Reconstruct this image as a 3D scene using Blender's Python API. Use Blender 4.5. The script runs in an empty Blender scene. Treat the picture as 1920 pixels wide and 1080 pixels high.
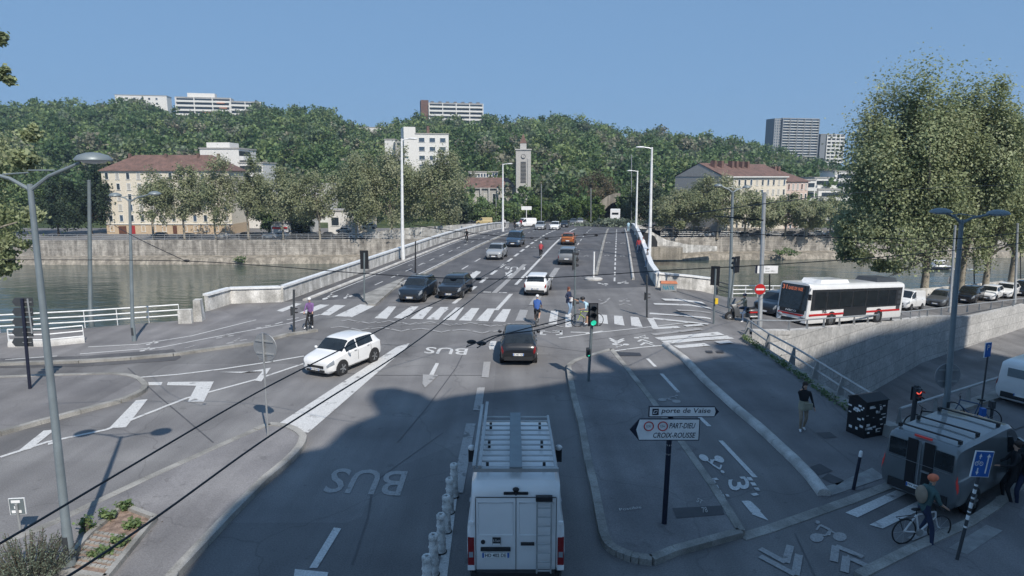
import bpy, bmesh, math, random
import numpy as np
from mathutils import Vector, Matrix
random.seed(7); np.random.seed(7)
C = bpy.context.scene
COL = C.collection
# ---------------------------------------------------------------- camera, sky, sun, exposure
F, H, TH = 1200.0, 8.6, math.atan(210 / 1200.0)
cam = bpy.data.objects.new('camera', bpy.data.cameras.new('camera')); COL.objects.link(cam)
cam.location = (0, 0, H); cam.rotation_euler = (math.pi / 2 - TH, 0, 0)
cam.data.sensor_width = 36; cam.data.lens = 36 * F / 1920
cam.data.clip_end = 5000; cam.data.clip_start = 0.1
C.camera = cam
SUN = Vector((0.42, -0.88, 1.0)).normalized()
el = math.asin(SUN.z); az = math.atan2(SUN.x, SUN.y)
w = bpy.data.worlds.new('World'); C.world = w; w.use_nodes = True
nt = w.node_tree; bg = nt.nodes['Background']
sky = nt.nodes.new('ShaderNodeTexSky'); sky.sky_type = 'NISHITA'; sky.sun_disc = False
sky.sun_elevation = el; sky.sun_rotation = az; sky.altitude = 1500; sky.air_density = 1.0; sky.dust_density = 0.0; sky.ozone_density = 3.5
sep = nt.nodes.new('ShaderNodeSeparateColor'); cmb = nt.nodes.new('ShaderNodeCombineColor'); nt.links.new(sky.outputs[0], sep.inputs[0])
for i, k_ in enumerate((1.12, 1.85, 2.8)):      # a milky summer sky: evener from horizon to zenith than the clear-air model
    pw = nt.nodes.new('ShaderNodeMath'); pw.operation = 'POWER'; pw.inputs[1].default_value = 0.2; nt.links.new(sep.outputs[i], pw.inputs[0])
    ml = nt.nodes.new('ShaderNodeMath'); ml.operation = 'MULTIPLY'; ml.inputs[1].default_value = k_; nt.links.new(pw.outputs[0], ml.inputs[0]); nt.links.new(ml.outputs[0], cmb.inputs[i])
nt.links.new(cmb.outputs[0], bg.inputs[0]); bg.inputs[1].default_value = 0.09
sl = bpy.data.lights.new('sun', 'SUN'); sl.energy = 2.8; sl.angle = math.radians(0.53); sl.color = (1, 0.93, 0.84)
so = bpy.data.objects.new('sun', sl); COL.objects.link(so); so.rotation_euler = SUN.to_track_quat('Z', 'Y').to_euler()
C.view_settings.view_transform = 'Standard'; C.view_settings.look = 'None'; C.view_settings.gamma = 1
C.view_settings.exposure = 0.8
C.cycles.max_bounces = 5; C.cycles.transparent_max_bounces = 4; C.cycles.use_denoising = True
# ---------------------------------------------------------------- pixel (1920x1080) -> ground point
def ray(px, py):
    u, v = px - 960, 540 - py
    return (u, F * math.cos(TH) + v * math.sin(TH), -F * math.sin(TH) + v * math.cos(TH))
def Gz(px, py, z=0.0):
    d = ray(px, py); t = (z - H) / d[2]; return Vector((d[0] * t, d[1] * t, z))
def atY(px, py, Y):
    d = ray(px, py); t = Y / d[1]; return Vector((d[0] * t, Y, H + d[2] * t))
ax = Gz(1160, 331); ax = Vector((ax.x, ax.y)).normalized(); an = Vector((ax.y, -ax.x))
BHEAD = math.atan2(-ax.x, ax.y)          # heading of the bridge (rotation about z of +Y)
def uv(x, y): return x * ax.x + y * ax.y, x * an.x + y * an.y
def buz(u): return 0 if u < 75 else -0.0006 * (u - 75) ** 2 if u < 140 else -2.535 - (u - 140) * 0.03
def B(u, v, z=0.0): return Vector((ax.x * u + an.x * v, ax.y * u + an.y * v, buz(u) + z))
def sst(a, b, x): t = min(1, max(0, (x - a) / (b - a))); return t * t * (3 - 2 * t)
def hz(x, y):
    u, v = uv(x, y)
    if u > 45 and -23.6 < v < 3.9: return buz(u)
    if x > 11.5: return -0.14 * min(x - 11.5, 30) * sst(25, 33, y)
    return 0.0
def G(px, py, dz=0.0):
    z = 0
    for _ in range(14):
        p = Gz(px, py, z); z = 0.5 * z + 0.5 * hz(p.x, p.y)
    p.z = hz(p.x, p.y) + dz
    return p
# ---------------------------------------------------------------- materials
M = {}
def mat(name, col, rough=0.6, metal=0.0, var=0.12, scale=3.0, bump=0.0, bscale=40.0, emit=0.0, coat=0.0, spec=0.5, isl=0.0):
    if name in M: return M[name]
    m = bpy.data.materials.new(name); m.use_nodes = True; t = m.node_tree; b = t.nodes['Principled BSDF']
    b.inputs['Roughness'].default_value = rough; b.inputs['Metallic'].default_value = metal
    b.inputs['Specular IOR Level'].default_value = spec
    if coat: b.inputs['Coat Weight'].default_value = coat; b.inputs['Coat Roughness'].default_value = 0.05
    c4 = (*col, 1)
    if emit:
        b.inputs['Emission Color'].default_value = c4; b.inputs['Emission Strength'].default_value = emit
    tc = t.nodes.new('ShaderNodeTexCoord')
    n = t.nodes.new('ShaderNodeTexNoise'); n.inputs['Scale'].default_value = scale; n.inputs['Detail'].default_value = 6
    t.links.new(tc.outputs['Object'], n.inputs['Vector'])
    r = t.nodes.new('ShaderNodeMapRange'); r.inputs['From Min'].default_value = 0.3; r.inputs['From Max'].default_value = 0.7
    r.inputs['To Min'].default_value = 1 - var; r.inputs['To Max'].default_value = 1 + var
    t.links.new(n.outputs['Fac'], r.inputs['Value'])
    out = r.outputs['Result']
    if isl:
        g = t.nodes.new('ShaderNodeNewGeometry'); r2 = t.nodes.new('ShaderNodeMapRange')
        r2.inputs['To Min'].default_value = 1 - isl; r2.inputs['To Max'].default_value = 1 + isl
        t.links.new(g.outputs['Random Per Island'], r2.inputs['Value'])
        mm = t.nodes.new('ShaderNodeMath'); mm.operation = 'MULTIPLY'
        t.links.new(out, mm.inputs[0]); t.links.new(r2.outputs['Result'], mm.inputs[1]); out = mm.outputs[0]
    v = t.nodes.new('ShaderNodeVectorMath'); v.operation = 'SCALE'; v.inputs[0].default_value = col
    t.links.new(out, v.inputs['Scale']); t.links.new(v.outputs[0], b.inputs['Base Color'])
    if bump:
        n2 = t.nodes.new('ShaderNodeTexNoise'); n2.inputs['Scale'].default_value = bscale; n2.inputs['Detail'].default_value = 4
        t.links.new(tc.outputs['Object'], n2.inputs['Vector'])
        bp = t.nodes.new('ShaderNodeBump'); bp.inputs['Strength'].default_value = bump; bp.inputs['Distance'].default_value = 0.03
        t.links.new(n2.outputs['Fac'], bp.inputs['Height']); t.links.new(bp.outputs[0], b.inputs['Normal'])
    M[name] = m; return m
def mixnodes(name, cols, scale, rough=0.85, detail=8, lo=0.35, hi=0.65, bump=0.3, bscale=60, extra=None, stretch=(1, 1, 1), spec=0.35):
    """two-scale noise between colours, plus an optional extra(t, colour socket, coord) step"""
    m = bpy.data.materials.new(name); m.use_nodes = True; t = m.node_tree; b = t.nodes['Principled BSDF']
    b.inputs['Roughness'].default_value = rough; b.inputs['Specular IOR Level'].default_value = spec
    tc = t.nodes.new('ShaderNodeTexCoord'); mp = t.nodes.new('ShaderNodeMapping'); mp.inputs['Scale'].default_value = stretch
    t.links.new(tc.outputs['Object'], mp.inputs['Vector'])
    n = t.nodes.new('ShaderNodeTexNoise'); n.inputs['Scale'].default_value = scale; n.inputs['Detail'].default_value = detail
    t.links.new(mp.outputs[0], n.inputs['Vector'])
    cr = t.nodes.new('ShaderNodeValToRGB'); e = cr.color_ramp.elements
    e[0].position = lo; e[0].color = (*cols[0], 1); e[1].position = hi; e[1].color = (*cols[-1], 1)
    for i, c in enumerate(cols[1:-1]):
        x = e.new(lo + (hi - lo) * (i + 1) / (len(cols) - 1)); x.color = (*c, 1)
    t.links.new(n.outputs['Fac'], cr.inputs['Fac']); sock = cr.outputs['Color']
    n3 = t.nodes.new('ShaderNodeTexNoise'); n3.inputs['Scale'].default_value = bscale; n3.inputs['Detail'].default_value = 3
    t.links.new(tc.outputs['Object'], n3.inputs['Vector'])
    r = t.nodes.new('ShaderNodeMapRange'); r.inputs['From Min'].default_value = 0.3; r.inputs['From Max'].default_value = 0.7
    r.inputs['To Min'].default_value = 0.8; r.inputs['To Max'].default_value = 1.2
    t.links.new(n3.outputs['Fac'], r.inputs['Value'])
    v = t.nodes.new('ShaderNodeVectorMath'); v.operation = 'SCALE'
    t.links.new(sock, v.inputs[0]); t.links.new(r.outputs[0], v.inputs['Scale']); sock = v.outputs[0]
    if extra: sock = extra(t, sock, tc)
    t.links.new(sock, b.inputs['Base Color'])
    if bump:
        bp = t.nodes.new('ShaderNodeBump'); bp.inputs['Strength'].default_value = bump; bp.inputs['Distance'].default_value = 0.02
        t.links.new(n3.outputs['Fac'], bp.inputs['Height']); t.links.new(bp.outputs[0], b.inputs['Normal'])
    M[name] = m; return m
def mul_by(t, sock, fac):
    v = t.nodes.new('ShaderNodeVectorMath'); v.operation = 'SCALE'
    t.links.new(sock, v.inputs[0]); t.links.new(fac, v.inputs['Scale']); return v.outputs[0]
def cracks(t, sock, tc):
    nz = t.nodes.new('ShaderNodeTexNoise'); nz.inputs['Scale'].default_value = 0.6; t.links.new(tc.outputs['Object'], nz.inputs['Vector'])
    ad = t.nodes.new('ShaderNodeVectorMath'); ad.operation = 'MULTIPLY_ADD'; ad.inputs[1].default_value = (1.6, 1.6, 1.6)
    t.links.new(nz.outputs['Color'], ad.inputs[0]); t.links.new(tc.outputs['Object'], ad.inputs[2])
    vo = t.nodes.new('ShaderNodeTexVoronoi'); vo.feature = 'DISTANCE_TO_EDGE'; vo.inputs['Scale'].default_value = 0.16
    t.links.new(ad.outputs[0], vo.inputs['Vector'])
    r = t.nodes.new('ShaderNodeMapRange'); r.inputs['From Max'].default_value = 0.006; r.inputs['To Min'].default_value = 0.8; r.inputs['To Max'].default_value = 1
    t.links.new(vo.outputs['Distance'], r.inputs['Value']); sock = mul_by(t, sock, r.outputs[0])
    # worn lighter patches from old repairs
    v2 = t.nodes.new('ShaderNodeTexVoronoi'); v2.inputs['Scale'].default_value = 0.09; v2.distance = 'CHEBYCHEV'
    t.links.new(tc.outputs['Object'], v2.inputs['Vector'])
    r2 = t.nodes.new('ShaderNodeMapRange'); r2.inputs['To Min'].default_value = 0.88; r2.inputs['To Max'].default_value = 1.12
    sp = t.nodes.new('ShaderNodeSeparateColor'); t.links.new(v2.outputs['Color'], sp.inputs[0]); t.links.new(sp.outputs[0], r2.inputs['Value'])
    sock = mul_by(t, sock, r2.outputs[0])
    # polished wheel tracks and oil drips running along the lanes
    mp = t.nodes.new('ShaderNodeMapping'); mp.inputs['Scale'].default_value = (1.1, .07, 1); mp.inputs['Rotation'].default_value = (0, 0, .12); t.links.new(tc.outputs['Object'], mp.inputs[0])
    n4 = t.nodes.new('ShaderNodeTexNoise'); n4.inputs['Scale'].default_value = 0.9; n4.inputs['Detail'].default_value = 5; t.links.new(mp.outputs[0], n4.inputs['Vector'])
    r4 = t.nodes.new('ShaderNodeMapRange'); r4.inputs['From Min'].default_value = .35; r4.inputs['From Max'].default_value = .65; r4.inputs['To Min'].default_value = .86; r4.inputs['To Max'].default_value = 1.12
    t.links.new(n4.outputs['Fac'], r4.inputs['Value']); sock = mul_by(t, sock, r4.outputs[0])
    n5 = t.nodes.new('ShaderNodeTexNoise'); n5.inputs['Scale'].default_value = 2.3; n5.inputs['Detail'].default_value = 3; t.links.new(tc.outputs['Object'], n5.inputs['Vector'])
    r5 = t.nodes.new('ShaderNodeMapRange'); r5.inputs['From Min'].default_value = .66; r5.inputs['From Max'].default_value = .72; r5.inputs['To Min'].default_value = 1; r5.inputs['To Max'].default_value = .8
    t.links.new(n5.outputs['Fac'], r5.inputs['Value']); return mul_by(t, sock, r5.outputs[0])
mixnodes('asphalt', [(0.135, 0.132, 0.133), (0.175, 0.171, 0.171), (0.215, 0.211, 0.208)], 0.35, bscale=28, extra=cracks, lo=0.3, hi=0.7)
mixnodes('asphalt_dark', [(0.085, 0.085, 0.09), (0.125, 0.124, 0.128)], 0.5, bscale=30, extra=cracks)
mixnodes('pavement', [(0.165, 0.16, 0.163), (0.225, 0.218, 0.218)], 0.5, bscale=35, extra=cracks)
def joints(sc, off=0.06, dark=0.5):
    def f(t, sock, tc):
        br = t.nodes.new('ShaderNodeTexBrick'); br.inputs['Color1'].default_value = (1, 1, 1, 1); br.inputs['Color2'].default_value = (0.82, 0.82, 0.82, 1)
        br.inputs['Mortar'].default_value = (dark, dark, dark, 1); br.inputs['Scale'].default_value = 1; br.inputs['Mortar Size'].default_value = off
        br.inputs['Brick Width'].default_value = sc[0]; br.inputs['Row Height'].default_value = sc[1]
        sp = t.nodes.new('ShaderNodeSeparateXYZ'); t.links.new(tc.outputs['Object'], sp.inputs[0])
        cb = t.nodes.new('ShaderNodeCombineXYZ'); ad = t.nodes.new('ShaderNodeMath'); ad.operation = 'ADD'
        t.links.new(sp.outputs[0], ad.inputs[0]); t.links.new(sp.outputs[1], ad.inputs[1])
        t.links.new(ad.outputs[0], cb.inputs[0]); t.links.new(sp.outputs[2], cb.inputs[1]); t.links.new(cb.outputs[0], br.inputs['Vector'])
        v = t.nodes.new('ShaderNodeVectorMath'); v.operation = 'MULTIPLY'
        t.links.new(sock, v.inputs[0]); t.links.new(br.outputs['Color'], v.inputs[1]); return v.outputs[0]
    return f
def stains(t, sock, tc):
    mp = t.nodes.new('ShaderNodeMapping'); mp.inputs['Scale'].default_value = (1.3, 1.3, 0.10); t.links.new(tc.outputs['Object'], mp.inputs[0])
    n = t.nodes.new('ShaderNodeTexNoise'); n.inputs['Scale'].default_value = 0.9; n.inputs['Detail'].default_value = 8; t.links.new(mp.outputs[0], n.inputs['Vector'])
    r = t.nodes.new('ShaderNodeMapRange'); r.inputs['From Min'].default_value = 0.42; r.inputs['From Max'].default_value = 0.56
    r.inputs['To Min'].default_value = 1.04; r.inputs['To Max'].default_value = 0.66; t.links.new(n.outputs['Fac'], r.inputs['Value'])
    return mul_by(t, sock, r.outputs[0])
mixnodes('quay_stone', [(0.3, 0.28, 0.25), (0.48, 0.455, 0.41)], 0.9, bscale=6, extra=lambda t, s, tc: joints((1.5, 0.42), 0.035, 0.55)(t, stains(t, s, tc), tc))
mixnodes('ledge_stone', [(0.26, 0.235, 0.195), (0.38, 0.345, 0.29)], 0.5, bscale=4, extra=stains)
mixnodes('trench_concrete', [(0.42, 0.42, 0.41), (0.52, 0.515, 0.5)], 0.8, bscale=5, extra=lambda t, s, tc: joints((2.6, 0.95), 0.02, 0.5)(t, s, tc))
mixnodes('parapet_white', [(0.42, 0.41, 0.38), (0.7, 0.69, 0.66)], 1.4, bscale=12, lo=0.3, hi=0.6, extra=stains)
mixnodes('kerb_stone', [(0.2, 0.195, 0.18), (0.36, 0.35, 0.325)], 1.2, bscale=30)
mixnodes('kerb_white', [(0.36, 0.35, 0.33), (0.56, 0.55, 0.53)], 1.5, bscale=30)
def worn(name, hi, lo):
    return mixnodes(name, [lo, hi, hi], 2.2, bscale=25, lo=0.32, hi=0.5, rough=0.7)
worn('paint', (0.56, 0.56, 0.55), (0.24, 0.235, 0.23)); worn('paint_faded', (0.33, 0.325, 0.32), (0.16, 0.158, 0.155))
mixnodes('earth', [(0.16, 0.115, 0.09), (0.34, 0.25, 0.2)], 6, bscale=40, bump=0.8)
mixnodes('grass_ground', [(0.03, 0.05, 0.02), (0.07, 0.09, 0.035)], 0.3, bscale=3)
# ---------------------------------------------------------------- mesh builder and scene helpers
class MB:
    def __init__(s): s.v = []; s.f = []; s.m = []; s.cm = 0
    def add(s, vs, fs):
        o = len(s.v); s.v += [tuple(x) for x in vs]; s.f += [tuple(i + o for i in f) for f in fs]; s.m += [s.cm] * len(fs); return s
    def mi(s, i): s.cm = i; return s
    def box(s, c, d, rz=0, tap=1.0):
        x, y, z = d[0] / 2, d[1] / 2, d[2] / 2; cs, sn = math.cos(rz), math.sin(rz); vs = []
        for k, sz in ((1, -z), (tap, z)):
            for a, b in ((-x, -y), (x, -y), (x, y), (-x, y)):
                a *= k; b *= k; vs.append((c[0] + a * cs - b * sn, c[1] + a * sn + b * cs, c[2] + sz))
        return s.add(vs, [(3, 2, 1, 0), (4, 5, 6, 7), (0, 1, 5, 4), (1, 2, 6, 5), (2, 3, 7, 6), (3, 0, 4, 7)])
    def bar(s, p, q, w_, h_):
        p, q = Vector(p), Vector(q); d = (q - p).normalized(); sd = d.cross(Vector((0, 0, 1)))
        sd = sd.normalized() if sd.length > 1e-3 else Vector((1, 0, 0)); up = sd.cross(d); vs = []
        for e in (p, q):
            for a, b in ((-1, -1), (1, -1), (1, 1), (-1, 1)): vs.append(e + sd * a * w_ / 2 + up * b * h_ / 2)
        return s.add(vs, [(3, 2, 1, 0), (4, 5, 6, 7), (0, 1, 5, 4), (1, 2, 6, 5), (2, 3, 7, 6), (3, 0, 4, 7)])
    def tube(s, pts, r, n=8, cap=True):
        pts = [Vector(p) for p in pts]; rs = r if isinstance(r, (list, tuple)) else [r] * len(pts); vs = []; ref = None
        for i, p in enumerate(pts):
            d = (pts[min(i + 1, len(pts) - 1)] - pts[max(i - 1, 0)]).normalized()
            if ref is None: ref = Vector((1, 0, 0)) if abs(d.x) < 0.8 else Vector((0, 1, 0))
            a = (ref - d * ref.dot(d)).normalized(); ref = a; b = d.cross(a)
            for k in range(n):
                t = 2 * math.pi * k / n; vs.append(p + (a * math.cos(t) + b * math.sin(t)) * rs[i])
        fs = []
        for i in range(len(pts) - 1):
            for k in range(n): k2 = (k + 1) % n; fs.append((i * n + k, i * n + k2, i * n + n + k2, i * n + n + k))
        if cap: fs += [tuple(range(n))[::-1], tuple((len(pts) - 1) * n + k for k in range(n))]
        return s.add(vs, fs)
    def lathe(s, prof, c=(0, 0, 0), n=16, axis='z'):
        vs = []; fs = []
        for r, z in prof:
            for k in range(n):
                t = 2 * math.pi * k / n; a, b = r * math.cos(t), r * math.sin(t)
                p = (a, b, z) if axis == 'z' else (z, a, b) if axis == 'x' else (a, z, b)
                vs.append((p[0] + c[0], p[1] + c[1], p[2] + c[2]))
        for i in range(len(prof) - 1):
            for k in range(n): k2 = (k + 1) % n; fs.append((i * n + k, i * n + k2, i * n + n + k2, i * n + n + k))
        return s.add(vs, fs)
    def ell(s, c, r, n=10):
        pr = [(max(1e-4, math.sin(math.pi * i / (n - 2))), -math.cos(math.pi * i / (n - 2))) for i in range(n - 1)]
        o = len(s.v); s.lathe(pr, n=n)
        for i in range(o, len(s.v)): x = s.v[i]; s.v[i] = (c[0] + x[0] * r[0], c[1] + x[1] * r[1], c[2] + x[2] * r[2])
        return s
    def prism(s, poly, z0, z1):
        n = len(poly); vs = [(p[0], p[1], z0) for p in poly] + [(p[0], p[1], z1) for p in poly]
        return s.add(vs, [tuple(range(n))[::-1], tuple(range(n, 2 * n))] + [(i, (i + 1) % n, (i + 1) % n + n, i + n) for i in range(n)])
    def build(s, name, mats, parent=None, smooth=False, loc=None, rz=0):
        if not isinstance(mats, (list, tuple)): mats = [mats]
        me = bpy.data.meshes.new(name); me.from_pydata(s.v, [], s.f); me.polygons.foreach_set('material_index', s.m)
        for m_ in mats: me.materials.append(m_ if not isinstance(m_, str) else M[m_])
        bm = bmesh.new(); bm.from_mesh(me); bmesh.ops.recalc_face_normals(bm, faces=bm.faces); bm.to_mesh(me); bm.free()
        if smooth: me.shade_smooth(); me.set_sharp_from_angle(angle=math.radians(smooth if smooth > 1 else 40))
        o = bpy.data.objects.new(name, me); COL.objects.link(o); o.parent = parent
        if loc is not None: o.location = loc; o.rotation_euler.z = rz
        return o
def tag(o, label=None, cat=None, group=None, kind=None):
    if label: o['label'] = label
    if cat: o['category'] = cat
    if group: o['group'] = group
    if kind: o['kind'] = kind
    return o
def thing(name, label, cat, loc=(0, 0, 0), rz=0, group=None, sc=1.0):
    o = bpy.data.objects.new(name, None); COL.objects.link(o); o.location = loc; o.rotation_euler = (0, 0, rz); o.scale = (sc, sc, sc)
    o.empty_display_size = 0.3; return tag(o, label, cat, group)
def dup(o, parent=None, loc=None, rz=None, label=None, group=None, sc=None):
    c = o.copy(); COL.objects.link(c); c.parent = parent
    if loc is not None: c.location = loc
    if rz is not None: c.rotation_euler = (0, 0, rz)
    if label: c['label'] = label
    if group: c['group'] = group
    if sc: c.scale = (sc, sc, sc)
    for ch in list(o.children): dup(ch, c)
    return c
def drape(polys, name, m, dz=0.0, grid=None, kind='structure', zf=hz, thick=0.0, parent=None):
    """flat world polygons laid on the ground at height dz; thick > 0 gives them side faces down to the ground"""
    bm = bmesh.new()
    for k, poly in enumerate(polys):
        vs = [bm.verts.new((p[0], p[1], (k * 7 % 16) * .0003)) for p in poly]
        try: f = bm.faces.new(vs)
        except ValueError: continue
    bmesh.ops.recalc_face_normals(bm, faces=bm.faces)
    for f in bm.faces:
        if f.normal.z < 0: f.normal_flip()
    if grid:
        xs = [v.co.x for v in bm.verts]; ys = [v.co.y for v in bm.verts]
        x = math.floor(min(xs) / grid) * grid
        while x < min(max(xs), 120): bmesh.ops.bisect_plane(bm, geom=bm.verts[:] + bm.edges[:] + bm.faces[:], plane_co=(max(x, -60), 0, 0), plane_no=(1, 0, 0)); x += grid
        y = math.floor(min(ys) / grid) * grid
        while y < min(max(ys), 160): bmesh.ops.bisect_plane(bm, geom=bm.verts[:] + bm.edges[:] + bm.faces[:], plane_co=(0, y, 0), plane_no=(0, 1, 0)); y += grid
    bmesh.ops.triangulate(bm, faces=[f for f in bm.faces if len(f.verts) > 4])
    if thick:
        r = bmesh.ops.extrude_face_region(bm, geom=bm.faces[:])
        top = [e for e in r['geom'] if isinstance(e, bmesh.types.BMVert)]; tops = set(top)
        for v in bm.verts: v.co.z += zf(v.co.x, v.co.y) + (dz if v in tops else dz - thick)
    else:
        for v in bm.verts: v.co.z += zf(v.co.x, v.co.y) + dz
    bmesh.ops.recalc_face_normals(bm, faces=bm.faces) if thick else None
    me = bpy.data.meshes.new(name); bm.to_mesh(me); bm.free(); me.materials.append(M[m] if isinstance(m, str) else m)
    o = bpy.data.objects.new(name, me); COL.objects.link(o); o.parent = parent
    if kind: o['kind'] = kind
    return o
def gp(pts): return [G(*p) for p in pts]
def catmull(pts, n=5):
    out = []; P_ = [Vector(p) for p in pts]
    for i in range(len(P_) - 1):
        a, b, c, d = P_[max(i - 1, 0)], P_[i], P_[i + 1], P_[min(i + 2, len(P_) - 1)]
        for k in range(n):
            t = k / n; out.append(0.5 * ((2 * b) + (c - a) * t + (2 * a - 5 * b + 4 * c - d) * t * t + (3 * b - a - 3 * c + d) * t ** 3))
    return out + [P_[-1]]
def strip(pts, wd, side=0.0):
    """flat ribbon polygons of width wd along world points"""
    pts = [Vector((p[0], p[1])) for p in pts]; L = []; R = []
    for i, p in enumerate(pts):
        d = (pts[min(i + 1, len(pts) - 1)] - pts[max(i - 1, 0)]).normalized(); n_ = Vector((-d.y, d.x))
        L.append(p + n_ * wd * (0.5 + side)); R.append(p - n_ * wd * (0.5 - side))
    return [[L[i], L[i + 1], R[i + 1], R[i]] for i in range(len(pts) - 1)]
def kerb_mesh(mb, pts, wd, h, seg=1.0):
    """row of kerb stones along world points with thin joints"""
    pts = [Vector(p) for p in pts]
    for i in range(len(pts) - 1):
        a, b = pts[i], pts[i + 1]; n = max(1, round((b - a).length / seg))
        for k in range(n):
            p, q = a.lerp(b, k / n), a.lerp(b, (k + 1) / n); e = (q - p) * 0.006
            p = Vector((p.x, p.y, hz(p.x, p.y) + h / 2 - 0.04)) + e; q = Vector((q.x, q.y, hz(q.x, q.y) + h / 2 - 0.04)) - e
            mb.bar(p, q, wd, h + 0.08)
    return mb
# ---------------------------------------------------------------- ground, trench, bridge, river, far bank, hill
def ext(a, b, X): t = (X - a.x) / (b.x - a.x); return Vector((X, a.y + (b.y - a.y) * t, 0))
TF = gp([(1410, 628), (1480, 628), (1652, 611), (1740, 598), (1920, 575)]); TF.append(ext(TF[-2], TF[-1], 90))
TN = gp([(1405, 637), (1662, 803), (1920, 722)]); TN.append(ext(TN[-2], TN[-1], 90))
RL = gp([(529, 566), (432, 569), (388, 583), (337, 601), (160, 615), (0, 624)]); RL.append(Vector((-90, RL[-1].y + 1, 0)))
RR = gp([(1230, 537), (1295, 541), (1360, 557), (1470, 556), (1742, 552), (1859, 541), (1917, 535)]); RR.append(ext(RR[-3], RR[-1], 90))
land = [Vector((-90, -16, 0)), Vector((90, -16, 0))] + [TN[3], TN[2], TN[1], TN[0]] + TF + RR[::-1] + RL
drape([land], 'road', 'asphalt', 0, grid=3)
UL, UR = uv(RL[0].x, RL[0].y)[0], uv(RR[0].x, RR[0].y)[0]
VL, VR = -22.9, 3.1
deck = [RL[0], RR[0], B(135, VR), B(135, VL)]
drape([deck], 'bridge_deck', 'asphalt_dark', 0, grid=4, thick=1.3)
drape([[B(135, VL - 8), B(135, VR + 3), B(210, VR + 12), B(210, VL - 40)]], 'far_road', 'asphalt_dark', 0.01, grid=5, zf=lambda x, y: buz(uv(x, y)[0]))
mb = MB()
for u in (62, 98):
    for v in (-19, -10, -1): p = B(u, v); mb.prism([(p.x + a * 1.1, p.y + b * 2.5) for a, b in ((-1, -1), (0, -1.5), (1, -1), (1, 1), (0, 1.5), (-1, 1))], -12, p.z - 1.35)
mb.build('bridge_pier', 'ledge_stone')['kind'] = 'structure'
# near quay walls down to the water
mb = MB()
for line in (RL, RR):
    for a, b in zip(line, line[1:]):
        mb.add([(a.x, a.y, hz(a.x, a.y) - .01), (b.x, b.y, hz(b.x, b.y) - .01), (b.x, b.y, -11), (a.x, a.y, -11)], [(0, 1, 2, 3)])
mb.build('river_bank', 'quay_stone')['kind'] = 'structure'
def water():
    m = bpy.data.materials.new('water'); m.use_nodes = True; t = m.node_tree; b = t.nodes['Principled BSDF']
    b.inputs['Base Color'].default_value = (0.07, 0.088, 0.072, 1); b.inputs['Roughness'].default_value = 0.08; b.inputs['IOR'].default_value = 1.33
    b.inputs['Specular IOR Level'].default_value = 0.5
    tc = t.nodes.new('ShaderNodeTexCoord'); prev = None
    for sc, st, dist in ((0.9, 0.55, 0.12), (0.22, 0.5, 0.35), (4.0, 0.3, 0.02)):
        mp = t.nodes.new('ShaderNodeMapping'); mp.inputs['Scale'].default_value = (0.45, 1.0, 1); t.links.new(tc.outputs['Object'], mp.inputs[0])
        n = t.nodes.new('ShaderNodeTexNoise'); n.inputs['Scale'].default_value = sc; n.inputs['Detail'].default_value = 5; t.links.new(mp.outputs[0], n.inputs['Vector'])
        bp = t.nodes.new('ShaderNodeBump'); bp.inputs['Strength'].default_value = st; bp.inputs['Distance'].default_value = dist
        t.links.new(n.outputs['Fac'], bp.inputs['Height'])
        if prev: t.links.new(prev.outputs[0], bp.inputs['Normal'])
        prev = bp
    t.links.new(prev.outputs[0], b.inputs['Normal']); M['water'] = m
water()
o = MB().add([(-400, 10, -10), (400, 10, -10), (400, 170, -10), (-400, 170, -10)], [(0, 1, 2, 3)]).build('river', 'water'); o['kind'] = 'structure'
# far bank
FB = [(-400, 128), (-60, 135), (0, 138), (60, 143), (400, 165)]
def fb(x):
    for (a, b), (c, d) in zip(FB, FB[1:]):
        if x <= c: return b + (d - b) * (x - a) / (c - a)
    return FB[-1][1]
QZ = -5.5
mb = MB(); m2 = MB(); xs = list(range(-400, 401, 10))
for a, b in zip(xs, xs[1:]):
    for mm, (o0, z0), (o1, z1) in ((mb, (0, -11), (1.2, -8.75)), (mb, (1.2, -8.75), (5, -8.6)), (m2, (5, -8.6), (5.25, QZ + .25)), (m2, (5.25, QZ + .25), (5.8, QZ + .25)), (m2, (5.8, QZ + .25), (5.8, QZ - .1))):
        mm.add([(a, fb(a) + o0, z0), (b, fb(b) + o0, z0), (b, fb(b) + o1, z1), (a, fb(a) + o1, z1)], [(0, 1, 2, 3)])
mb.build('promenade', 'ledge_stone')['kind'] = 'structure'
tag(m2.build('quay_wall', 'quay_stone'), 'long pale stone quay wall of the far river bank under its grey rail', 'quay wall')
o = MB().add([(-400, 133, QZ), (-400, 215, QZ), (400, 215, QZ), (400, 168, QZ)] , [(0, 1, 2, 3)]); 
mb = MB()
for a, b in zip(xs, xs[1:]): mb.add([(a, fb(a) + 5.7, QZ), (b, fb(b) + 5.7, QZ), (b, 215, QZ), (a, 215, QZ)], [(0, 1, 2, 3)])
mb.build('far_street', 'asphalt')['kind'] = 'structure'
SKY = [(-400, 215), (0, 212), (60, 202), (150, 206), (205, 204), (240, 196), (300, 212), (320, 224), (400, 228), (470, 224), (485, 204), (510, 212), (560, 216), (620, 222), (660, 252), (700, 254), (740, 246), (780, 232), (800, 236), (850, 232), (900, 238), (915, 232), (950, 236), (1020, 236), (1045, 230), (1120, 243), (1180, 265), (1240, 256), (1300, 270), (1340, 266), (1400, 280), (1450, 296), (1540, 318), (1600, 332), (1700, 345), (2400, 352)]
def interp(tab, x):
    if x <= tab[0][0]: return tab[0][1]
    for (a, b), (c, d) in zip(tab, tab[1:]):
        if x <= c: return b + (d - b) * (x - a) / (c - a)
    return tab[-1][1]
YR = 400.0
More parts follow.
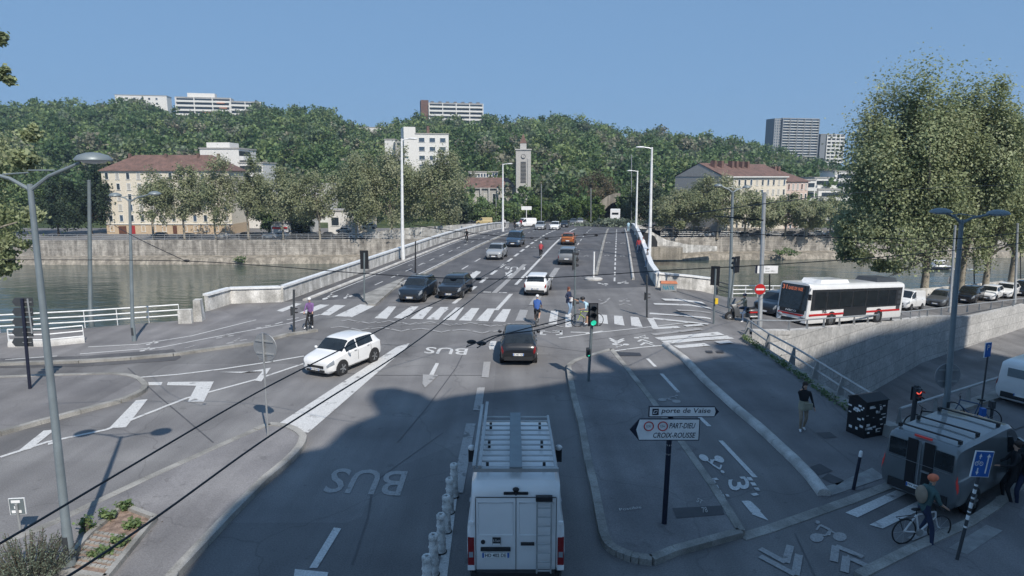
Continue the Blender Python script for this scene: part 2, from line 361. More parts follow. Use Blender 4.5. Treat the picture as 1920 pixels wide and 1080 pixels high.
def hill(x, y):
    px = 960 + x / max(y, 1) * 1236; py = interp(SKY, px)
    d = ray(px, py); zr = H + d[2] / d[1] * YR - 7.5
    t = (y - 178) / (YR - 178)
    if t <= 0: return QZ - 0.05
    return QZ + (zr - QZ) * min(1, t) ** 0.92 - max(0, y - YR - 60) * 0.05
vs = []; fs = []; gx = np.linspace(-0.95, 0.95, 96); gy = np.linspace(176, 560, 48)
for yy in gy:
    for r in gx: vs.append((r * yy, yy, hill(r * yy, yy)))
for j in range(len(gy) - 1):
    for i in range(len(gx) - 1): a = j * len(gx) + i; fs.append((a, a + 1, a + 1 + len(gx), a + len(gx)))
mb = MB(); mb.add(vs, fs); mb.build('hillside', 'grass_ground', smooth=60)['kind'] = 'structure'
MB().add([(-1450, 540, -8), (1450, 540, -8), (1450, 1150, -8), (-1450, 1150, -8)], [(0, 1, 2, 3)]).build('ground', 'grass_ground')['kind'] = 'structure'
# trench: floor, far wall, near wall, end wall
def tz(x): return -7.1 + 0.04 * max(0, x - 35)
mb = MB()
n = 24; A0, A1 = TF[0], TF[-1]
def on(line, x):
    for a, b in zip(line, line[1:]):
        if a.x <= x <= b.x: return a.y + (b.y - a.y) * (x - a.x) / (b.x - a.x)
    return line[-1].y
xs2 = [TF[0].x + (90 - TF[0].x) * (i / n) ** 1.3 for i in range(n + 1)]
tn_min = lambda x: on(TN[1:], x) if x > TN[1].x else TN[1].y + (TN[0].y - TN[1].y) * (x - TN[1].x) / (TN[0].x - TN[1].x)
for a, b in zip(xs2, xs2[1:]):
    mb.add([(a, on(TF, a) + .3, tz(a)), (b, on(TF, b) + .3, tz(b)), (b, 8, tz(b)), (a, 8, tz(a))], [(0, 1, 2, 3)])
mb.add([(TF[0].x - 6, on(TF, TF[0].x) + 1, tz(TF[0].x)), (TF[0].x, on(TF, TF[0].x) + .3, tz(TF[0].x)), (TF[0].x, 8, tz(TF[0].x)), (TF[0].x - 6, 8, tz(TF[0].x))], [(0, 1, 2, 3)])
mb.build('underpass_road', 'asphalt')['kind'] = 'structure'
mb = MB()
for a, b in zip(xs2, xs2[1:]):
    ya, yb = on(TF, a), on(TF, b); za, zb = hz(a, ya), hz(b, yb)
    mb.add([(a, ya, za + .25), (b, yb, zb + .25), (b, yb + .05, tz(b) - .2), (a, ya + .05, tz(a) - .2), (a, ya + .45, za + .25), (b, yb + .45, zb + .25), (b, yb + .45, zb - .1), (a, ya + .45, za - .1)],
           [(0, 1, 2, 3), (0, 4, 5, 1), (4, 7, 6, 5)])
tag(mb.build('retaining_wall', 'trench_concrete'), 'tall pale concrete panel wall of the underpass below the bus road', 'wall')
mb = MB()
for a, b in ((TN[0], TN[1]), (TN[1], TN[2]), (TN[2], TN[3])):
    z0, z1 = hz(a.x, a.y), hz(b.x, b.y); d = (b - a).normalized(); nn = Vector((d.y, -d.x, 0)) * .5
    p = [(a.x, a.y, z0 + .16), (b.x, b.y, z1 + .16), (b.x, b.y, -6), (a.x, a.y, -6), (a.x + nn.x, a.y + nn.y, z0 + .16), (b.x + nn.x, b.y + nn.y, z1 + .16), (b.x + nn.x, b.y + nn.y, z1 - .1), (a.x + nn.x, a.y + nn.y, z0 - .1)]
    mb.add(p, [(0, 1, 2, 3), (0, 4, 5, 1), (4, 7, 6, 5)])
tag(mb.build('low_wall', 'kerb_stone'), 'low mossy stone coping along the near edge of the underpass', 'wall')
# ---------------------------------------------------------------- pavements, islands, kerbs
def arc(pts, n=4): return [Vector((p.x, p.y, 0)) for p in catmull([Vector((*p[:2], 0)) for p in pts], n)]
isl1 = gp([(-140, 716), (0, 712), (80, 709), (212, 705)]) + arc(gp([(212, 705), (252, 711), (272, 727), (260, 741), (225, 755)])) + gp([(150, 775), (75, 795), (0, 816), (-160, 862)])
isl2 = gp([(-300, 1145), (0, 1030), (110, 985), (150, 965), (275, 905), (395, 850), (480, 812)]) + arc(gp([(505, 802), (540, 806), (565, 820), (567, 833), (557, 850), (537, 871)])) + gp([(495, 906), (430, 972), (325, 1085), (250, 1250), (-260, 1600)])
isl4 = arc(gp([(1066, 690), (1077, 682), (1090, 676)]), 3) + gp([(1146, 659), (1175, 695), (1225, 760), (1272, 828), (1310, 882), (1335, 918), (1360, 957), (1388, 1004), (1327, 1021), (1265, 1038)]) + arc(gp([(1222, 1056), (1185, 1050), (1150, 1035), (1135, 1017), (1127, 985)]), 3) + gp([(1115, 922), (1102, 867), (1090, 800), (1077, 752), (1069, 712)])
isl6 = gp([(1610, 1088), (1715, 1035), (1815, 990), (1865, 957), (1925, 905), (2300, 740), (2500, 1300), (1500, 1300)])

drape([isl1], 'pavement', 'pavement', .12, thick=.2, zf=hz)
drape([isl2], 'pavement', 'pavement', .13, thick=.2)
drape([isl4], 'pavement', 'pavement', .13, thick=.2)
drape([isl6], 'pavement', 'pavement', .12, thick=.2)
# the bike path and promenade beside the river, the pavement right of the cycle track: thin sheets
drape([gp([(-200, 690), (0, 682), (150, 677), (247, 672), (325, 664), (400, 653), (480, 642), (540, 627), (595, 618), (560, 575), (530, 567), (432, 571), (388, 586), (337, 604), (160, 618), (0, 628), (-200, 640)])], 'pavement', 'pavement', .008, grid=4)
drape([gp([(1247, 648), (1285, 677), (1322, 717), (1385, 774), (1425, 807), (1490, 868), (1545, 934), (1690, 900), (1720, 840), (1655, 800), (1400, 636), (1380, 628)])], 'pavement', 'pavement', .006, grid=4)
drape([gp([(1715, 840), (1660, 808), (1920, 728), (2100, 680), (2150, 740), (1920, 800), (1790, 850)])], 'pavement', 'pavement', .03, grid=4)
mb = MB()
for line in (isl1, isl4 + [isl4[0]]): kerb_mesh(mb, [p for p in line], .22, .15)
kerb_mesh(mb, isl2[6:-1], .24, .16)
kerb_mesh(mb, gp([(-200, 695), (0, 685), (150, 680), (247, 674), (325, 667), (400, 656), (480, 645), (540, 629), (595, 621)]), .28, .13)
kerb_mesh(mb, isl6[:6], .25, .15)
mb.build('kerb', 'kerb_stone')['kind'] = 'structure'
mb = MB()
kerb_mesh(mb, isl2[:7], .25, .137); kerb_mesh(mb, gp([(1390, 1008), (1440, 993), (1590, 940), (1690, 902)]), .3, .02)
mb.build('flush_kerb', 'kerb_stone')['kind'] = 'structure'
# rounded white concrete separators of the cycle track
def separator(name, pts, r, h, seg=1.6, m='kerb_white'):
    mb = MB(); pts = [Vector(p) for p in pts]
    for a, b in zip(pts, pts[1:]):
        n = max(1, round((b - a).length / seg))
        for k in range(n):
            p, q = a.lerp(b, k / n + .004), a.lerp(b, (k + 1) / n - .004); d = (q - p).normalized(); sd = Vector((d.y, -d.x, 0)); vs = []
            prof = [(-r, -.05), (-r, h * .45), (-r * .7, h * .85), (-r * .25, h), (r * .25, h), (r * .7, h * .85), (r, h * .45), (r, -.05)]
            for e in (p, q):
                z = hz(e.x, e.y)
                vs += [(e.x + sd.x * s_, e.y + sd.y * s_, z + t_) for s_, t_ in prof]
            m_ = len(prof); mb.add(vs, [(i, i + 1, i + 1 + m_, i + m_) for i in range(m_ - 1)] + [tuple(range(m_))[::-1], tuple(range(m_, 2 * m_))])
    return mb.build(name, m, smooth=50)
tag(separator('separator', gp([(1247, 648), (1285, 676), (1322, 715), (1385, 772), (1425, 805), (1490, 866), (1520, 897), (1545, 930)]), .17, .2), 'rounded white concrete separator between the right cycle track and the pavement', 'separator')
tag(separator('separator', [B(u, -21.45) for u in range(41, 130, 6)], .14, .16), 'long white kerb separator on the left edge of the bridge cycle lanes', 'separator')
tag(separator('separator', [B(u, 1.45) for u in range(54, 128, 6)], .12, .2), 'white kerb separator beside the right bridge pavement', 'separator')
tag(separator('separator', [B(u, -16.9) for u in range(46, 130, 6)], .14, .12, m='kerb_stone'), 'low grey kerb between cycle lanes and car lanes on the bridge', 'separator')
tag(separator('separator', [B(56, -1.75)] + [B(u, -1.75) for u in range(60, 128, 6)], .16, .12, m='kerb_stone'), 'low grey kerb right of the car lanes on the bridge', 'separator')
tag(MB().prism([(p.x, p.y) for p in gp([(676, 558), (740, 530), (758, 523), (742, 540), (704, 574), (690, 573)])], 0, .14).build('traffic_island', 'kerb_stone'), 'small kerbed island left of the dark cars at the bridge crossing', 'traffic island')
# ---------------------------------------------------------------- painted markings
PZ = .014
def quadstrip(px, wd, dz=PZ, side=0): return strip([G(*p) for p in px], wd, side)
P1 = []; P2 = []                                       # fresh and faded paint polygons (world)
def pq(*pts, faded=False): (P2 if faded else P1).append(gp(pts))
# zebra across the bridge road
def zebra(u0, u1, v0, v1, n, fr=.52, faded=()):
    for i in range(n):
        a = v0 + (v1 - v0) * i / n; b = a + (v1 - v0) / n * fr
        (P2 if i in faded else P1).append([B(u0, a), B(u0, b), B(u1, b), B(u1, a)])
zebra_px = [((868, 600), (888, 577)), ]
for (a, b, c, d) in [(710, 597, 743, 575), (745, 597, 785, 575), (777, 598, 812, 576), (807, 599, 841, 576), (838, 600, 870, 577), (868, 601, 899, 578), (900, 602, 929, 579), (932, 603, 958, 580)]:
    pq((a - 8, b), (a + 15, b + 1), (c, d), (c - 15, d))
pq((628, 593), (660, 595), (705, 573), (675, 571)); pq((600, 591), (618, 592), (648, 573), (628, 572)); pq((561, 587), (580, 588), (618, 572), (600, 571)); pq((518, 583), (530, 585), (566, 570), (555, 569))
pq((966, 602), (983, 602), (990, 582), (975, 581), faded=True); pq((1028, 608), (1044, 608), (1047, 584), (1033, 583))
pq((1060, 614), (1072, 614), (1070, 590), (1060, 590)); pq((1123, 606), (1140, 608), (1138, 591), (1122, 590)); pq((1152, 608), (1171, 611), (1167, 593), (1151, 592)); pq((1184, 611), (1205, 614), (1197, 595), (1182, 594)); pq((1224, 616), (1234, 614), (1225, 597), (1213, 597))
# right crossings
for x0, y0, x1, y1, w_, fd in ((1243, 562, 1319, 568, .75, 0), (1226, 570, 1333, 578, .5, 0), (1270, 582, 1333, 587, .4, 1), (1218, 588, 1333, 598, .45, 0), (1223, 597, 1328, 608, .4, 0), (1223, 616, 1273, 613.5, .45, 0), (1284, 611.5, 1317, 609, .4, 0), (1224, 628, 1314, 617, .4, 1), (1233, 636, 1352, 625.5, .62, 0), (1245, 642.5, 1370, 632.5, .62, 0), (1268, 651, 1326, 646, .55, 0), (1345, 643, 1370, 640.5, .45, 0)):
    (P2 if fd else P1).extend(quadstrip([(x0, y0), (x1, y1)], w_))
# lane lines on the bridge: (v, first u, last u, dash, gap, width)
def vline(v, u0, u1, dash, gap, wd, faded=False):
    u = u0
    while u < u1:
        e = min(u + (dash or 3), u1); (P2 if faded else P1).append([B(u, v - wd / 2), B(e, v - wd / 2), B(e, v + wd / 2), B(u, v + wd / 2)]); u = e + gap
vline(-10.9, 37.3, 126, 2.6, 1.8, .3); vline(-7.6, 40, 46, 6, 0, .28); vline(-7.9, 50, 126, 0, 0, .26); vline(-14.2, 52, 126, 2.6, 3, .15)
vline(-4.9, 75, 126, 3, 3, .14); vline(-17.3, 43, 126, 0, 0, .14); vline(-19.0, 48, 126, 1.8, 2, .12); vline(-20.9, 44, 126, 0, 0, .1)
vline(-.1, 53, 126, 2, 1.3, .14); vline(-5.5, 42, 60, 0, 0, .5, True); vline(-8.9, 46, 62, 0, 0, .4, True)
for v in (-16.3, -15.2, -14.1, -12.6, -9.8, -8.6): P1.append([B(46.2, v), B(46.5, v), B(46.5, v + .6), B(46.2, v + .6)])
# near road lines
for a in [[(0, 858), (90, 829), (200, 806), (350, 747), (480, 712), (570, 682)], [(250, 709), (330, 703), (420, 692), (500, 680), (570, 668)]]: P1.extend(quadstrip(a, .16))
P1.extend(quadstrip([(90, 833), (112, 829)], .2))
pq((205, 803), (236, 802), (277, 749), (255, 751)); pq((278, 717), (279, 723), (302, 723), (305, 717)); pq((315, 717), (313, 723), (368, 724), (352, 754), (382, 754), (401, 716))
pq((32, 848), (58, 842), (104, 806), (82, 808)); pq((410, 698), (452, 700), (508, 690), (490, 716), (478, 714), (492, 697)); pq((510, 803), (578, 812), (762, 652), (768, 644), (745, 650))
for q in [((918, 656), (916, 650), (920, 640), (931, 640), (927, 657)), ((903, 708), (907, 679), (920, 679), (916, 709)), ((887, 770), (895, 727), (909, 727), (903, 770)), ((845, 925), (868, 925), (892, 795), (874, 795))]: pq(*q, faded=q[0][1] > 700)
P1.append(gp([(820, 1085), (846, 925), (858, 925), (838, 1085)]))
pq((580, 1066), (595, 1066), (640, 992), (626, 990)); pq((553, 1068), (616, 1074), (600, 1120), (548, 1100))                     # arrow towards the camera
pq((800, 712), (812, 706), (823, 682), (817, 681)); pq((793, 703), (822, 704), (797, 728), (792, 720), faded=True)
for q in [((878, 518), (888, 523), (902, 510), (893, 508)), ((886, 511), (900, 513), (886, 519), (884, 516))]: pq(*q)
for q in [((947, 517), (955, 519), (961, 507), (957, 506)), ((947, 511), (963, 513), (952, 519), (949, 516))]: pq(*q)
# cycle track on the right
for a in ([(1214, 673), (1229, 688)], [(1240, 701), (1272, 736)], [(1290, 762), (1330, 800)], [(1351, 827), (1416, 896)]): P1.extend(quadstrip(a, .15))
P1.extend(quadstrip([(1147, 659), (1200, 652), (1245, 648)], .14)); P1.extend(quadstrip([(1048, 634), (1120, 624), (1230, 612), (1290, 605)], .12))
P1.extend(quadstrip([(1400, 941), (1418, 958), (1424, 960)], .22)); pq((1418, 952), (1441, 977), (1409, 965)) ; P1.extend(quadstrip([(1397, 940), (1415, 962)], .2))
# parking / pedestrian marks bottom right
pq((1585, 962), (1608, 971), (1700, 926), (1680, 920)); pq((1630, 985), (1655, 992), (1745, 948), (1722, 940)); pq((1700, 1010), (1712, 1015), (1745, 1001), (1730, 995), faded=True)
def chev(px, wd=.2):
    for a_, b_ in zip(px, px[1:]): P2.extend(quadstrip([a_, b_], wd))
for c_ in ([(1425, 1030), (1473, 1056), (1482, 1024)], [(1425, 1044), (1491, 1079), (1498, 1041)], [(1563, 1054), (1567, 1025), (1618, 1046)], [(1583, 1074), (1587, 1045), (1636, 1067)]): chev(c_, .17)
for q in ([(1142, 634), (1157, 641), (1169, 635)], [(1144, 637.5), (1157, 644), (1170, 638)], [(1196, 641), (1204, 637), (1224, 644)], [(1201, 648), (1210, 642.5), (1228, 649)]):
    for a_, b_ in zip(q, q[1:]): P1.extend(quadstrip([a_, b_], .14))
for q in ([(1123, 562), (1135, 567), (1143, 559)], [(1125, 571), (1135, 567)], [(1160, 573), (1172, 569), (1184, 573)]): P2.extend(quadstrip(q, .15))
# cycle lane marks left
P1.extend(quadstrip([(165, 651), (260, 646), (360, 630), (480, 600)], .12)); P1.extend(quadstrip([(150, 664), (300, 652), (440, 625), (540, 607), (600, 590)], .12))
P1.extend(quadstrip([(10, 675), (107, 668)], .12)); P2.extend(quadstrip([(222, 652), (235, 651)], .12)); P2.extend(quadstrip([(345, 654), (365, 649)], .12))
for a in ([(480, 616), (490, 614)], [(497, 612), (508, 610)], [(516, 608), (530, 604)], [(538, 600), (560, 596)]): P1.extend(quadstrip(a, .12))
# cycle crossing of chevrons along the zebra: zig-zags
for k in range(11):
    x = 640 + k * 38; y = 603 + k * .9; s_ = 1 if k % 2 else -1
    P2.extend(quadstrip([(x, y), (x + 14, y + 3 * s_), (x + 28, y)], .2)); P2.extend(quadstrip([(x - 20, y + 12), (x - 2, y + 13 + 3 * s_), (x + 14, y + 12)], .2))
    P2.extend(quadstrip([(x + 28, y + 2), (x + 36, y + 1)], .16))
P2.extend(quadstrip([(690, 613), (800, 608), (900, 606), (1000, 608), (1040, 611)], .08))
drape(P1, 'road_marking', 'paint', PZ, grid=3); drape(P2, 'road_marking', 'paint_faded', PZ + .006, grid=3)
mixnodes('tactile', [(0.25, 0.25, 0.245), (0.36, 0.36, 0.35)], 3, bscale=70, bump=1.0)
drape([gp([(1540, 915), (1560, 930), (1660, 896), (1635, 878), (1575, 905)])], 'tactile_paving', 'tactile', .02)
drape([gp([(1778, 1036), (1812, 1049), (1879, 1004), (1848, 993)])], 'tactile_paving', 'tactile', .128)
mat('tar', (.085, .084, .087), .6); mat('iron', (.06, .06, .065), .6, .3)
for i, q in enumerate([((1260, 962), (1268, 981), (1358, 974), (1352, 957)), ]): drape([gp(q)], 'manhole_cover', 'iron', .14)
for q in [((1510, 880), (1537, 870), (1562, 884), (1530, 893)), ((1540, 898), (1553, 888), (1583, 902), (1570, 911)), ((1530, 812), (1556, 811), (1570, 821), (1545, 823)), ((1322, 658), (1335, 658), (1337, 662), (1326, 662)), ((1342, 658), (1355, 658), (1358, 662), (1345, 662)), ((1150, 660), (1200, 662), (1203, 668), (1158, 668))]: drape([gp(q)], 'manhole_cover', 'iron', .02)
# darker repaired strips
drape([gp([(0, 690), (150, 688), (330, 676), (340, 670), (325, 655), (150, 668), (0, 672)])], 'road_patch', 'asphalt_dark', .011)
for q_ in [[(830, 812), (700, 905), (690, 970), (660, 1060)], [(880, 640), (855, 690), (800, 765), (745, 830)], [(560, 692), (700, 704), (905, 704)], [(500, 628), (640, 640), (780, 650)], [(1005, 560), (990, 575), (960, 590)], [(240, 690), (300, 745), (400, 830)], [(100, 770), (122, 742), (138, 715)], [(1120, 935), (1230, 925)], [(600, 600), (860, 560)], [(700, 566), (1050, 574)], [(940, 640), (1100, 660)], [(1095, 640), (1230, 620)], [(1500, 790), (1640, 900)], [(1560, 760), (1600, 800)], [(1490, 1000), (1530, 1085)]]:
    drape(quadstrip(q_, .045), 'sealed_crack', 'tar', .0075)
# glyph decals: text and bicycle symbols mapped onto the ground
def text_polys(s, size=1.0, bold=0.0):
    cu = bpy.data.curves.new('txt', 'FONT'); cu.body = s; cu.size = size; cu.offset = bold; cu.resolution_u = 3
    ob = bpy.data.objects.new('txt', cu); COL.objects.link(ob); dg = bpy.context.evaluated_depsgraph_get(); me = bpy.data.meshes.new_from_object(ob.evaluated_get(dg))
    vs = [v.co.copy() for v in me.vertices]; fs = [tuple(p.vertices) for p in me.polygons]
    bpy.data.objects.remove(ob); bpy.data.curves.remove(cu); bpy.data.meshes.remove(me); return vs, fs
def ground_glyph(vs, fs, o, x, y, name, m, dz=PZ):
    """o, x, y: world points for the glyph box's (0,0), (1,0), (0,1)"""
    x0 = min(v[0] for v in vs); x1 = max(v[0] for v in vs); y0 = min(v[1] for v in vs); y1 = max(v[1] for v in vs)
    out = []
    for v in vs:
        p = o + (x - o) * ((v[0] - x0) / (x1 - x0)) + (y - o) * ((v[1] - y0) / (y1 - y0)); out.append((p.x, p.y, hz(p.x, p.y) + dz + (v[2] if len(v) > 2 else 0)))
    ob = MB().add(out, fs).build(name, m); ob['kind'] = 'structure'; return ob
def gtext(s, o, x, y, m='paint', bold=0.012, dz=PZ): vs, fs = text_polys(s, bold=bold); return ground_glyph(vs, fs, G(*o), G(*x), G(*y), 'road_lettering', m, dz)
gtext('BUS', (765, 884), (628, 878), (750, 931), 'paint_faded', .01); gtext('BUS', (878, 654), (800, 651), (874, 666)); gtext('BUS', (985, 501), (947, 500), (984, 506))
def bike_glyph():
    mb = MB()
    for cx in (-.55, .55): mb.add([(cx + .33 * math.cos(a * .5236), .3 * math.sin(a * .5236), 0) for a in range(12)], [tuple(range(12))])
    def seg(a, b, w_=.1):
        a, b = Vector(a), Vector(b); d = (b - a).normalized(); n_ = Vector((-d.y, d.x)) * w_ / 2; mb.add([(*(a + n_), 0), (*(b + n_), 0), (*(b - n_), 0), (*(a - n_), 0)], [(0, 1, 2, 3)])
    seg((-.5, .1), (-.15, .45)); seg((-.15, .45), (.1, .1)); seg((.1, .1), (.45, .2)); seg((-.15, .5), (.25, .85), .14); seg((.25, .85), (.5, .5)); seg((-.2, .5), (-.05, .1), .12)
    mb.add([(.35 + .13 * math.cos(a * .7854), 1.05 + .13 * math.sin(a * .7854), 0) for a in range(8)], [tuple(range(8))])
    mb.v = [(v[0], v[1], i // 4 * .0005) for i, v in enumerate(mb.v)]
    return mb.v, mb.f
bv, bf = bike_glyph()
def gbike(o, x, y, m='paint', dz=PZ): ground_glyph(bv, bf, G(*o), G(*x), G(*y), 'cycle_symbol', m, dz)
gbike((1308, 852), (1354, 856), (1322, 886), dz=.02); gbike((1232, 752), (1275, 757), (1240, 738), 'paint_faded'); gbike((1590, 1015), (1520, 1018), (1578, 975), 'paint_faded')
gbike((1180, 645), (1147, 644), (1180, 653)); gbike((1188, 635), (1217, 636), (1189, 628)); gbike((1120, 530), (1140, 532), (1122, 535)); gbike((1157, 532), (1179, 532), (1158, 527)); gbike((1160, 566), (1182, 566), (1160, 560), 'paint_faded')
gbike((645, 561), (662, 556), (640, 555)); gbike((605, 563), (635, 556), (600, 556)); gbike((262, 660), (292, 655), (258, 655)); gbike((274, 648), (298, 643), (272, 643)); gbike((405, 636), (440, 630), (402, 630), 'paint_faded'); gbike((425, 646), (465, 638), (420, 640), 'paint_faded')
for (x, y) in ((1070, 479), (1099, 480), (1138, 479), (1167, 480), (1140, 455), (1168, 456), (1000, 464), (793, 494), (770, 497)): gbike((x - 5, y + 1), (x + 5, y + 1), (x - 5, y - 2), 'paint_faded')
gtext('3', (1364, 901), (1368, 922), (1402, 897), bold=.015, dz=.02); gtext('3', (1035, 624), (1055, 624), (1035, 620))
for q in [((1335, 900), (1352, 898)), ((1335, 900), (1352, 930)), ((1352, 930), (1370, 930)), ((1388, 897), (1404, 896)), ((1404, 896), (1424, 925)), ((1410, 929), (1427, 926))]:
    a, b = Vector(q[0]), Vector(q[1]); k = max(1, round((b - a).length / 12))
    for i in range(k): drape(quadstrip([tuple(a.lerp(b, i / k)), tuple(a.lerp(b, (i + .62) / k))], .13), 'road_marking', 'paint', .02)
for q in [((1015, 621), (1022, 621)), ((1015, 621), (1015, 628)), ((1015, 628), (1024, 628)), ((1044, 620), (1052, 620)), ((1052, 620), (1052, 628)), ((1042, 628), (1052, 628)), ((1070, 623), (1108, 624)), ((1098, 626), (1130, 621))]: drape(quadstrip(q, .16), 'road_marking', 'paint', PZ)
gtext('Possible', (1162, 968), (1203, 963), (1160, 963), 'kerb_white', .0, .15); gtext('78', (1317, 972), (1327, 971), (1314, 962), 'kerb_white', .0, .16); gtext('ST', (1305, 950), (1315, 955), (1308, 943), 'kerb_white', 0, .15)
# ---------------------------------------------------------------- street furniture
mat('grey_paint', (.16, .19, .2), .5, .2); mat('lamp_grey', (.2, .235, .25), .45, .2); mat('galv', (.42, .43, .43), .45, .5); mat('white_metal', (.75, .76, .76), .4)
mat('black', (.012, .012, .014), .5); mat('rubber', (.02, .02, .021), .8); mat('dark_grey', (.05, .055, .06), .5); mat('white_plain', (.8, .8, .79), .45)
mat('navy', (.012, .015, .032), .45); mat('red', (.5, .02, .02), .4); mat('sign_blue', (.02, .12, .42), .4); mat('glass_dark', (.018, .022, .025), .06, spec=.7, var=.3)
mat('green_lit', (.05, .9, .55), .3, emit=.4); mat('red_lit', (1, .12, .08), .3, emit=.6); mat('lens_off', (.02, .02, .02), .25); mat('yellow', (.75, .5, .03), .5)
mat('lens_glass', (.55, .56, .55), .25); mat('concrete', (.38, .37, .35), .85, bump=.3); mat('sign_back', (.3, .31, .32), .5, .4)
def anchor(bx, by, dz=0.0): p = G(bx, by); p.z += dz; return p
def hgt(p, px, py): return atY(px, py, p.y)
mb0 = lambda: MB()
def lamp(bx, by, tx, ty, label, heads, group='double-armed street lamps', r0=.11, r1=.07, hr=.3, dz=0.12):
    p = anchor(bx, by, dz); t = hgt(p, tx, ty) - p
    root = thing('street_lamp', label, 'street lamp', p, 0, group)
    MB().tube([(0, 0, 0), (0, 0, .9), (0, 0, .95), (t.x, 0, t.z)], [r0 * 1.15, r0 * 1.1, r0, r1], 14).build('pole', 'lamp_grey', root, smooth=40)
    MB().box((0, -r0 * 1.1, .55), (.11, .02, .42)).build('hatch', 'dark_grey', root)
    for hx, hy in heads:
        q = hgt(p, hx, hy) - p; d = Vector((q.x - t.x, 0, q.z - t.z)); s_ = 1 if d.x > 0 else -1
        a = MB().tube([(t.x, 0, t.z - .12), (t.x + d.x * .3, 0, t.z + d.z * .32), (t.x + d.x * .8, 0, t.z + d.z * .86)], [r1 * .8, r1 * .65, r1 * .5], 8)
        a.tube([(t.x, 0, t.z + .3 * abs(d.z) + .12), (t.x + d.x * .4, 0, t.z + d.z * .55)], r1 * .3, 6); a.build('arm', 'lamp_grey', root, smooth=40)
        hd = MB().lathe([(.01, .13), (hr * .35, .12), (hr * .8, .07), (hr, 0), (hr, -.03), (hr * .9, -.045), (hr * .85, -.03), (.01, -.03)], (q.x, 0, q.z), 20).build('lamp_head', 'lamp_grey', root, smooth=50)
        g_ = MB().lathe([(hr * .8, 0), (hr * .55, -.045), (.01, -.06)], (q.x, 0, q.z - .034), 16).build('lamp_glass', 'lens_glass', hd, smooth=60)
    return root
lamp(135, 1072, 56, 345, 'tall grey double-armed street lamp by the planter at the bottom left', [(175, 298), (-70, 312)], r0=.09, r1=.052, hr=.33)
lamp(252, 640, 243, 374, 'grey double-armed street lamp standing behind the white cycle kerb on the left', [(216, 366), (290, 363)], r0=.095, r1=.06, hr=.3, dz=0)
lamp(1770, 790, 1803, 412, 'blue-grey double-armed street lamp beside the underpass and round sign', [(1764, 397), (1872, 400)], r0=.105, r1=.07, hr=.34, dz=0)
lamp(1367, 578, 1374, 358, 'grey double-armed street lamp with a traffic signal on it behind the motorcycle', [(1347, 348), (1400, 351)], r0=.12, r1=.08, hr=.28, dz=0)
def mast(bx, by, tx, ty, sx, label):
    p = anchor(bx, by); p.z -= .2; t = hgt(p, tx, ty) - p; root = thing('lamp_mast', label, 'lamp mast', p, 0, 'tall white lamp masts along the bridge')
    MB().tube([(0, 0, 0), (0, 0, 3), (t.x * .5, 0, t.z)], [.2, .17, .1], 12).build('pole', 'white_metal', root, smooth=40)
    MB().tube([(t.x * .5, 0, t.z - .15), (t.x * .5 + sx * .4, 0, t.z - .05), (t.x * .5 + sx * .8, 0, t.z - .02)], .06, 8).build('arm', 'white_metal', root, smooth=40)
    MB().ell((t.x * .5 + sx * 1.15, 0, t.z), (.5, .2, .1)).build('lamp_head', 'white_metal', root, smooth=60)
mast(756, 487, 757, 260, 1, 'white lamp mast at the left parapet, nearest on the left of the bridge'); mast(943, 434, 943, 307, 1, 'distant white lamp mast left of the church tower')
mast(1217, 488, 1220, 276, -1, 'white lamp mast just outside the right parapet, the taller of the two'); mast(1192, 440, 1195, 320, -1, 'farther white lamp mast on the right side of the bridge')
def pole(name, label, cat, bx, by, tx, ty, r, m, dz=0.0, r1=None, lean=True, group=None):
    p = anchor(bx, by, dz); t = hgt(p, tx, ty) - p; root = thing(name, label, cat, p, 0, group)
    MB().tube([(0, 0, -.02), (t.x if lean else 0, 0, t.z)], [r, r1 or r], 12).build('pole', m, root, smooth=40); return root, p, t
def simple_pole(name, label, cat, bx, by, tx, ty, r, m, r1=None, group=None):
    p = anchor(bx, by); t = hgt(p, tx, ty) - p
    o = MB().tube([(0, 0, -.3), (0, 0, .35), (0, 0, .4), (t.x, 0, t.z)], [r * 1.25, r * 1.2, r, r1 or r * .8], 12).tube([(t.x, 0, t.z), (t.x, 0, t.z + .08)], r * .9, 8).build(name, m, None, smooth=40, loc=p); tag(o, label, cat, group)
G_ = 'grey overhead-wire poles'
simple_pole('wire_pole', 'plain grey wire pole behind the riverside railing on the left', 'pole', 171, 603, 167, 340, .12, 'grey_paint', group=G_)
simple_pole('wire_pole', 'pale grey wire pole carrying the no-entry sign left of the bus', 'pole', 1424, 612, 1433, 363, .135, 'galv', group=G_)
simple_pole('wire_pole', 'pale wire pole behind the quay rail beside the grey parked car', 'pole', 1780, 586, 1791, 424, .12, 'galv', group=G_)
simple_pole('wire_pole', 'pale wire pole at the right edge between the white parked cars', 'pole', 1902, 571, 1908, 420, .12, 'galv', group=G_)
simple_pole('wire_pole', 'thin dark post standing on the bridge cycle path behind the dark grey car', 'pole', 779, 512, 779, 454, .07, 'black')
for x, y, t_, l in ((1730, 548, 400, 'thin dark lamp post left of the largest trunk'), (1826, 542, 470, 'thin pale post between the riverside trunks'), (1913, 533, 470, 'thin dark post by the quay at the right edge')):
    simple_pole('post', l, 'post', x, y, x, t_, .07, 'dark_grey')
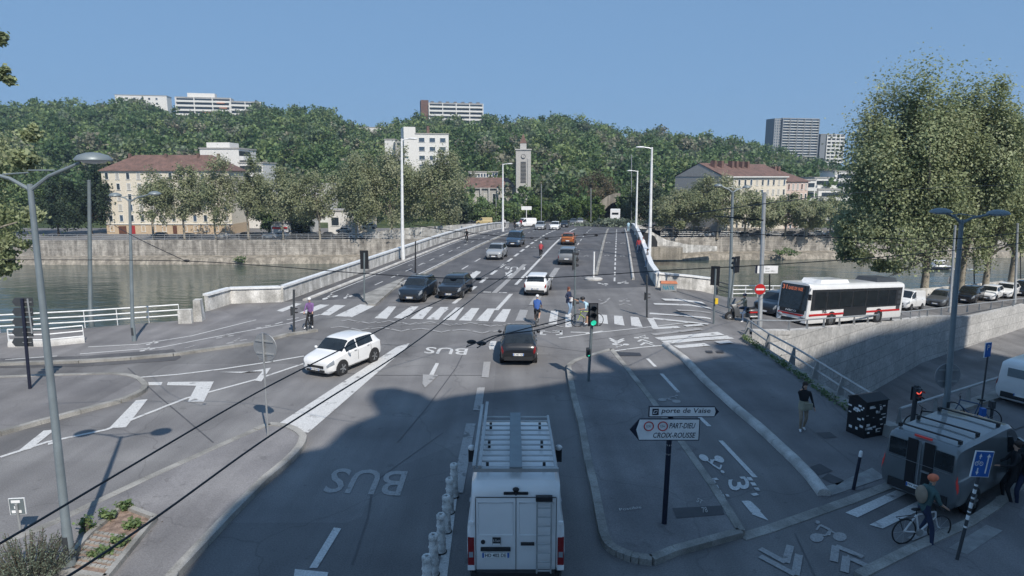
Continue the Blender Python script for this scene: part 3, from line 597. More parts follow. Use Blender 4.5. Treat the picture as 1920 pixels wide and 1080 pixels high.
# far thin lamp posts near the roundabout
for x, y0, y1, l in ((1015, 418, 345, 'thin far lamp post right of the church tower'), (930, 418, 370, 'thin far post in front of the church hedge'), (1184, 418, 290, 'thin tall far lamp post left of the right masts'), (1108, 416, 352, 'thin far lamp post beside the road end')):
    Y = 165; a = atY(x, y0, Y); b = atY(x, y1, Y); tag(MB().tube([a, b], .12, 6).build('lamp_post', 'sign_back'), l, 'lamp post', 'thin lamp posts beyond the bridge')
def head(parent, c, rz=0, lit=None, n=3, w_=.3, front=True, ph=.3):
    """traffic signal head: housing, hoods and lenses; c = centre, front faces -Y turned by rz"""
    h = n * ph; cs, sn = math.cos(rz), math.sin(rz); R_ = lambda x, y, z: (c[0] + x * cs - y * sn, c[1] + x * sn + y * cs, c[2] + z)
    o = MB().box(c, (w_, .16, h), rz).build('signal_head', 'dark_grey', parent)
    if front is not None: MB().box(R_(0, .09, 0), (w_ * 1.35, .02, h * 1.12), rz).build('backing_board', 'black', o)
    for i in range(n):
        z = h / 2 - ph * (i + .5); m = 'lens_off' if lit != i else ('green_lit' if i == n - 1 else 'red_lit')
        l = MB(); l.add([R_(0 + .4 * w_ * math.cos(a * math.pi / 6), -.085, z + .4 * w_ * math.sin(a * math.pi / 6)) for a in range(12)], [tuple(range(12))]); l.build('lens', m, o)
        v = MB(); k = 8; r = w_ * .43
        v.add([R_(r * math.cos(math.pi * a / k), -.08, z + r * math.sin(math.pi * a / k)) for a in range(k + 1)] + [R_(r * math.cos(math.pi * a / k), -.26, z + r * math.sin(math.pi * a / k)) for a in range(k + 1)], [(i_, i_ + 1, i_ + k + 2, i_ + k + 1) for i_ in range(k)])
        v.build('hood', 'black', o)
    return o
GS = 'traffic signals of the junction'
def signal(bx, by, tx, ty, label, heads, m='grey_paint', dz=0.0, r=.06):
    root, p, t = pole('traffic_signal', label, 'traffic signal', bx, by, tx, ty, r, m, dz, group=GS)
    for (hx, hy, rz, lit, n, w_, ph) in heads:
        q = hgt(p, hx, hy) - p; head(root, (q.x, -.1 if abs(rz) < 1 else .1, q.z), rz, lit, n, w_, True, ph)
    return root
signal(1103, 720, 1112, 572, 'traffic signal showing green on the kerbed island in the foreground', [(1112, 590, 0, 2, 3, .3, .29), (1103, 660, 0, 1, 2, .13, .17)], dz=.13)
signal(683, 567, 683, 474, 'traffic signal seen from behind on the small left island', [(683, 487, math.pi, None, 3, .42, .38)], dz=.13)
signal(1338, 607, 1342, 504, 'traffic signal seen from behind with a yellow box on its pole', [(1342, 517, math.pi - .3, None, 3, .38, .34)])
signal(551, 626, 551, 543, 'thin signal pole with a small black repeater beside the purple cyclist', [(548, 584, 1.6, None, 2, .16, .22)], m='dark_grey')
signal(1078, 604, 1078, 478, 'signal pole leaned on by the cyclist at the crossing', [(1077, 489, 1.4, None, 3, .3, .34), (1078, 566, 1.4, None, 2, .2, .24)])
signal(1213, 595, 1213, 515, 'thin dark signal pole with a small box right of the zebra crossing', [(1212, 556, 1.5, None, 2, .15, .22)], m='dark_grey')
signal(1706, 832, 1719, 722, 'pedestrian signal showing a red figure near the grey van', [(1716, 737, 0, 0, 2, .21, .2)], m='dark_grey', r=.07)
r_ = signal(1366, 590, 1380, 485, 'signal head seen from behind hung on the lamp behind the motorcycle', [(1381, 496, math.pi + .6, None, 3, .36, .32)])
p = anchor(1338, 607); q = hgt(p, 1342, 564) - p; tag(MB().box((0, 0, 0), (.16, .14, .34)).build('request_box', 'yellow', None, loc=p + q + Vector((0, -.12, 0))), 'small yellow request box on the signal pole right of the zebra', 'signal box')
# round and square signs


def round_sign(label, c, r, face, back='sign_back', rz=0.0, bar=False):
    root = thing('road_sign', label, 'road sign', c, rz)
    MB().lathe([(.001, -.02), (r, -.02), (r * 1.02, 0), (r, .015), (.001, .015)], axis='y', n=30).build('sign_plate', back, root, smooth=30)
    MB().lathe([(.001, -.026), (r * .95, -.026)], axis='y', n=30).build('sign_face', face, root)
    if bar: MB().box((0, -.032, 0), (r * 1.4, .008, r * .32)).build('bar', 'white_plain', root)
    m_ = MB().box((0, .03, r * .45), (r * 1.5, .03, .05)).box((0, .03, -r * .45), (r * 1.5, .03, .05)); m_.build('bracket', 'galv', root); return root
root, p, t = pole('sign_post', 'thin galvanised post of the round sign on the left island', 'sign post', 503, 824, 492, 624, .032, 'galv', .13)
c_ = p + (hgt(p, 496, 652) - p); round_sign('round traffic sign seen from behind at the tip of the left island', c_ + Vector((0, .06, 0)), .46, 'white_plain', rz=math.pi - .35)
c_ = p + (hgt(p, 497, 671) - p); root = thing('road_sign', 'small square supplementary plate below the round sign on the left island', 'road sign', c_ + Vector((0, .07, 0)), -.35); MB().box((0, 0, 0), (.55, .02, .25)).build('sign_plate', 'sign_back', root); MB().box((0, -.02, .06), (.5, .03, .03)).build('bracket', 'galv', root)
p = anchor(1424, 612); round_sign('red no-entry sign with a white bar left of the bus', hgt(p, 1422, 541) + Vector((0, -.25, 0)), .34, 'red', bar=True)
p = anchor(1770, 790); round_sign('round sign seen from behind on the lamp beside the underpass', hgt(p, 1781, 706) + Vector((0, .12, 0)), .45, 'white_plain', rz=math.pi)
p = anchor(1780, 586); round_sign('small round sign seen edge-lit beside the grey parked car', hgt(p, 1783, 525) + Vector((0, .14, 0)), .36, 'white_plain', rz=math.pi + .5)
def rot_plate(name, label, cat, c, w_, h_, m, rz, border=None, thick=.03):
    root = thing(name, label, cat, c, rz)
    MB().box((0, 0, 0), (w_, thick, h_)).build('sign_plate', border or m, root)
    if border: MB().box((0, -thick / 2 - .003, 0), (w_ * .93, .006, h_ * .95)).build('sign_face', m, root)
    return root
def vtext(s, parent, x0, z0, wd, ht, m, y=-.02, shear=0.0, bold=0.0, name='lettering'):
    vs, fs = text_polys(s, bold=bold); xs_ = [v[0] for v in vs]; ys_ = [v[1] for v in vs]; a, b = min(xs_), max(xs_); c, d = min(ys_), max(ys_)
    out = []
    for v in vs:
        tx, tz_ = (v[0] - a) / (b - a), (v[1] - c) / (d - c); out.append((x0 + tx * wd + tz_ * shear * ht, y, z0 + tz_ * ht))
    return MB().add(out, fs).build(name, m, parent)
# blue sign with bicycle and arrows
root, p, t = pole('sign_post', 'sticker-covered leaning post of the blue cycle sign', 'sign post', 1793, 1058, 1838, 880, .035, 'dark_grey', .12)
for f, l_ in ((.36, .02), (.45, .05), (.53, .015), (.58, .06), (.68, .02), (.74, .045), (.82, .02)): MB().tube([(t.x * f, 0, t.z * f), (t.x * (f + l_), 0, t.z * (f + l_))], .037, 8).build('sticker', 'white_plain', root)
bs = rot_plate('road_sign', 'square blue sign with a bicycle and up and down arrows, tilted', 'road sign', hgt(p, 1836, 867) + Vector((0, -.08, 0)), .56, .7, 'sign_blue', -.35, 'white_plain')
bs.rotation_euler = (0, .12, .18); bs.scale = (.85, .85, .85)
m_ = MB()
def arrow2(mb, x, z0, z1, w_=.04, y=-.026):
    s_ = 1 if z1 > z0 else -1; mb.box((x, y, (z0 + z1) / 2), (w_, .004, abs(z1 - z0))); mb.add([(x - w_ * 1.6, y - .002, z1), (x + w_ * 1.6, y - .002, z1), (x, y - .002, z1 + s_ * .09)], [(0, 1, 2)])
arrow2(m_, .13, -.24, .2); arrow2(m_, -.12, -.1, -.2, .03); arrow2(m_, -.12, .14, .2, .03); m_.build('arrow', 'white_plain', bs)
m_ = MB(); 
for cx in (-.19, -.05): m_.tube([(cx + .05 * math.cos(a * math.pi / 5), -.028, .02 + .05 * math.sin(a * math.pi / 5)) for a in range(11)], .008, 4)
m_.tube([(-.19, -.028, .02), (-.14, -.028, .1), (-.05, -.028, .02)], .008, 4); m_.build('bicycle_symbol', 'white_plain', bs)
# direction sign on dark post
root, p, t = pole('sign_post', 'dark round post of the white direction signs on the central island', 'sign post', 1245, 990, 1258, 770, .065, 'navy', .13)
for f in (.62, .7): MB().tube([(t.x * f, 0, t.z * f), (t.x * (f + .012), 0, t.z * (f + .012))], .067, 8).build('sticker', 'galv', root)
def arrow_sign(label, px0, px1, py0, py1, Y, left, name='direction_sign'):
    a, b = atY(px0, py1, Y), atY(px1, py0, Y); w_, h_ = b.x - a.x, b.z - a.z; root = thing(name, label, 'direction sign', (a.x, Y, a.z)); tip = h_ * .42
    def outline(e, tipx): 
        pts = [(tipx + e * 1.6, h_ / 2), (tip, e), (w_ - e, e), (w_ - e, h_ - e), (tip, h_ - e)]
        return pts if left else [(w_ - x, z) for x, z in pts]
    for nm, e, y0, y1, m, tx in (('sign_plate', 0, 0, .04, 'navy', 0), ('sign_face', .022, -.004, 0, 'white_plain', .12 if left else .05)):
        o_ = outline(e, tx); n_ = len(o_); vs = [(x, y0, z) for x, z in o_] + [(x, y1, z) for x, z in o_]
        MB().add(vs, [tuple(range(n_)), tuple(range(n_, 2 * n_))] + [(i, (i + 1) % n_, (i + 1) % n_ + n_, i + n_) for i in range(n_)]).build(nm, m, root)
    return root, w_, h_
YS = p.y - .12
s1, w_, h_ = arrow_sign('slim white arrow sign reading porte de Vaise, pointing right', 1216, 1349, 762, 782, YS, False)
vtext('porte de Vaise', s1, .3, .07, w_ - .52, h_ * .58, 'navy', y=-.008, shear=.15, bold=.006)
MB().box((.16, -.008, h_ / 2), (.15, .004, h_ * .6)).build('station_symbol', 'navy', s1); MB().tube([(.11, -.012, h_ * .34), (.13, -.012, h_ * .6), (.2, -.012, h_ * .66), (.19, -.012, h_ * .4), (.11, -.012, h_ * .34)], .008, 4).build('symbol_ring', 'white_plain', s1)
s2, w_, h_ = arrow_sign('large white arrow sign reading PART-DIEU CROIX-ROUSSE, pointing left', 1180, 1313, 785, 826, YS, True)
vtext('PART-DIEU', s2, w_ * .56, h_ * .56, w_ * .36, h_ * .25, 'navy', y=-.008, shear=.2, bold=.01); vtext('CROIX-ROUSSE', s2, w_ * .33, h_ * .13, w_ * .6, h_ * .24, 'navy', y=-.008, shear=.2, bold=.01)
for cx, tx_ in ((.27, '3,5t'), (.47, '3,5m')):
    m_ = MB().tube([(w_ * cx + h_ * .2 * math.cos(a * math.pi / 8), -.01, h_ * .66 + h_ * .2 * math.sin(a * math.pi / 8)) for a in range(17)], .014, 4); o_ = m_.build('limit_ring', 'red', s2); vtext(tx_, o_, w_ * cx - h_ * .11, h_ * .6, h_ * .2, h_ * .12, 'navy', y=-.01)
# street name board
root, p, t = pole('sign_post', 'thin post of the white name board left of the bus', 'sign post', 1443, 566, 1443, 514, .06, 'black')
a = hgt(p, 1415, 512); b = hgt(p, 1458, 498); root = thing('name_board', 'white board with small dark lettering above the river railing', 'name board', (a.x, a.y - .1, a.z))
MB().box(((b.x - a.x) / 2, 0, (b.z - a.z) / 2), (b.x - a.x, .05, b.z - a.z)).build('sign_plate', 'white_plain', root); MB().box((.07, -.03, (b.z - a.z) / 2), (.16, .01, (b.z - a.z))).build('end_band', 'navy', root)
vtext('Quai', root, .75, .3, .35, .12, 'navy', y=-.03); vtext('Joseph Gillet', root, .75, .1, .75, .13, 'navy', y=-.03)
for i in range(3): MB().box((.4, -.03, .17 + i * .09), (.2, .006, .03)).build('line', 'navy', root)
# direction board seen from behind, left
root, p, t = pole('sign_post', 'twin-railed dark post behind the five stacked boards on the left island', 'sign post', 57, 734, 41, 560, .06, 'navy', .12)
MB().tube([(t.x + .22, .0, t.z * .62), (t.x + .22, 0, t.z)], .03, 8).build('upright', 'galv', root)
for i in range(5):
    y0 = 558 + i * 19; a = hgt(p, 20, y0 + 17); b = hgt(p, 57, y0 + 1); x = a.x + p.x * 0
    o_ = thing('direction_board', ['topmost', 'second', 'third', 'fourth', 'lowest'][i] + ' of five dark direction boards stacked on one post at the left', 'direction board', (a.x, a.y + .09, a.z), 0, 'five boards seen from behind')
    MB().add([(0, 0, (b.z - a.z) / 2), (.12, 0, 0), (b.x - a.x, 0, 0), (b.x - a.x, 0, b.z - a.z), (.12, 0, b.z - a.z), (0, .03, (b.z - a.z) / 2), (.12, .03, 0), (b.x - a.x, .03, 0), (b.x - a.x, .03, b.z - a.z), (.12, .03, b.z - a.z)], [(0, 1, 2, 3, 4), (5, 6, 7, 8, 9), (0, 1, 6, 5), (1, 2, 7, 6), (2, 3, 8, 7), (3, 4, 9, 8), (4, 0, 5, 9)]).build('sign_plate', 'dark_grey', o_)
    MB().box(((b.x - a.x) * .75, -.02, (b.z - a.z) / 2), (.35, .02, .03)).build('bracket', 'galv', o_)
# small sign bottom-left seen from behind
root, p, t = pole('sign_post', 'short post of the small square sign by the bush', 'sign post', 40, 1005, 30, 945, .03, 'galv', .13)
rb = rot_plate('road_sign', 'small square sign seen from behind with white stickers, bottom left', 'road sign', hgt(p, 30, 951) + Vector((0, .05, 0)), .36, .42, 'grey_paint', .1, 'white_plain')
for z, w2 in ((.13, .2), (-.02, .09), (-.13, .22)): MB().box((-.02, -.024, z), (w2, .004, .07)).build('sticker', 'white_plain', rb)
# parking sign on thin post over the ramp
root, p, t = pole('sign_post', 'thin post of the small blue-green sign beyond the ramp rail', 'sign post', 1838, 776, 1852, 668, .03, 'dark_grey')
rp = rot_plate('road_sign', 'small blue sign with a letter P above the underpass ramp', 'road sign', hgt(p, 1852, 656), .3, .55, 'sign_blue', .3, 'white_plain'); vtext('P', rp, -.07, 0, .13, .2, 'white_plain', y=-.03)
# bollards
def bollard(bx, by, label):
    p = anchor(bx, by); root = thing('bollard', label, 'bollard', p, 0, 'dark bollards with white tops'); root.rotation_euler = (0, .1, 0)
    MB().lathe([(.05, 0), (.045, .05), (.04, 1.0)], n=12).build('post', 'navy', root, smooth=30); MB().lathe([(.046, .98), (.046, 1.12), (.03, 1.15), (.001, 1.155)], n=12).build('cap', 'white_plain', root, smooth=30)
bollard(1600, 918, 'dark bollard with a white top beside the tactile strip'); bollard(1669, 898, 'dark bollard with a white top nearest the grey van')
for x, y in ((1778, 800), (1822, 792), (1860, 778)): pass
# white flexible posts by the big van
def delineator():
    root = thing('delineator', '', 'lane post', (0, 0, 0)); mb = MB(); prof = [(.11, 0)]; z = .02
    for i in range(5): prof += [(.115, z), (.095, z + .05), (.1, z + .1), (.088, z + .15)]; z += .165
    prof += [(.09, z), (.105, z + .02), (.105, z + .1), (.08, z + .13), (.045, z + .13), (.04, z + .09)]
    mb.lathe(prof, n=14); mb.build('stem', 'worn_white', root, smooth=35)
    MB().lathe([(.04, z + .1), (.001, z + .1)], n=12).build('hole', 'black', root); MB().lathe([(.13, 0), (.13, .03), (.1, .04)], n=14).build('foot', 'rubber', root); return root
mixnodes('worn_white', [(.4, .4, .39), (.6, .6, .58), (.66, .66, .64)], 5, bscale=40, lo=.38, hi=.56)
D0 = delineator()
nm = ['farthest', 'second farthest', 'third farthest', 'third nearest', 'second nearest', 'nearest']
for i, (x, y) in enumerate([(852, 932), (844, 962), (838, 998), (828, 1036), (814, 1078), (802, 1122)]):
    p = G(x, y); l = nm[i] + ' of the six worn white lane posts left of the big van'
    if i == 0: D0.location = p; D0['label'] = l; D0['group'] = 'white lane posts'
    else: dup(D0, None, p, i * .7, l)
# railings
def railing(name, label, pts, h, rails, gap, m, r=.035, slant=0, pr=None, dz=0, cat='railing', top=None, base=None):
    root = thing(name, label, cat, pts[0]); o0 = Vector(pts[0]); P_ = [Vector(p) - o0 + Vector((0, 0, dz)) for p in pts]
    for k in range(rails):
        z = h * (k + 1) / rails if rails > 1 else h
        MB().tube([p + Vector((0, 0, z)) for p in P_], (top or r) if k == rails - 1 else r, 8).build('rail', m, root, smooth=40)
    post = None
    for a, b in zip(P_, P_[1:]):
        n = max(1, round((b - a).length / gap)); d = (b - a).normalized(); rz = math.atan2(d.y, d.x)
        for i in range(n + (b is P_[-1])):
            p = a.lerp(b, i / n)
            if post is None:
                post = MB(); w_ = pr or .05
                post.add([(-w_ / 3, -w_ - slant, -.05), (w_ / 3, -w_ - slant, -.05), (w_ / 3, w_, -.05), (-w_ / 3, w_, -.05), (-w_ / 3, -w_ * .5, h), (w_ / 3, -w_ * .5, h), (w_ / 3, w_ * .5, h), (-w_ / 3, w_ * .5, h)], [(3, 2, 1, 0), (4, 5, 6, 7), (0, 1, 5, 4), (1, 2, 6, 5), (2, 3, 7, 6), (3, 0, 4, 7)])
                post = post.build('post', m, root, loc=p, rz=rz); q = post
            else: q = post.copy(); COL.objects.link(q); q.parent = root; q.location = p
            q.rotation_euler.z = rz
    return root
railing('railing', 'white three-rail railing along the river on the left', [G(*p) for p in ((-260, 641), (0, 622), (160, 613), (337, 600))], .95, 3, 1.9, 'white_metal', .04)
tag(MB().box((0, 0, .42), (.75, .3, .84)).build('stone_post', 'parapet_white', None, loc=G(349, 606), rz=.12), 'square pale stone block at the end of the left river railing', 'stone post')
o = MB(); o.prism([(0, 0), (.55, .05), (.5, 1.0), (.05, .95)], 0, .1); 
tag(MB().box((0, 0, .65), (.5, .7, 1.3), 0, .8).build('stone_post', 'parapet_white', None, loc=G(374, 601), rz=.2), 'tapered whitewashed stone pier where the left parapet begins', 'stone post')
railing('railing', 'short white railing on a white plinth at the left edge', [G(18, 648), G(90, 647), G(158, 640)], .85, 3, 1.1, 'white_metal', .035)
tag(separator('plinth', gp([(18, 650), (90, 649), (160, 642)]), .14, .3), 'low white plinth under the short railing at the left edge', 'plinth')
railing('railing', 'tubular steel railing along the near edge of the underpass', [G(*p) for p in ((1402, 628), (1440, 656), (1487, 684), (1530, 713), (1577, 745), (1655, 797))], .85, 2, 2.2, 'galv', .045, .15, .09)
railing('railing', 'tubular steel railing on top of the far underpass wall below the bus', [Vector((p.x, p.y + .15, hz(p.x, p.y) + .2)) for p in TF], .62, 1, 2.2, 'galv', .05, .02, .07)
railing('railing', 'tubular steel railing beside the ramp behind the grey van', [Vector((p.x, p.y, hz(p.x, p.y) + .16)) for p in (TN[1] + Vector((.4, .0, 0)), TN[2], TN[3])], .55, 1, 2.6, 'galv', .05, .02, .08)
railing('railing', 'white three-rail railing along the river behind the motorcycle', [G(*p) for p in ((1373, 558), (1420, 557), (1500, 556))], .95, 3, 2.0, 'white_metal', .045)
# low stone wall on the right quay
mb = MB(); q = [(1690, 556), (1742, 553), (1800, 547), (1859, 541), (1917, 535), (2000, 526)]; W_ = gp(q)
for a, b in zip(W_, W_[1:]): mb.bar(a + Vector((0, 0, .35)), b + Vector((0, 0, .35)), .35, .8)
tag(mb.build('quay_parapet', 'parapet_white'), 'low mottled stone wall between the parked cars and the river at right', 'low wall')
# bridge parapets: white coping on a stained wall, overhanging slab, end walls
def parapet(label, pts, h, inner):
    root = thing('bridge_parapet', label, 'parapet', pts[0]); o0 = Vector(pts[0]); w1 = MB(); w2 = MB()
    for a, b in zip(pts, pts[1:]):
        a = Vector(a) - o0; b = Vector(b) - o0; w1.bar(a + Vector((0, 0, h / 2 - .1)), b + Vector((0, 0, h / 2 - .1)), .22, h + .2); w2.bar(a + Vector((0, 0, h + .06)), b + Vector((0, 0, h + .06)), .42, .14)
    w1.build('wall', 'parapet_white', root); w2.build('coping', 'white_metal', root); return root
parapet('long white parapet along the left edge of the bridge', [G(388, 583), G(432, 569), G(529, 566)] + [B(u, -22.8) for u in (44, 52, 60, 68, 76, 84, 92, 100, 108, 116, 124, 134)], 1.0, 1)
parapet('white parapet along the right edge of the bridge, in shade on its road side', [G(1345, 549), G(1295, 543), G(1232, 538)] + [B(u, 3.0) for u in (56, 64, 72, 80, 88, 96, 104, 112, 122, 134)], 1.05, -1)
railing('railing', 'dark railing on the right end of the bridge wall by the signals', [G(1345, 550), G(1367, 556)], .95, 3, 1.0, 'dark_grey', .04)
# grit bin with graffiti
p = G(1253, 545); root = thing('grit_bin', 'orange-lidded grey bin with blue graffiti against the white bridge wall', 'bin', p, -.1)
MB().box((0, 0, .3), (1.15, .5, .6), 0, 1.05).build('body', 'galv', root); MB().box((0, 0, .66), (1.3, .6, .14), 0, .9).build('lid', mat('bin_orange', (.55, .2, .1), .6), root)
vtext('NAYK', root, -.45, .12, .9, .32, mat('graffiti_blue', (.05, .25, .35), .5), y=-.27, bold=.03, name='graffiti')
# white slim post with round foot
p = G(1113, 524); root = thing('white_post', 'slim white post on a round base where the cycle track begins', 'post', p)
MB().tube([(0, 0, .1), (0, 0, 2.35)], .07, 10).build('post', 'white_plain', root, smooth=40); MB().lathe([(.75, 0), (.75, .1), (.6, .16), (.1, .18)], n=18).build('foot', 'kerb_white', root, smooth=40)
# poster kiosk
p = G(1622, 812); root = thing('poster_column', 'black electrical cabinet covered with white posters beside the underpass rail', 'poster cabinet', p, .35)
MB().box((0, 0, .62), (.95, .7, 1.24)).build('body', 'black', root); MB().prism([(-.5, -.38), (.5, -.38), (.5, .38), (-.5, .38)], 1.24, 1.27).add([(-.5, -.38, 1.272), (.5, -.38, 1.272), (.5, .38, 1.272), (-.5, .38, 1.272), (-.5, 0, 1.42), (.5, 0, 1.42)], [(0, 1, 5, 4), (3, 2, 5, 4), (0, 4, 3), (1, 5, 2)]).build('roof', 'black', root)
random.seed(5)
for k in range(26):
    x = random.uniform(-.4, .36); z = random.uniform(.12, 1.12); w2 = random.uniform(.06, .2); MB().box((x, -.354 - .0004 * k, z), (w2, .006, random.uniform(.015, .09))).build('poster_scrap', 'white_plain' if k % 4 else 'galv', root)
for k in range(16):
    y = random.uniform(-.28, .28); z = random.uniform(.12, 1.12); MB().box((-.479 - .0004 * k, y, z), (.006, random.uniform(.05, .15), random.uniform(.02, .09))).build('poster_scrap', 'white_plain', root)
for s, z, w2 in (('CONCERT', 1.0, .5), ('SAMEDI', .8, .4)): pass
tag(MB().box((0, 0, .2), (.5, .5, .4), .3, .85).build('concrete_block', 'concrete', None, loc=G(1665, 815)), 'small concrete block at the foot of the rail behind the cabinet', 'concrete block')
# overhead wires
def wire(label, pts, r=.016, ins=()):
    P_ = [atY(x, y, 0.001) if 0 else Gz(x, y, z) for x, y, z in pts]; P_ = catmull(P_, 6); mb = MB().tube(P_, r, 6)
    o = mb.build('overhead_wire', 'black'); tag(o, label, 'wire', 'overhead wires of the trolleybus lines')
    for x, y, z in ins:
        p = Gz(x, y, z); MB().ell(p, (.09, .05, .04)).build('clamp', 'black', o)
    return o
wire('thick black trolley wire from the left edge over the white hatchback', [(-120, 1082, 6), (0, 1019, 6), (240, 877, 6), (480, 737, 6), (640, 655, 6), (790, 580, 6), (875, 540, 6), (897, 523, 6), (960, 488, 6)], .0095, [(880, 536, 6)])
wire('thick black trolley wire rising from the bottom left corner over the painted wedge', [(60, 1110, 6), (130, 1079, 6), (300, 965, 6), (480, 835, 6), (600, 757, 6), (760, 655, 6), (880, 565, 6), (905, 545, 6), (960, 510, 6)], .0095)
wire('black span wire crossing the whole view above the bridge entrance', [(-60, 488, 6.3), (0, 487, 6.3), (330, 489, 6.2), (520, 500, 6.1), (700, 514, 6.1), (897, 523, 6.05), (1060, 519, 6.1), (1250, 507, 6.2), (1430, 497, 6.3), (1700, 478, 6.4), (1990, 448, 6.5)], .012, [(897, 523, 6.05), (850, 524, 6.05)])
wire('thin wire sloping down to the span wire on the left', [(215, 423, 7), (260, 448, 6.8), (345, 488, 6.3)], .01, [(350, 489, 6.25)])
wire('pair of curved trolley wires over the black car, upper one', [(875, 650, 5.6), (900, 640, 5.6), (930, 629, 5.6), (965, 624, 5.6), (1010, 618, 5.6), (1075, 600, 5.6)], .011, [(884, 641, 5.6)])
wire('pair of curved trolley wires over the black car, lower one', [(895, 652, 5.6), (920, 637, 5.6), (945, 627, 5.6), (1010, 610, 5.6), (1060, 598, 5.6)], .011, [(903, 644, 5.6)])
wire('faint wire crossing the bridge in front of the orange car', [(776, 422, 7), (860, 434, 6.6), (990, 446, 6), (1100, 440, 6), (1204, 434, 6.4)], .014, [(997, 446, 6), (1025, 447, 6), (1097, 440, 6), (1118, 441, 6), (1168, 436, 6)])
wire('second faint wire crossing the bridge behind the minivan', [(760, 440, 6.2), (860, 448, 6), (1000, 450, 6), (1120, 443, 6)], .012)
wire('high thin wire from the pole by the bus to the big tree', [(1290, 402, 7.6), (1433, 382, 7.7), (1600, 362, 7.8), (1760, 352, 7.9), (1960, 344, 8)], .014)
wire('thin wire between the lamp and the pole left of the bus', [(1340, 405, 7.4), (1375, 408, 7.3), (1431, 413, 7.2)], .02)
wire('thin wire passing in front of the trees over the bus', [(1200, 425, 7), (1433, 440, 6.8), (1600, 446, 6.8), (1803, 447, 6.8), (1960, 430, 7)], .012)
# ---------------------------------------------------------------- vehicles
PAINT = dict(white=(.78, .78, .77), black=(.018, .019, .022), darkblue=(.02, .03, .045), silver=(.42, .43, .43), grey=(.12, .125, .13), midgrey=(.22, .23, .235), orange=(.42, .13, .03), blue=(.05, .09, .15), red=(.3, .02, .02), vangrey=(.17, .19, .2), beige=(.5, .4, .2))
for k, c in PAINT.items(): mat('paint_' + k, c, .35, .0 if k in ('white', 'beige') else .35, var=.05, scale=1.5, coat=.8)
mat('headlight', (.3, .33, .36), .08, .2, spec=.9); mat('taillight', (.22, .01, .012), .2, spec=.8); mat('plate_white', (.75, .75, .73), .5); mat('rim', (.4, .41, .42), .3, .8); mat('trim', (.022, .023, .025), .55); mat('brake_lit', (.5, .05, .045), .3, emit=.05)
PROF = {  # station: (y from front as share of L, bottom, belt z, top z, half width at belt, half width at top edge) in shares of H and W/2
 'hatch': [(0, .2, .36, .42, .66, .5), (.012, .15, .46, .5, .82, .64), (.05, .13, .53, .57, .93, .76), (.13, .13, .58, .625, .97, .84), (.235, .13, .62, .675, .985, .84), (.30, .13, .63, .79, .99, .79), (.385, .13, .635, .955, 1, .73), (.5, .13, .64, 1, 1, .74), (.68, .13, .65, .99, 1, .73), (.84, .13, .665, .95, .98, .71), (.915, .14, .66, .82, .96, .72), (.962, .16, .65, .69, .93, .74), (.99, .2, .55, .6, .86, .7), (1, .25, .45, .5, .8, .6)],
 'suv': [(0, .2, .4, .46, .72, .55), (.012, .16, .52, .56, .86, .68), (.04, .15, .58, .61, .95, .78), (.12, .15, .61, .64, .98, .86), (.235, .15, .63, .68, .99, .85), (.30, .15, .64, .80, .99, .8), (.375, .15, .645, .955, 1, .76), (.5, .15, .65, 1, 1, .77), (.7, .15, .66, .99, 1, .76), (.87, .15, .67, .95, .98, .73), (.935, .16, .66, .8, .96, .74), (.97, .18, .64, .68, .94, .76), (.99, .22, .55, .6, .9, .74), (1, .27, .45, .5, .84, .66)],
 'minivan': [(0, .2, .36, .42, .72, .55), (.015, .14, .44, .48, .86, .68), (.05, .13, .5, .53, .95, .78), (.12, .13, .53, .57, .98, .84), (.18, .13, .55, .63, .99, .83), (.25, .13, .56, .78, .99, .8), (.34, .13, .57, .95, 1, .78), (.5, .13, .58, 1, 1, .8), (.72, .13, .58, 1, 1, .8), (.9, .13, .58, .97, .99, .79), (.955, .15, .58, .84, .98, .8), (.985, .18, .56, .62, .95, .82), (.995, .2, .5, .55, .92, .8), (1, .25, .42, .48, .88, .75)],
 'van': [(0, .2, .34, .4, .74, .56), (.012, .14, .42, .46, .88, .7), (.04, .12, .48, .5, .96, .8), (.1, .12, .51, .54, .98, .84), (.16, .12, .53, .6, .99, .84), (.22, .12, .55, .76, .99, .84), (.3, .12, .56, .94, 1, .84), (.42, .12, .57, 1, 1, .87), (.72, .12, .57, 1, 1, .88), (.94, .12, .57, .99, 1, .88), (.975, .13, .57, .965, .99, .87), (.99, .16, .56, .92, .985, .86), (.996, .18, .52, .86, .98, .85), (1, .2, .46, .8, .97, .84)],
}
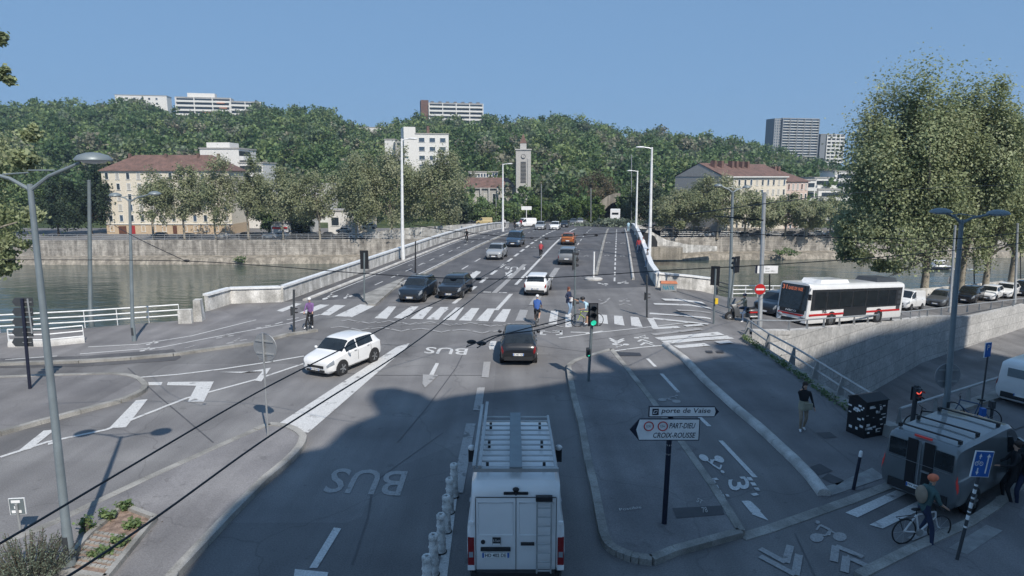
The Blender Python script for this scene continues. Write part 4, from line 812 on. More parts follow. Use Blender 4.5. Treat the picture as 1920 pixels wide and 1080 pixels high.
def surf_fn(kind, L, W, H_):
    st = PROF[kind]; ring = []
    for (t, b, zb, zt, wb, wt) in st:
        y = L / 2 - t * L; b *= H_; zb *= H_; zt *= H_; wb *= W / 2; wt *= W / 2; e = zt - (zt - zb) * .12 if zt - zb > .12 * H_ else zt - .02 * H_
        ring.append([(0, y, b), (wb * .8, y, b), (wb * .97, y, b + .08 * H_), (wb * 1.0, y, b + (zb - b) * .55), (wb * .985, y, zb - .02 * H_), (wb * .955, y, zb), (wt + (wb * .955 - wt) * .1, y, e), (wt * .9, y, zt - .006 * H_), (wt * .5, y, zt), (0, y, zt + .004 * H_)])
    R_ = np.array(ring); n, m = R_.shape[:2]
    def cr(p0, p1, p2, p3, t): 
        lo = np.minimum(p1, p2) - .004; hi = np.maximum(p1, p2) + .004
        return np.clip(.5 * (2 * p1 + (p2 - p0) * t + (2 * p0 - 5 * p1 + 4 * p2 - p3) * t * t + (3 * p1 - p0 - 3 * p2 + p3) * t ** 3), lo, hi)
    def S(s, j, side=1):
        i = int(min(max(s, 0), n - 1.0001)); t = s - i; j0 = int(min(max(j, 0), m - 1.0001)); u = j - j0; q = []
        for k in (j0, j0 + 1): q.append(cr(R_[max(i - 1, 0), k], R_[i, k], R_[i + 1, k], R_[min(i + 2, n - 1), k], t))
        p = q[0] * (1 - u) + q[1] * u; return Vector((p[0] * side, p[1], p[2]))
    return S, n, m
def panel(mb, S, s0, s1, j0, j1, side=1, off=.012, ns=4, nj=3, th=0):
    vs = []
    for a in range(ns + 1):
        for b in range(nj + 1):
            sa = s0 + (s1 - s0) * a / ns; jb = j0 + (j1 - j0) * b / nj; p = S(sa, jb, side); e = .03
            du = S(sa + e, jb, side) - S(sa - e, jb, side); dv = S(sa, min(jb + e, 9), side) - S(sa, jb - e, side); nn = du.cross(dv)
            if nn.length > 1e-9: nn.normalize()
            c = Vector((0, p.y, .6)); 
            if nn.dot(p - c) < 0: nn = -nn
            vs.append(p + nn * off)
    w_ = nj + 1; mb.add(vs, [(a * w_ + b, a * w_ + b + 1, (a + 1) * w_ + b + 1, (a + 1) * w_ + b) for a in range(ns) for b in range(nj)]); return mb
def wheel(parent, x, y, r, wd=.2):
    s_ = 1 if x > 0 else -1
    o = MB().lathe([(r * .62, -wd / 2), (r * .93, -wd / 2), (r, -wd * .36), (r, wd * .36), (r * .93, wd / 2), (r * .62, wd / 2)], (0, 0, 0), 22, 'x').build('wheel', 'rubber', parent, smooth=40); o.location = (x, y, r)
    m_ = MB().lathe([(.001, .0), (r * .2, .0), (r * .22, -.02), (r * .5, -.05), (r * .6, .0), (r * .64, .005)], (s_ * (wd / 2 - .01), 0, 0), 22, 'x')
    if s_ < 0: m_.v = [(2 * -(wd / 2 - .01) - v[0], v[1], v[2]) for v in m_.v]
    m_.build('rim', 'rim', o, smooth=30)
    sp = MB()
    for k in range(5): a = k * 1.2566; sp.bar((s_ * wd * .47, 0, 0), (s_ * wd * .47, r * .6 * math.cos(a), r * .6 * math.sin(a)), .05, .05)
    sp.build('spoke', 'rim', o); return o
def plate(parent, S_y, z, txt=None, w_=.5, m='plate_white'):
    front = S_y > 0; o = MB().box((0, S_y, z), (w_, .02, .11)).build('number_plate', m, parent)
    if txt:
        vs, fs = text_polys(txt, bold=.01); xs_ = [v[0] for v in vs]; ys_ = [v[1] for v in vs]; s_ = -1 if front else 1
        MB().add([(s_ * ((v[0] - min(xs_)) / (max(xs_) - min(xs_)) - .5) * w_ * .8, S_y + (.013 if front else -.013), z - .035 + .07 * (v[1] - min(ys_)) / (max(ys_) - min(ys_))) for v in vs], fs).build('lettering', 'black', o)
    b = MB()
    for x in (-w_ * .46, w_ * .46): b.box((x, S_y + (.012 if front else -.012), z), (.035, .004, .1))
    b.build('plate_band', 'sign_blue', o)
def car(name, label, cat, kind, L, W, H_, color, pos, rz, group=None, sc=1.0, rear_open=True, glass=True, txt=None, roof_rails=False, rear_win=True, side_win='all', lit=False, detail=True):
    root = thing(name, label, cat, pos, rz, group, sc); S, n, m = surf_fn(kind, L, W, H_); body = MB(); NS, NJ = (n - 1) * 3, (m - 1) * 2
    for side in (1, -1):
        vs = [S(a / 3, b / 2, side) for a in range(NS + 1) for b in range(NJ + 1)]; w_ = NJ + 1
        body.add(vs, [(a * w_ + b, a * w_ + b + 1, (a + 1) * w_ + b + 1, (a + 1) * w_ + b) for a in range(NS) for b in range(NJ)])
        for a in (0, NS): o0 = a * w_; body.add([vs[o0 + b] for b in range(w_)], [tuple(range(w_))])
    me = body; bo = me.build('body', 'paint_' + color, root, smooth=35)
    bm = bmesh.new(); bm.from_mesh(bo.data); bmesh.ops.remove_doubles(bm, verts=bm.verts, dist=.002); bmesh.ops.recalc_face_normals(bm, faces=bm.faces); bm.to_mesh(bo.data); bm.free(); bo.data.shade_smooth(); bo.data.set_sharp_from_angle(angle=.65)
    wx = W / 2 - .1; r = .22 * H_ if kind in ('hatch', 'suv') else .165 * H_; r = min(.36, max(.29, r)); yf, yr = L * .5 - L * (.2 if kind != 'van' else .18), -L * .5 + L * (.19 if kind != 'van' else .2)
    for x in (1, -1):
        for y in (yf, yr):
            arch = MB(); arch.lathe([(.001, .002), (r * 1.17, .002), (r * 1.17, -.2)], (0, 0, 0), 22, 'x'); k = len(arch.v) - 66
            for i in range(k, len(arch.v)): v = arch.v[i]; arch.v[i] = (x * (W / 2 + .004 + v[0]), y + v[1], r * 1.02 + v[2])
            arch.build('wheel_arch', 'trim', root, smooth=30)
    for x in (1, -1):
        for y in (yf, yr): wheel(root, x * (W / 2 - .085), y, r)
    si = {k: i for i, k in enumerate(('x',))}
    # windows
    a, b = (4.15, 5.95) if kind != 'van' else (4.1, 6.0)
    ws = MB(); [panel(ws, S, a, b + .05, 6.25, 9, sd, .01, 5, 5) for sd in (1, -1)]; ws.build('windscreen', 'glass_dark', root, smooth=60)
    e1 = 9.0 if kind != 'van' else 7.3
    if side_win == 'all': segs = ([(4.9, 6.9), (7.05, 8.75)] if kind == 'hatch' else [(4.9, 6.95), (7.08, 8.35), (8.45, 9.5)]) if kind != 'minivan' else [(4.6, 6.9), (7.03, 8.1), (8.2, 9.2)]
    elif side_win == 'front': segs = [(4.75, 6.9)]
    else: segs = []
    for sd in (1, -1):
        for s0, s1 in segs: wdw = MB(); panel(wdw, S, s0, s1, 5.12, 5.95, sd, .008, 4, 3); wdw.build('side_window', 'glass_dark', root, smooth=60)
    if rear_win:
        rw = MB(); [panel(rw, S, 9.25 if kind != 'van' else 10.6, 10.85 if kind != 'van' else 12.2, 6.3 if kind != 'van' else 5.3, 9, sd, .01, 4, 5) for sd in (1, -1)]; rw.build('rear_window', 'glass_dark', root, smooth=60)
    # lamps, grille, bumpers
    for sd in (1, -1):
        h = MB(); panel(h, S, .35, 2.3, 3.3, 4.6, sd, .012, 4, 3); h.build('headlight', 'headlight', root, smooth=60)
        zt = H_ * (.5 if kind != 'minivan' else .45); tl = MB(); panel(tl, S, 11.2, 12.7, 3.2, 4.9, sd, .012, 4, 3) if kind in ('hatch', 'suv') else panel(tl, S, 11.5, 12.9, 3.4, 5.3, sd, .012, 4, 3)
        tl.build('taillight', 'taillight' if not lit else 'brake_lit', root, smooth=60)
        ms = MB().ell((sd * (W / 2 + .1), L / 2 - L * .31, H_ * .66), (.1, .07, .08), 8).build('mirror', 'paint_' + color, root, smooth=60)
    zf = H_ * .33
    MB().box((0, L / 2 - .0, zf), (W * .5, .05, H_ * .08)).build('grille', 'trim', root); MB().box((0, L / 2 + .0, H_ * .21), (W * .56, .07, H_ * .07)).build('front_bumper', 'trim', root)
    MB().box((0, -L / 2 - .0, H_ * .25), (W * .76, .08, H_ * .12)).build('rear_bumper', 'trim', root)
    plate(root, L / 2 + .045, H_ * .26, txt); plate(root, -L / 2 - .045, H_ * .38 if kind != 'van' else H_ * .3, txt)
    ln = MB()
    for sd in (1, -1):
        for s0 in ((6.95, 8.4) if kind != 'van' else (6.9,)): panel(ln, S, s0, s0 + .04, 2.5, 5.0, sd, .004, 1, 6)
        panel(ln, S, 4.5, 10.2, 1.6, 2.1, sd, .004, 8, 1)
    if kind == 'van': panel(ln, S, 13 - .02, 13, 1, 2, 1, .001, 1, 1)
    ln.build('door_seam', 'trim', root)
    if detail:
        hd = MB()
        for sd in (1, -1):
            for s0 in (6.6, 8.1): p = S(s0, 4.1, sd); hd.box((p.x + sd * .012, p.y, p.z), (.03, .16, .03))
        hd.build('door_handle', 'paint_' + color if color != 'white' else 'rim', root)
    if roof_rails:
        rr = MB()
        for sd in (1, -1): rr.tube([S(6.2, 7.0, sd) + Vector((0, 0, .01)), S(6.4, 7.0, sd) + Vector((0, 0, .05)), S(8.6, 7.0, sd) + Vector((0, 0, .05)), S(8.9, 7.0, sd)], .018, 6)
        rr.build('roof_rail', 'rim', root)
    return root
def along(p, rz, d): return Vector((p.x - math.sin(rz) * d, p.y + math.cos(rz) * d, p.z))
def place(px, py, rz, L, toward, sc=1.0):
    """near bumper's ground centre at the pixel; the car's centre lies half a length farther"""
    p = G(px, py); c = along(p, rz, (-1 if toward else 1) * L / 2 * sc); c.z = hz(c.x, c.y) + .012; return c
TW, AW = BHEAD + math.pi, BHEAD
def put(name, label, cat, kind, L, W, H_, color, px, py, toward, sc=1.0, rz=None, **k):
    rz = (TW if toward else AW) if rz is None else rz; return car(name, label, cat, kind, L, W, H_, color, place(px, py, rz, L, toward, sc), rz, 'cars on the bridge and junction', sc, **k)
put('car', 'black hatchback seen from behind entering the junction', 'car', 'hatch', 4.0, 1.72, 1.46, 'black', 972, 687, False, rz=-.02, txt='A 987 NF', rear_win=True)
put('car', 'white hatchback seen from behind waiting beyond the zebra crossing', 'car', 'hatch', 3.95, 1.74, 1.48, 'white', 1003, 556, False, txt='BR 762 HG')
put('car', 'dark blue people-carrier facing us, leftmost of two at the stop line', 'car', 'suv', 4.45, 1.84, 1.62, 'darkblue', 768, 569, True, txt='FC 341 LD', roof_rails=True, sc=.95)
put('car', 'black crossover facing us, right of the dark blue one at the stop line', 'car', 'suv', 4.4, 1.84, 1.56, 'black', 841, 562, True, txt='EK 205 RB', sc=.95)
put('car', 'silver small family car facing us in the left bridge lane', 'car', 'hatch', 4.1, 1.74, 1.55, 'silver', 925, 488, True)
put('car', 'dark slate minivan behind the silver car on the bridge', 'car', 'minivan', 4.6, 1.85, 1.85, 'blue', 961, 464, True)
put('car', 'mid-grey SUV seen from behind in the right bridge lane', 'car', 'suv', 4.35, 1.8, 1.66, 'midgrey', 1062, 498, False)
put('car', 'orange hatchback seen from behind farther up the bridge', 'car', 'hatch', 4.0, 1.75, 1.55, 'orange', 1064, 460, False, roof_rails=True)
put('car', 'silver car facing us near the far end of the bridge', 'car', 'hatch', 4.1, 1.75, 1.5, 'silver', 1011, 431, True)
put('car', 'white car facing us near the far end of the bridge', 'car', 'hatch', 4.2, 1.75, 1.5, 'white', 1039, 431, True)
put('car', 'small dark blue car seen from behind at the far right end of the road', 'car', 'hatch', 4.0, 1.7, 1.45, 'darkblue', 1132, 422, False)
for x, y, c, l in ((1057, 425, 'black', 'dark car behind the far white car at the bridge end'), (1074, 421, 'grey', 'grey car in the far queue left of the grassy roundabout'), (1087, 420, 'silver', 'last small silver car in the far queue by the roundabout')): put('car', l, 'car', 'hatch', 4.0, 1.7, 1.45, c, x, y, True, detail=False)
car('car', 'white hatchback turning toward us in the left foreground', 'car', 'hatch', 3.85, 1.84, 1.54, 'white', Vector((-7.72, 28.35, 0)), 2.7, 'cars on the bridge and junction', .95, txt='FT 758 WR')
# trucks and van at the far end
p = G(1153, 420); root = thing('lorry', 'white box lorry seen from behind at the tunnel mouth', 'lorry', p, AW); MB().box((0, 2.5, 2.1), (2.4, 5.5, 2.9)).build('box_body', 'white_plain', root); MB().box((0, -.26, 2.6), (1.6, .03, .5)).build('window', 'glass_dark', root); MB().box((0, 2.5, .6), (2.2, 5.4, .3)).build('chassis', 'trim', root)
for x in (-.95, .95):
    for y in (.6, 5): MB().lathe([(.001, -.15), (.48, -.15), (.48, .15), (.001, .15)], (x, y, .48), 14, 'x').build('wheel', 'rubber', root)
p = G(986, 424); p.z -= .1; r = car('van', 'white camper van behind the cyclists at the far end of the bridge', 'van', 'van', 5.4, 2.0, 2.3, 'white', p, TW - .8, None, .9, side_win='front')
tag(MB().box((0, 0, 3.6), (2.6, .2, .9)).tube([(0, 0, 0), (0, 0, 3.2)], .1).build('advert_board', 'white_plain', None, loc=G(988, 420) + Vector((0, 6, 0))), 'small white board on a post above the camper van', 'board')
# right quay road
def qdir(): a, b = G(1520, 625), G(1740, 600); return (b - a).normalized()
qd = qdir(); QH = math.atan2(qd.x, -qd.y)          # facing along -qd, down the quay road toward the junction
def qcar(label, kind, L, W, H_, color, px, py, **k):
    """front near wheel contact at the pixel"""
    p = G(px, py); left = Vector((math.cos(QH) * -1, -math.sin(QH), 0)); f = Vector((-math.sin(QH), math.cos(QH), 0)); c = p - f * L * .3; n_ = Vector((f.y, -f.x, 0))
    if n_.y < 0: n_ = -n_
    c = c + n_ * W * .48; c.z = hz(c.x, c.y) + .01; r = car('van' if kind == 'van' else 'car', label, 'van' if kind == 'van' else 'car', kind, L, W, H_, color, c, QH, 'vehicles queueing on the quay road', **k)
    r.rotation_euler = (math.asin(-qd.z), 0, QH) if c.x < 40 else (0, 0, QH); return r
qcar('small white delivery van right behind the bus', 'van', 4.4, 1.8, 1.82, 'white', 1708, 584, side_win='front', rear_win=False)
qcar('dark grey small car with silver pillars behind the white van', 'hatch', 3.9, 1.75, 1.55, 'grey', 1775, 577)
qcar('black SUV between the grey car and the white hatchback on the quay', 'suv', 4.4, 1.8, 1.6, 'black', 1829, 570)
qcar('white hatchback behind the black SUV on the quay', 'hatch', 4.05, 1.78, 1.45, 'white', 1868, 565)
qcar('last white hatchback near the right edge on the quay', 'hatch', 4.05, 1.78, 1.47, 'white', 1899, 560)
qcar('dark car cut by the right edge of the view on the quay', 'hatch', 4.05, 1.78, 1.47, 'darkblue', 1932, 556)
p = G(1447, 600); c = Vector((p.x + 1.7, p.y + 3.2, hz(p.x + 1, p.y + 3))); car('car', 'dark SUV half hidden behind the front of the bus', 'car', 'suv', 4.4, 1.84, 1.6, 'darkblue', c, 2.3, 'vehicles queueing on the quay road', .95)
# bus
def bus():
    L, W, H_ = 12.3, 2.5, 3.05; P0 = atY(1512, 617, 40.6); P1_ = atY(1697, 601, 47.3); d = (P1_ - P0).normalized(); yaw = math.atan2(d.x, -d.y); pit = -math.asin(d.z)
    root = thing('bus', 'white single-deck city bus with a red stripe and black window band', 'bus', P0, 0); root.rotation_euler = (pit * 1.0, 0, yaw); root.scale = (1, 1, 1); sc = .96; root.scale = (sc, sc, sc)
    # local: +y is the front, the near (left-hand in view) side is x = 0, body extends to x = +W or -W
    f = Vector((-math.sin(yaw), math.cos(yaw), 0)); rt = Vector((math.cos(yaw), math.sin(yaw), 0)); s_ = 1 if rt.y > 0 else -1
    X = lambda x: s_ * x; O = L / 2
    prof = [(.02, .34), (.0, .42), (.0, 1.0), (.0, 2.75), (.06, 2.92), (.22, 3.02), (.6, 3.05)]
    b = MB(); st = [(-L, .06), (-L + .06, 0), (-L + .4, 0), (-.35, 0), (-.1, .03), (0, .14)]
    full = prof + [(W - x, z) for x, z in prof[::-1]]; n_ = len(full); vs = []
    for y, ins in st:
        for x, z in full: xx = ins + x * (W - 2 * ins) / W; vs.append((X(xx), y - (0.12 * max(0, z - 1.2) / 1.8 if y > -.5 else 0), z))
    b.add(vs, [(i * n_ + j, i * n_ + (j + 1) % n_, (i + 1) * n_ + (j + 1) % n_, (i + 1) * n_ + j) for i in range(len(st) - 1) for j in range(n_)] + [tuple(range(n_)), tuple((len(st) - 1) * n_ + j for j in range(n_))])
    b.build('body', 'paint_white', root, smooth=35)
    e = -.012
    def side(nm, y0, y1, z0, z1, m, k=0, par=root): return MB().box((X(e - k * .008), (y0 + y1) / 2, (z0 + z1) / 2), (.02, y1 - y0, z1 - z0)).build(nm, m, par)
    band = side('window_band', -L + .35, -.2, 1.25, 2.68, 'trim')
    for y0, y1 in ((-1.9, -.55), (-3.5, -2.05), (-5.1, -3.6), (-6.9, -5.25), (-8.5, -7.05), (-10.0, -8.6), (-11.1, -10.1)): side('side_window', y0, y1, 1.36, 2.5, 'glass_dark', 1)
    side('dark_panel', -7.2, -4.2, .72, 1.28, 'trim', 0)
    for y0, y1 in ((-4.2, -.1), (-L + .35, -7.2)): side('red_stripe', y0, y1, .86, 1.0, 'red', 0)
    for z in (1.0, 1.4, 1.8, 2.2): side('vent', -L + .45, -L + .95, z, z + .24, 'dark_grey', 2)
    lt = MB(); vs, fs = text_polys('TCL', bold=.04); a0 = max(v[0] for v in vs)
    lt.add([(X(-.035), -1.55 - ((v[0] / a0) * .55 - .0) * 1 + 0.0, 1.06 + v[1] * .25) for v in vs], fs).build('lettering', 'black', root)
    for y in (-2.75, -8.9):
        MB().lathe([(.001, 0), (.6, 0), (.6, .1)], (X(-.02), y, .52), 22, 'x').build('wheel_arch', 'trim', root)
        w_ = MB().lathe([(.3, 0), (.46, 0), (.49, .06), (.49, .28)], (X(-.05), y, .49), 22, 'x').build('wheel', 'rubber', root, smooth=40); MB().lathe([(.001, 0), (.12, -.01), (.3, .02)], (X(-.055), y, .49), 18, 'x').build('rim', 'rim', w_)
        MB().lathe([(.3, 0), (.49, 0), (.49, .28)], (X(W - .2), y, .49), 18, 'x').build('wheel', 'rubber', root)
    def front(nm, x0, x1, z0, z1, m, k=0, par=root):
        tl = lambda z: -.12 * max(0, z - 1.2) / 1.8 + .012 + k * .01; return MB().add([(X(x0), tl(z0), z0), (X(x1), tl(z0), z0), (X(x1), tl(z1), z1), (X(x0), tl(z1), z1)], [(0, 1, 2, 3)]).build(nm, m, par)
    ws = front('windscreen', .2, W - .2, 1.2, 2.9, 'glass_dark'); front('front_stripe', .35, W - .2, .78, .9, 'red', 1); front('front_panel', .3, W - .3, .93, 1.2, 'trim', 0)
    led = mat('led', (.8, .22, .1), .4, emit=.1)
    vs, fs = text_polys('31', bold=.03); a0 = max(v[0] for v in vs); c0 = max(v[1] for v in vs); tl = lambda z: -.12 * (z - 1.2) / 1.8 + .035
    for t_, x0, w2, h2, z0, m_ in (('31', 2.2, .35, .3, 2.5, 'led'), ('GARE DE VAISE', 1.75, 1.1, .22, 2.5, 'led'), ('IVECO', 1.7, .8, .13, 1.02, 'white_metal'), ('TCL', .85, .3, .14, .96, 'black')):
        vs, fs = text_polys(t_, bold=.02); a0 = max(v[0] for v in vs); a1 = min(v[0] for v in vs); c0 = max(v[1] for v in vs)
        MB().add([(X(x0 - (v[0] - a1) / (a0 - a1) * w2), max(tl(z0 + v[1] / c0 * h2), .03) if z0 < 1.2 else tl(z0 + v[1] / c0 * h2), z0 + v[1] / c0 * h2) for v in vs], fs).build('lettering', m_, root)
    for x in (.38, W - .38): MB().ell((X(x), 0, .72), (.22, .1, .12)).build('headlight', 'headlight', root, smooth=60)
    front('front_bumper', .5, W - .5, .36, .58, 'trim', 1)
    MB().box((X(W / 2), -3.6, 3.14), (1.5, 3.6, .26), 0, .9).build('air_conditioner', 'paint_white', root); MB().box((X(W / 2), -10.4, 3.18), (1.7, 3.0, .34), 0, .88).build('roof_unit', 'dark_grey', root)
    MB().box((X(-.12), .25, 2.2), (.16, .14, .4)).tube([(X(.1), -.1, 2.75), (X(-.1), .3, 2.6)], .025).build('mirror', 'black', root)
bus()
# big white van with roof rack and ladders, nearest
def bigvan():
    L, W, H_ = 5.1, 2.06, 2.48; p = Vector((.08, 12.15 + L / 2, 0.01)); r = car('van', 'large white panel van with a roof rack and rear ladder in the foreground', 'van', 'van', L, W, H_, 'white', p, .0, None, 1.0, rear_win=False, side_win='front', txt='HD-402-DE'); y = -L / 2
    for o in list(r.children):
        if o.name.startswith(('taillight', 'rear_bumper', 'number_plate')):
            for c in list(o.children): bpy.data.objects.remove(c)
            bpy.data.objects.remove(o)
    sm = MB().box((0, y - .006, 1.25), (.012, .012, 1.75)).box((-.83, y - .004, 1.25), (.012, .012, 1.7)).box((.83, y - .004, 1.25), (.012, .012, 1.7)).box((0, y - .004, 2.12), (1.66, .012, .012)).box((0, y - .004, .4), (1.66, .012, .012)); sm.build('door_seam', 'trim', r)
    def frame(mb, x0, x1, z0, z1): mb.tube([(x0, y - .004, z0), (x0, y - .004, z1), (x1, y - .004, z1), (x1, y - .004, z0), (x0, y - .004, z0)], .012, 6)
    fr = MB(); frame(fr, -.78, -.06, 1.28, 2.0); frame(fr, .06, .78, 1.28, 2.0); fr.build('door_pressing', 'paint_white', r, smooth=40)
    MB().box((-.42, y - .03, .98), (.62, .05, .07)).build('plate_lamp_bar', 'trim', r); pl = MB().box((-.42, y - .02, .84), (.54, .02, .12)).build('number_plate', 'plate_white', r); vtext('HD 402 DE', pl, -.64, .8, .44, .08, 'black', y=y - .033, bold=.01)
    MB().box((-.68, y - .031, .84), (.035, .004, .11)).box((-.16, y - .031, .84), (.035, .004, .11)).build('plate_band', 'sign_blue', pl)
    MB().box((-.4, y - .012, 1.15), (.17, .02, .16)).build('sticker', 'trim', r); MB().box((-.4, y - .024, 1.085), (.16, .01, .035)).build('sticker_band', 'white_plain', r); vtext('E-Tech', r, -.47, 1.14, .14, .05, 'white_plain', y=y - .024)
    MB().lathe([(.001, 0), (.045, 0), (.045, .02)], (-.68, y - .02, 1.13), 14, 'y').build('lock_cap', 'trim', r)
    MB().box((.24, y - .03, 1.1), (.28, .05, .05)).build('door_handle', 'trim', r)
    for x in (-.93, .93):
        t = MB().box((x, y + .03, .92), (.13, .1, .62)).build('taillight', 'taillight', r); MB().box((x, y - .022, .85), (.09, .008, .12)).build('reverse_lamp', 'headlight', t); MB().box((x, y + .0, .56), (.14, .09, .1)).build('reflector', 'white_plain', r)
        MB().box((x * .99, y - .0, 1.55), (.11, .06, .07)).build('hinge', 'paint_white', r); MB().box((x * 1.22, L / 2 - 1.55, 1.42), (.16, .1, .34)).build('mirror', 'black', r)
    MB().prism([(-.96, y + .1), (-.9, y - .08), (.9, y - .08), (.96, y + .1)], .3, .46).build('rear_bumper', 'trim', r); MB().prism([(-.85, y + .1), (-.8, y - .12), (.8, y - .12), (.85, y + .1)], .461, .5).build('bumper_step', 'trim', r)
    b = MB().box((0, y + .02, 2.2), (.5, .05, .05)).ell((0, y - .0, 2.29), (.07, .05, .05)).box((0, y, 2.25), (.03, .05, .16)); b.build('brake_light', 'black', r)
    lad = MB(); x0, x1 = .43, .72
    for x in (x0, x1): lad.tube([(x, y - .02, 2.08), (x, y - .12, 2.06), (x, y - .13, .5)], .018, 6)
    for k in range(8): lad.tube([(x0, y - .125, .55 + k * .2), (x1, y - .125, .55 + k * .2)], .014, 6)
    lad.build('rear_ladder', 'galv', r); MB().box((.575, y - .05, 2.12), (.34, .1, .1)).build('ladder_bracket', 'black', r)
    rk = thing('roof_rack', None, None); rk.parent = r; bpy.data.objects.remove(rk)
    z = H_ + .16; yr, yf2 = y + .15, y + 3.15; k = MB()
    for x in (-.82, .82): k.box((x, (yr + yf2) / 2, z), (.05, yf2 - yr, .06))
    k.build('rack_side_rail', 'galv', r); kb = MB()
    for i in range(11): kb.tube([(-.82, yr + .1 + i * .28, z + .02), (.82, yr + .1 + i * .28, z + .02)], .02, 6)
    kb.box((0, yr, z + .01), (1.75, .06, .08)); kb.build('rack_bar', 'galv', r)
    MB().box((0, (yr + yf2) / 2, z + .07), (.26, yf2 - yr + .06, .03)).build('walkway', 'lamp_grey', r)
    for x, l in ((-.86, 3.3), (-.74, 3.5)):
        tag(MB().bar(Vector((x, yr - .05, z + .1)), Vector((x + .02, yr + l, z + .18)), .07, .05).build('load_rail', 'galv', r))
    st = MB()
    for x in (-.6, .6):
        for yy in (yr + .4, yr + 1.5, yr + 2.6): st.box((x, yy, H_ + .06), (.06, .08, .16))
    st.build('rack_foot', 'black', r)
bigvan()
def greyvan(label, ra, rb, L, W, H_, color, stripes, sc=1):
    a, b = Gz(*ra, H_ * .97), Gz(*rb, H_ * .97); d = (b - a); d.z = 0; d.normalize(); rz = math.atan2(-d.x, d.y); n_ = Vector((-d.y, d.x, 0)); c = a + n_ * W * .44 * sc + d * L * .5 * sc; c.z = 0.02
    return car('van', label, 'van', 'van', L, W, H_, color, c, rz, None, sc, rear_win=False, side_win='front', lit=stripes, txt='FN 681 JG' if stripes else None), L, W, H_
r, L, W, H_ = greyvan('dark grey van with two black rear stripes and roof bars on the crossing', (1797, 848), (1880, 808), 4.7, 1.9, 1.93, 'vangrey', True)
y = -L / 2
for x in (-.2, .2): MB().box((x, y - .012, 1.13), (.24, .03, 1.42)).build('black_stripe', 'black', r)
MB().box((0, y - .03, 1.1), (.02, .02, 1.5)).box((0, y - .03, 1.22), (1.5, .012, .012)).build('door_seam', 'rim', r)
for x in (-.56, .56): MB().box((x, y - .014, 1.5), (.42, .02, .45)).build('rear_window', 'glass_dark', r)
MB().box((.16, y - .04, 1.06), (.2, .03, .05)).build('door_handle', 'rim', r); MB().box((0, y + .06, H_ + .0), (.42, .05, .05)).build('brake_light', 'brake_lit', r)
for yy in (y + .35, y + 1.3, y + 2.5): MB().tube([(-.72, yy, H_ + .09), (.72, yy, H_ + .09)], .025, 8).box((-.72, yy, H_ + .05), (.07, .1, .1)).box((.72, yy, H_ + .05), (.07, .1, .1)).build('roof_bar', 'trim', r)
MB().prism([(.9, L / 2 - 1.35), (1.5, L / 2 - 1.9), (1.54, L / 2 - 1.86), (.95, L / 2 - 1.3)], .45, 1.5).build('open_door', 'paint_vangrey', r)
r, L, W, H_ = greyvan('white small van cut by the right edge, parked beyond the bike racks', (1972, 692), (2057, 664), 4.4, 1.85, 1.85, 'white', False, .95)
MB().box((0, -L / 2 - .01, 1.4), (1.1, .02, .34)).build('rear_window', 'lamp_grey', r)
# cars parked along the far street
far_t = {}
def fcar(px, Y, color, kind, label, rz=math.pi / 2, z=None, sc=.85):
    p = atY(px, 440, Y); p.z = QZ if z is None else z; key = (kind, color)
    if key in far_t: return dup(far_t[key], None, p, rz, label)
    L, W, H_ = {'hatch': (4.1, 1.75, 1.5), 'suv': (4.4, 1.85, 1.7), 'van': (4.6, 1.9, 2.0)}[kind]
    far_t[key] = car('car', label, 'car', kind, L, W, H_, color, p, rz, 'cars parked along the far street', sc, side_win='all' if kind != 'van' else 'front', detail=False); return far_t[key]
cols = ['black', 'grey', 'silver', 'darkblue', 'black', 'white', 'white', 'black', 'darkblue', 'black', 'grey', 'white']
pos = [299, 352, 416, 458, 476, 506, 527, 553, 583, 612, 640, 668]
ordn = ['first', 'second', 'third', 'fourth', 'fifth', 'sixth', 'seventh', 'eighth', 'ninth', 'tenth', 'eleventh', 'twelfth']
for i, x in enumerate(pos): fcar(x, 146.5 if i % 3 else 149, cols[i], 'suv' if i in (4, 8) else 'hatch', f'{cols[i].replace("darkblue", "dark blue")} parked car, {ordn[i]} from the left on the far left street')
pos = [1232, 1262, 1292, 1325, 1372, 1392, 1420, 1446, 1478, 1502, 1530, 1556]
for i, x in enumerate(pos): fcar(x, 151 if i % 2 else 153, cols[(i * 5 + 3) % 12], 'suv' if i == 6 else 'hatch', f'{cols[(i * 5 + 3) % 12].replace("darkblue", "dark blue")} parked car, {ordn[i]} from the left on the far right street')
fcar(693, 150, 'white', 'hatch', 'white car on the rising ramp left of the bridge', z=-3.6); fcar(645, 152, 'silver', 'hatch', 'silver car low on the ramp left of the bridge', z=-4.6); fcar(908, 150, 'beige', 'van', 'pale yellow van at the top of the ramp beside the church trees', z=-2.6)
# motor boat on the river
p = Gz(1756, 505, -10); root = thing('motor_boat', 'white motor boat with a cabin heading left on the river', 'boat', p, .1, sc=.95)
hull = MB(); st = [(-3.6, .0, .9), (-2.4, .75, .8), (0, 1.1, .7), (3, 1.0, .7)]; vs = []
for x, w_, h_ in st: vs += [(x, -w_, h_), (x * .9, 0, -.1), (x, w_, h_), (x, 0, h_ + .02)]
hull.add(vs, [(i * 4 + j, i * 4 + (j + 1) % 4, i * 4 + 4 + (j + 1) % 4, i * 4 + 4 + j) for i in range(3) for j in range(4)] + [(12, 13, 14, 15)]); hull.build('hull', 'white_plain', root, smooth=30)
MB().box((.2, 0, 1.1), (2.2, 1.5, .8), 0, .85).build('cabin', 'white_plain', root); MB().box((.2, -.02, 1.22), (1.9, 1.5, .3)).build('window', 'glass_dark', root); MB().box((.4, 0, 1.85), (3.0, 1.7, .08)).build('canopy', 'white_plain', root); MB().box((0, 0, .3), (5.6, 1.95, .12)).build('waterline', 'navy', root)
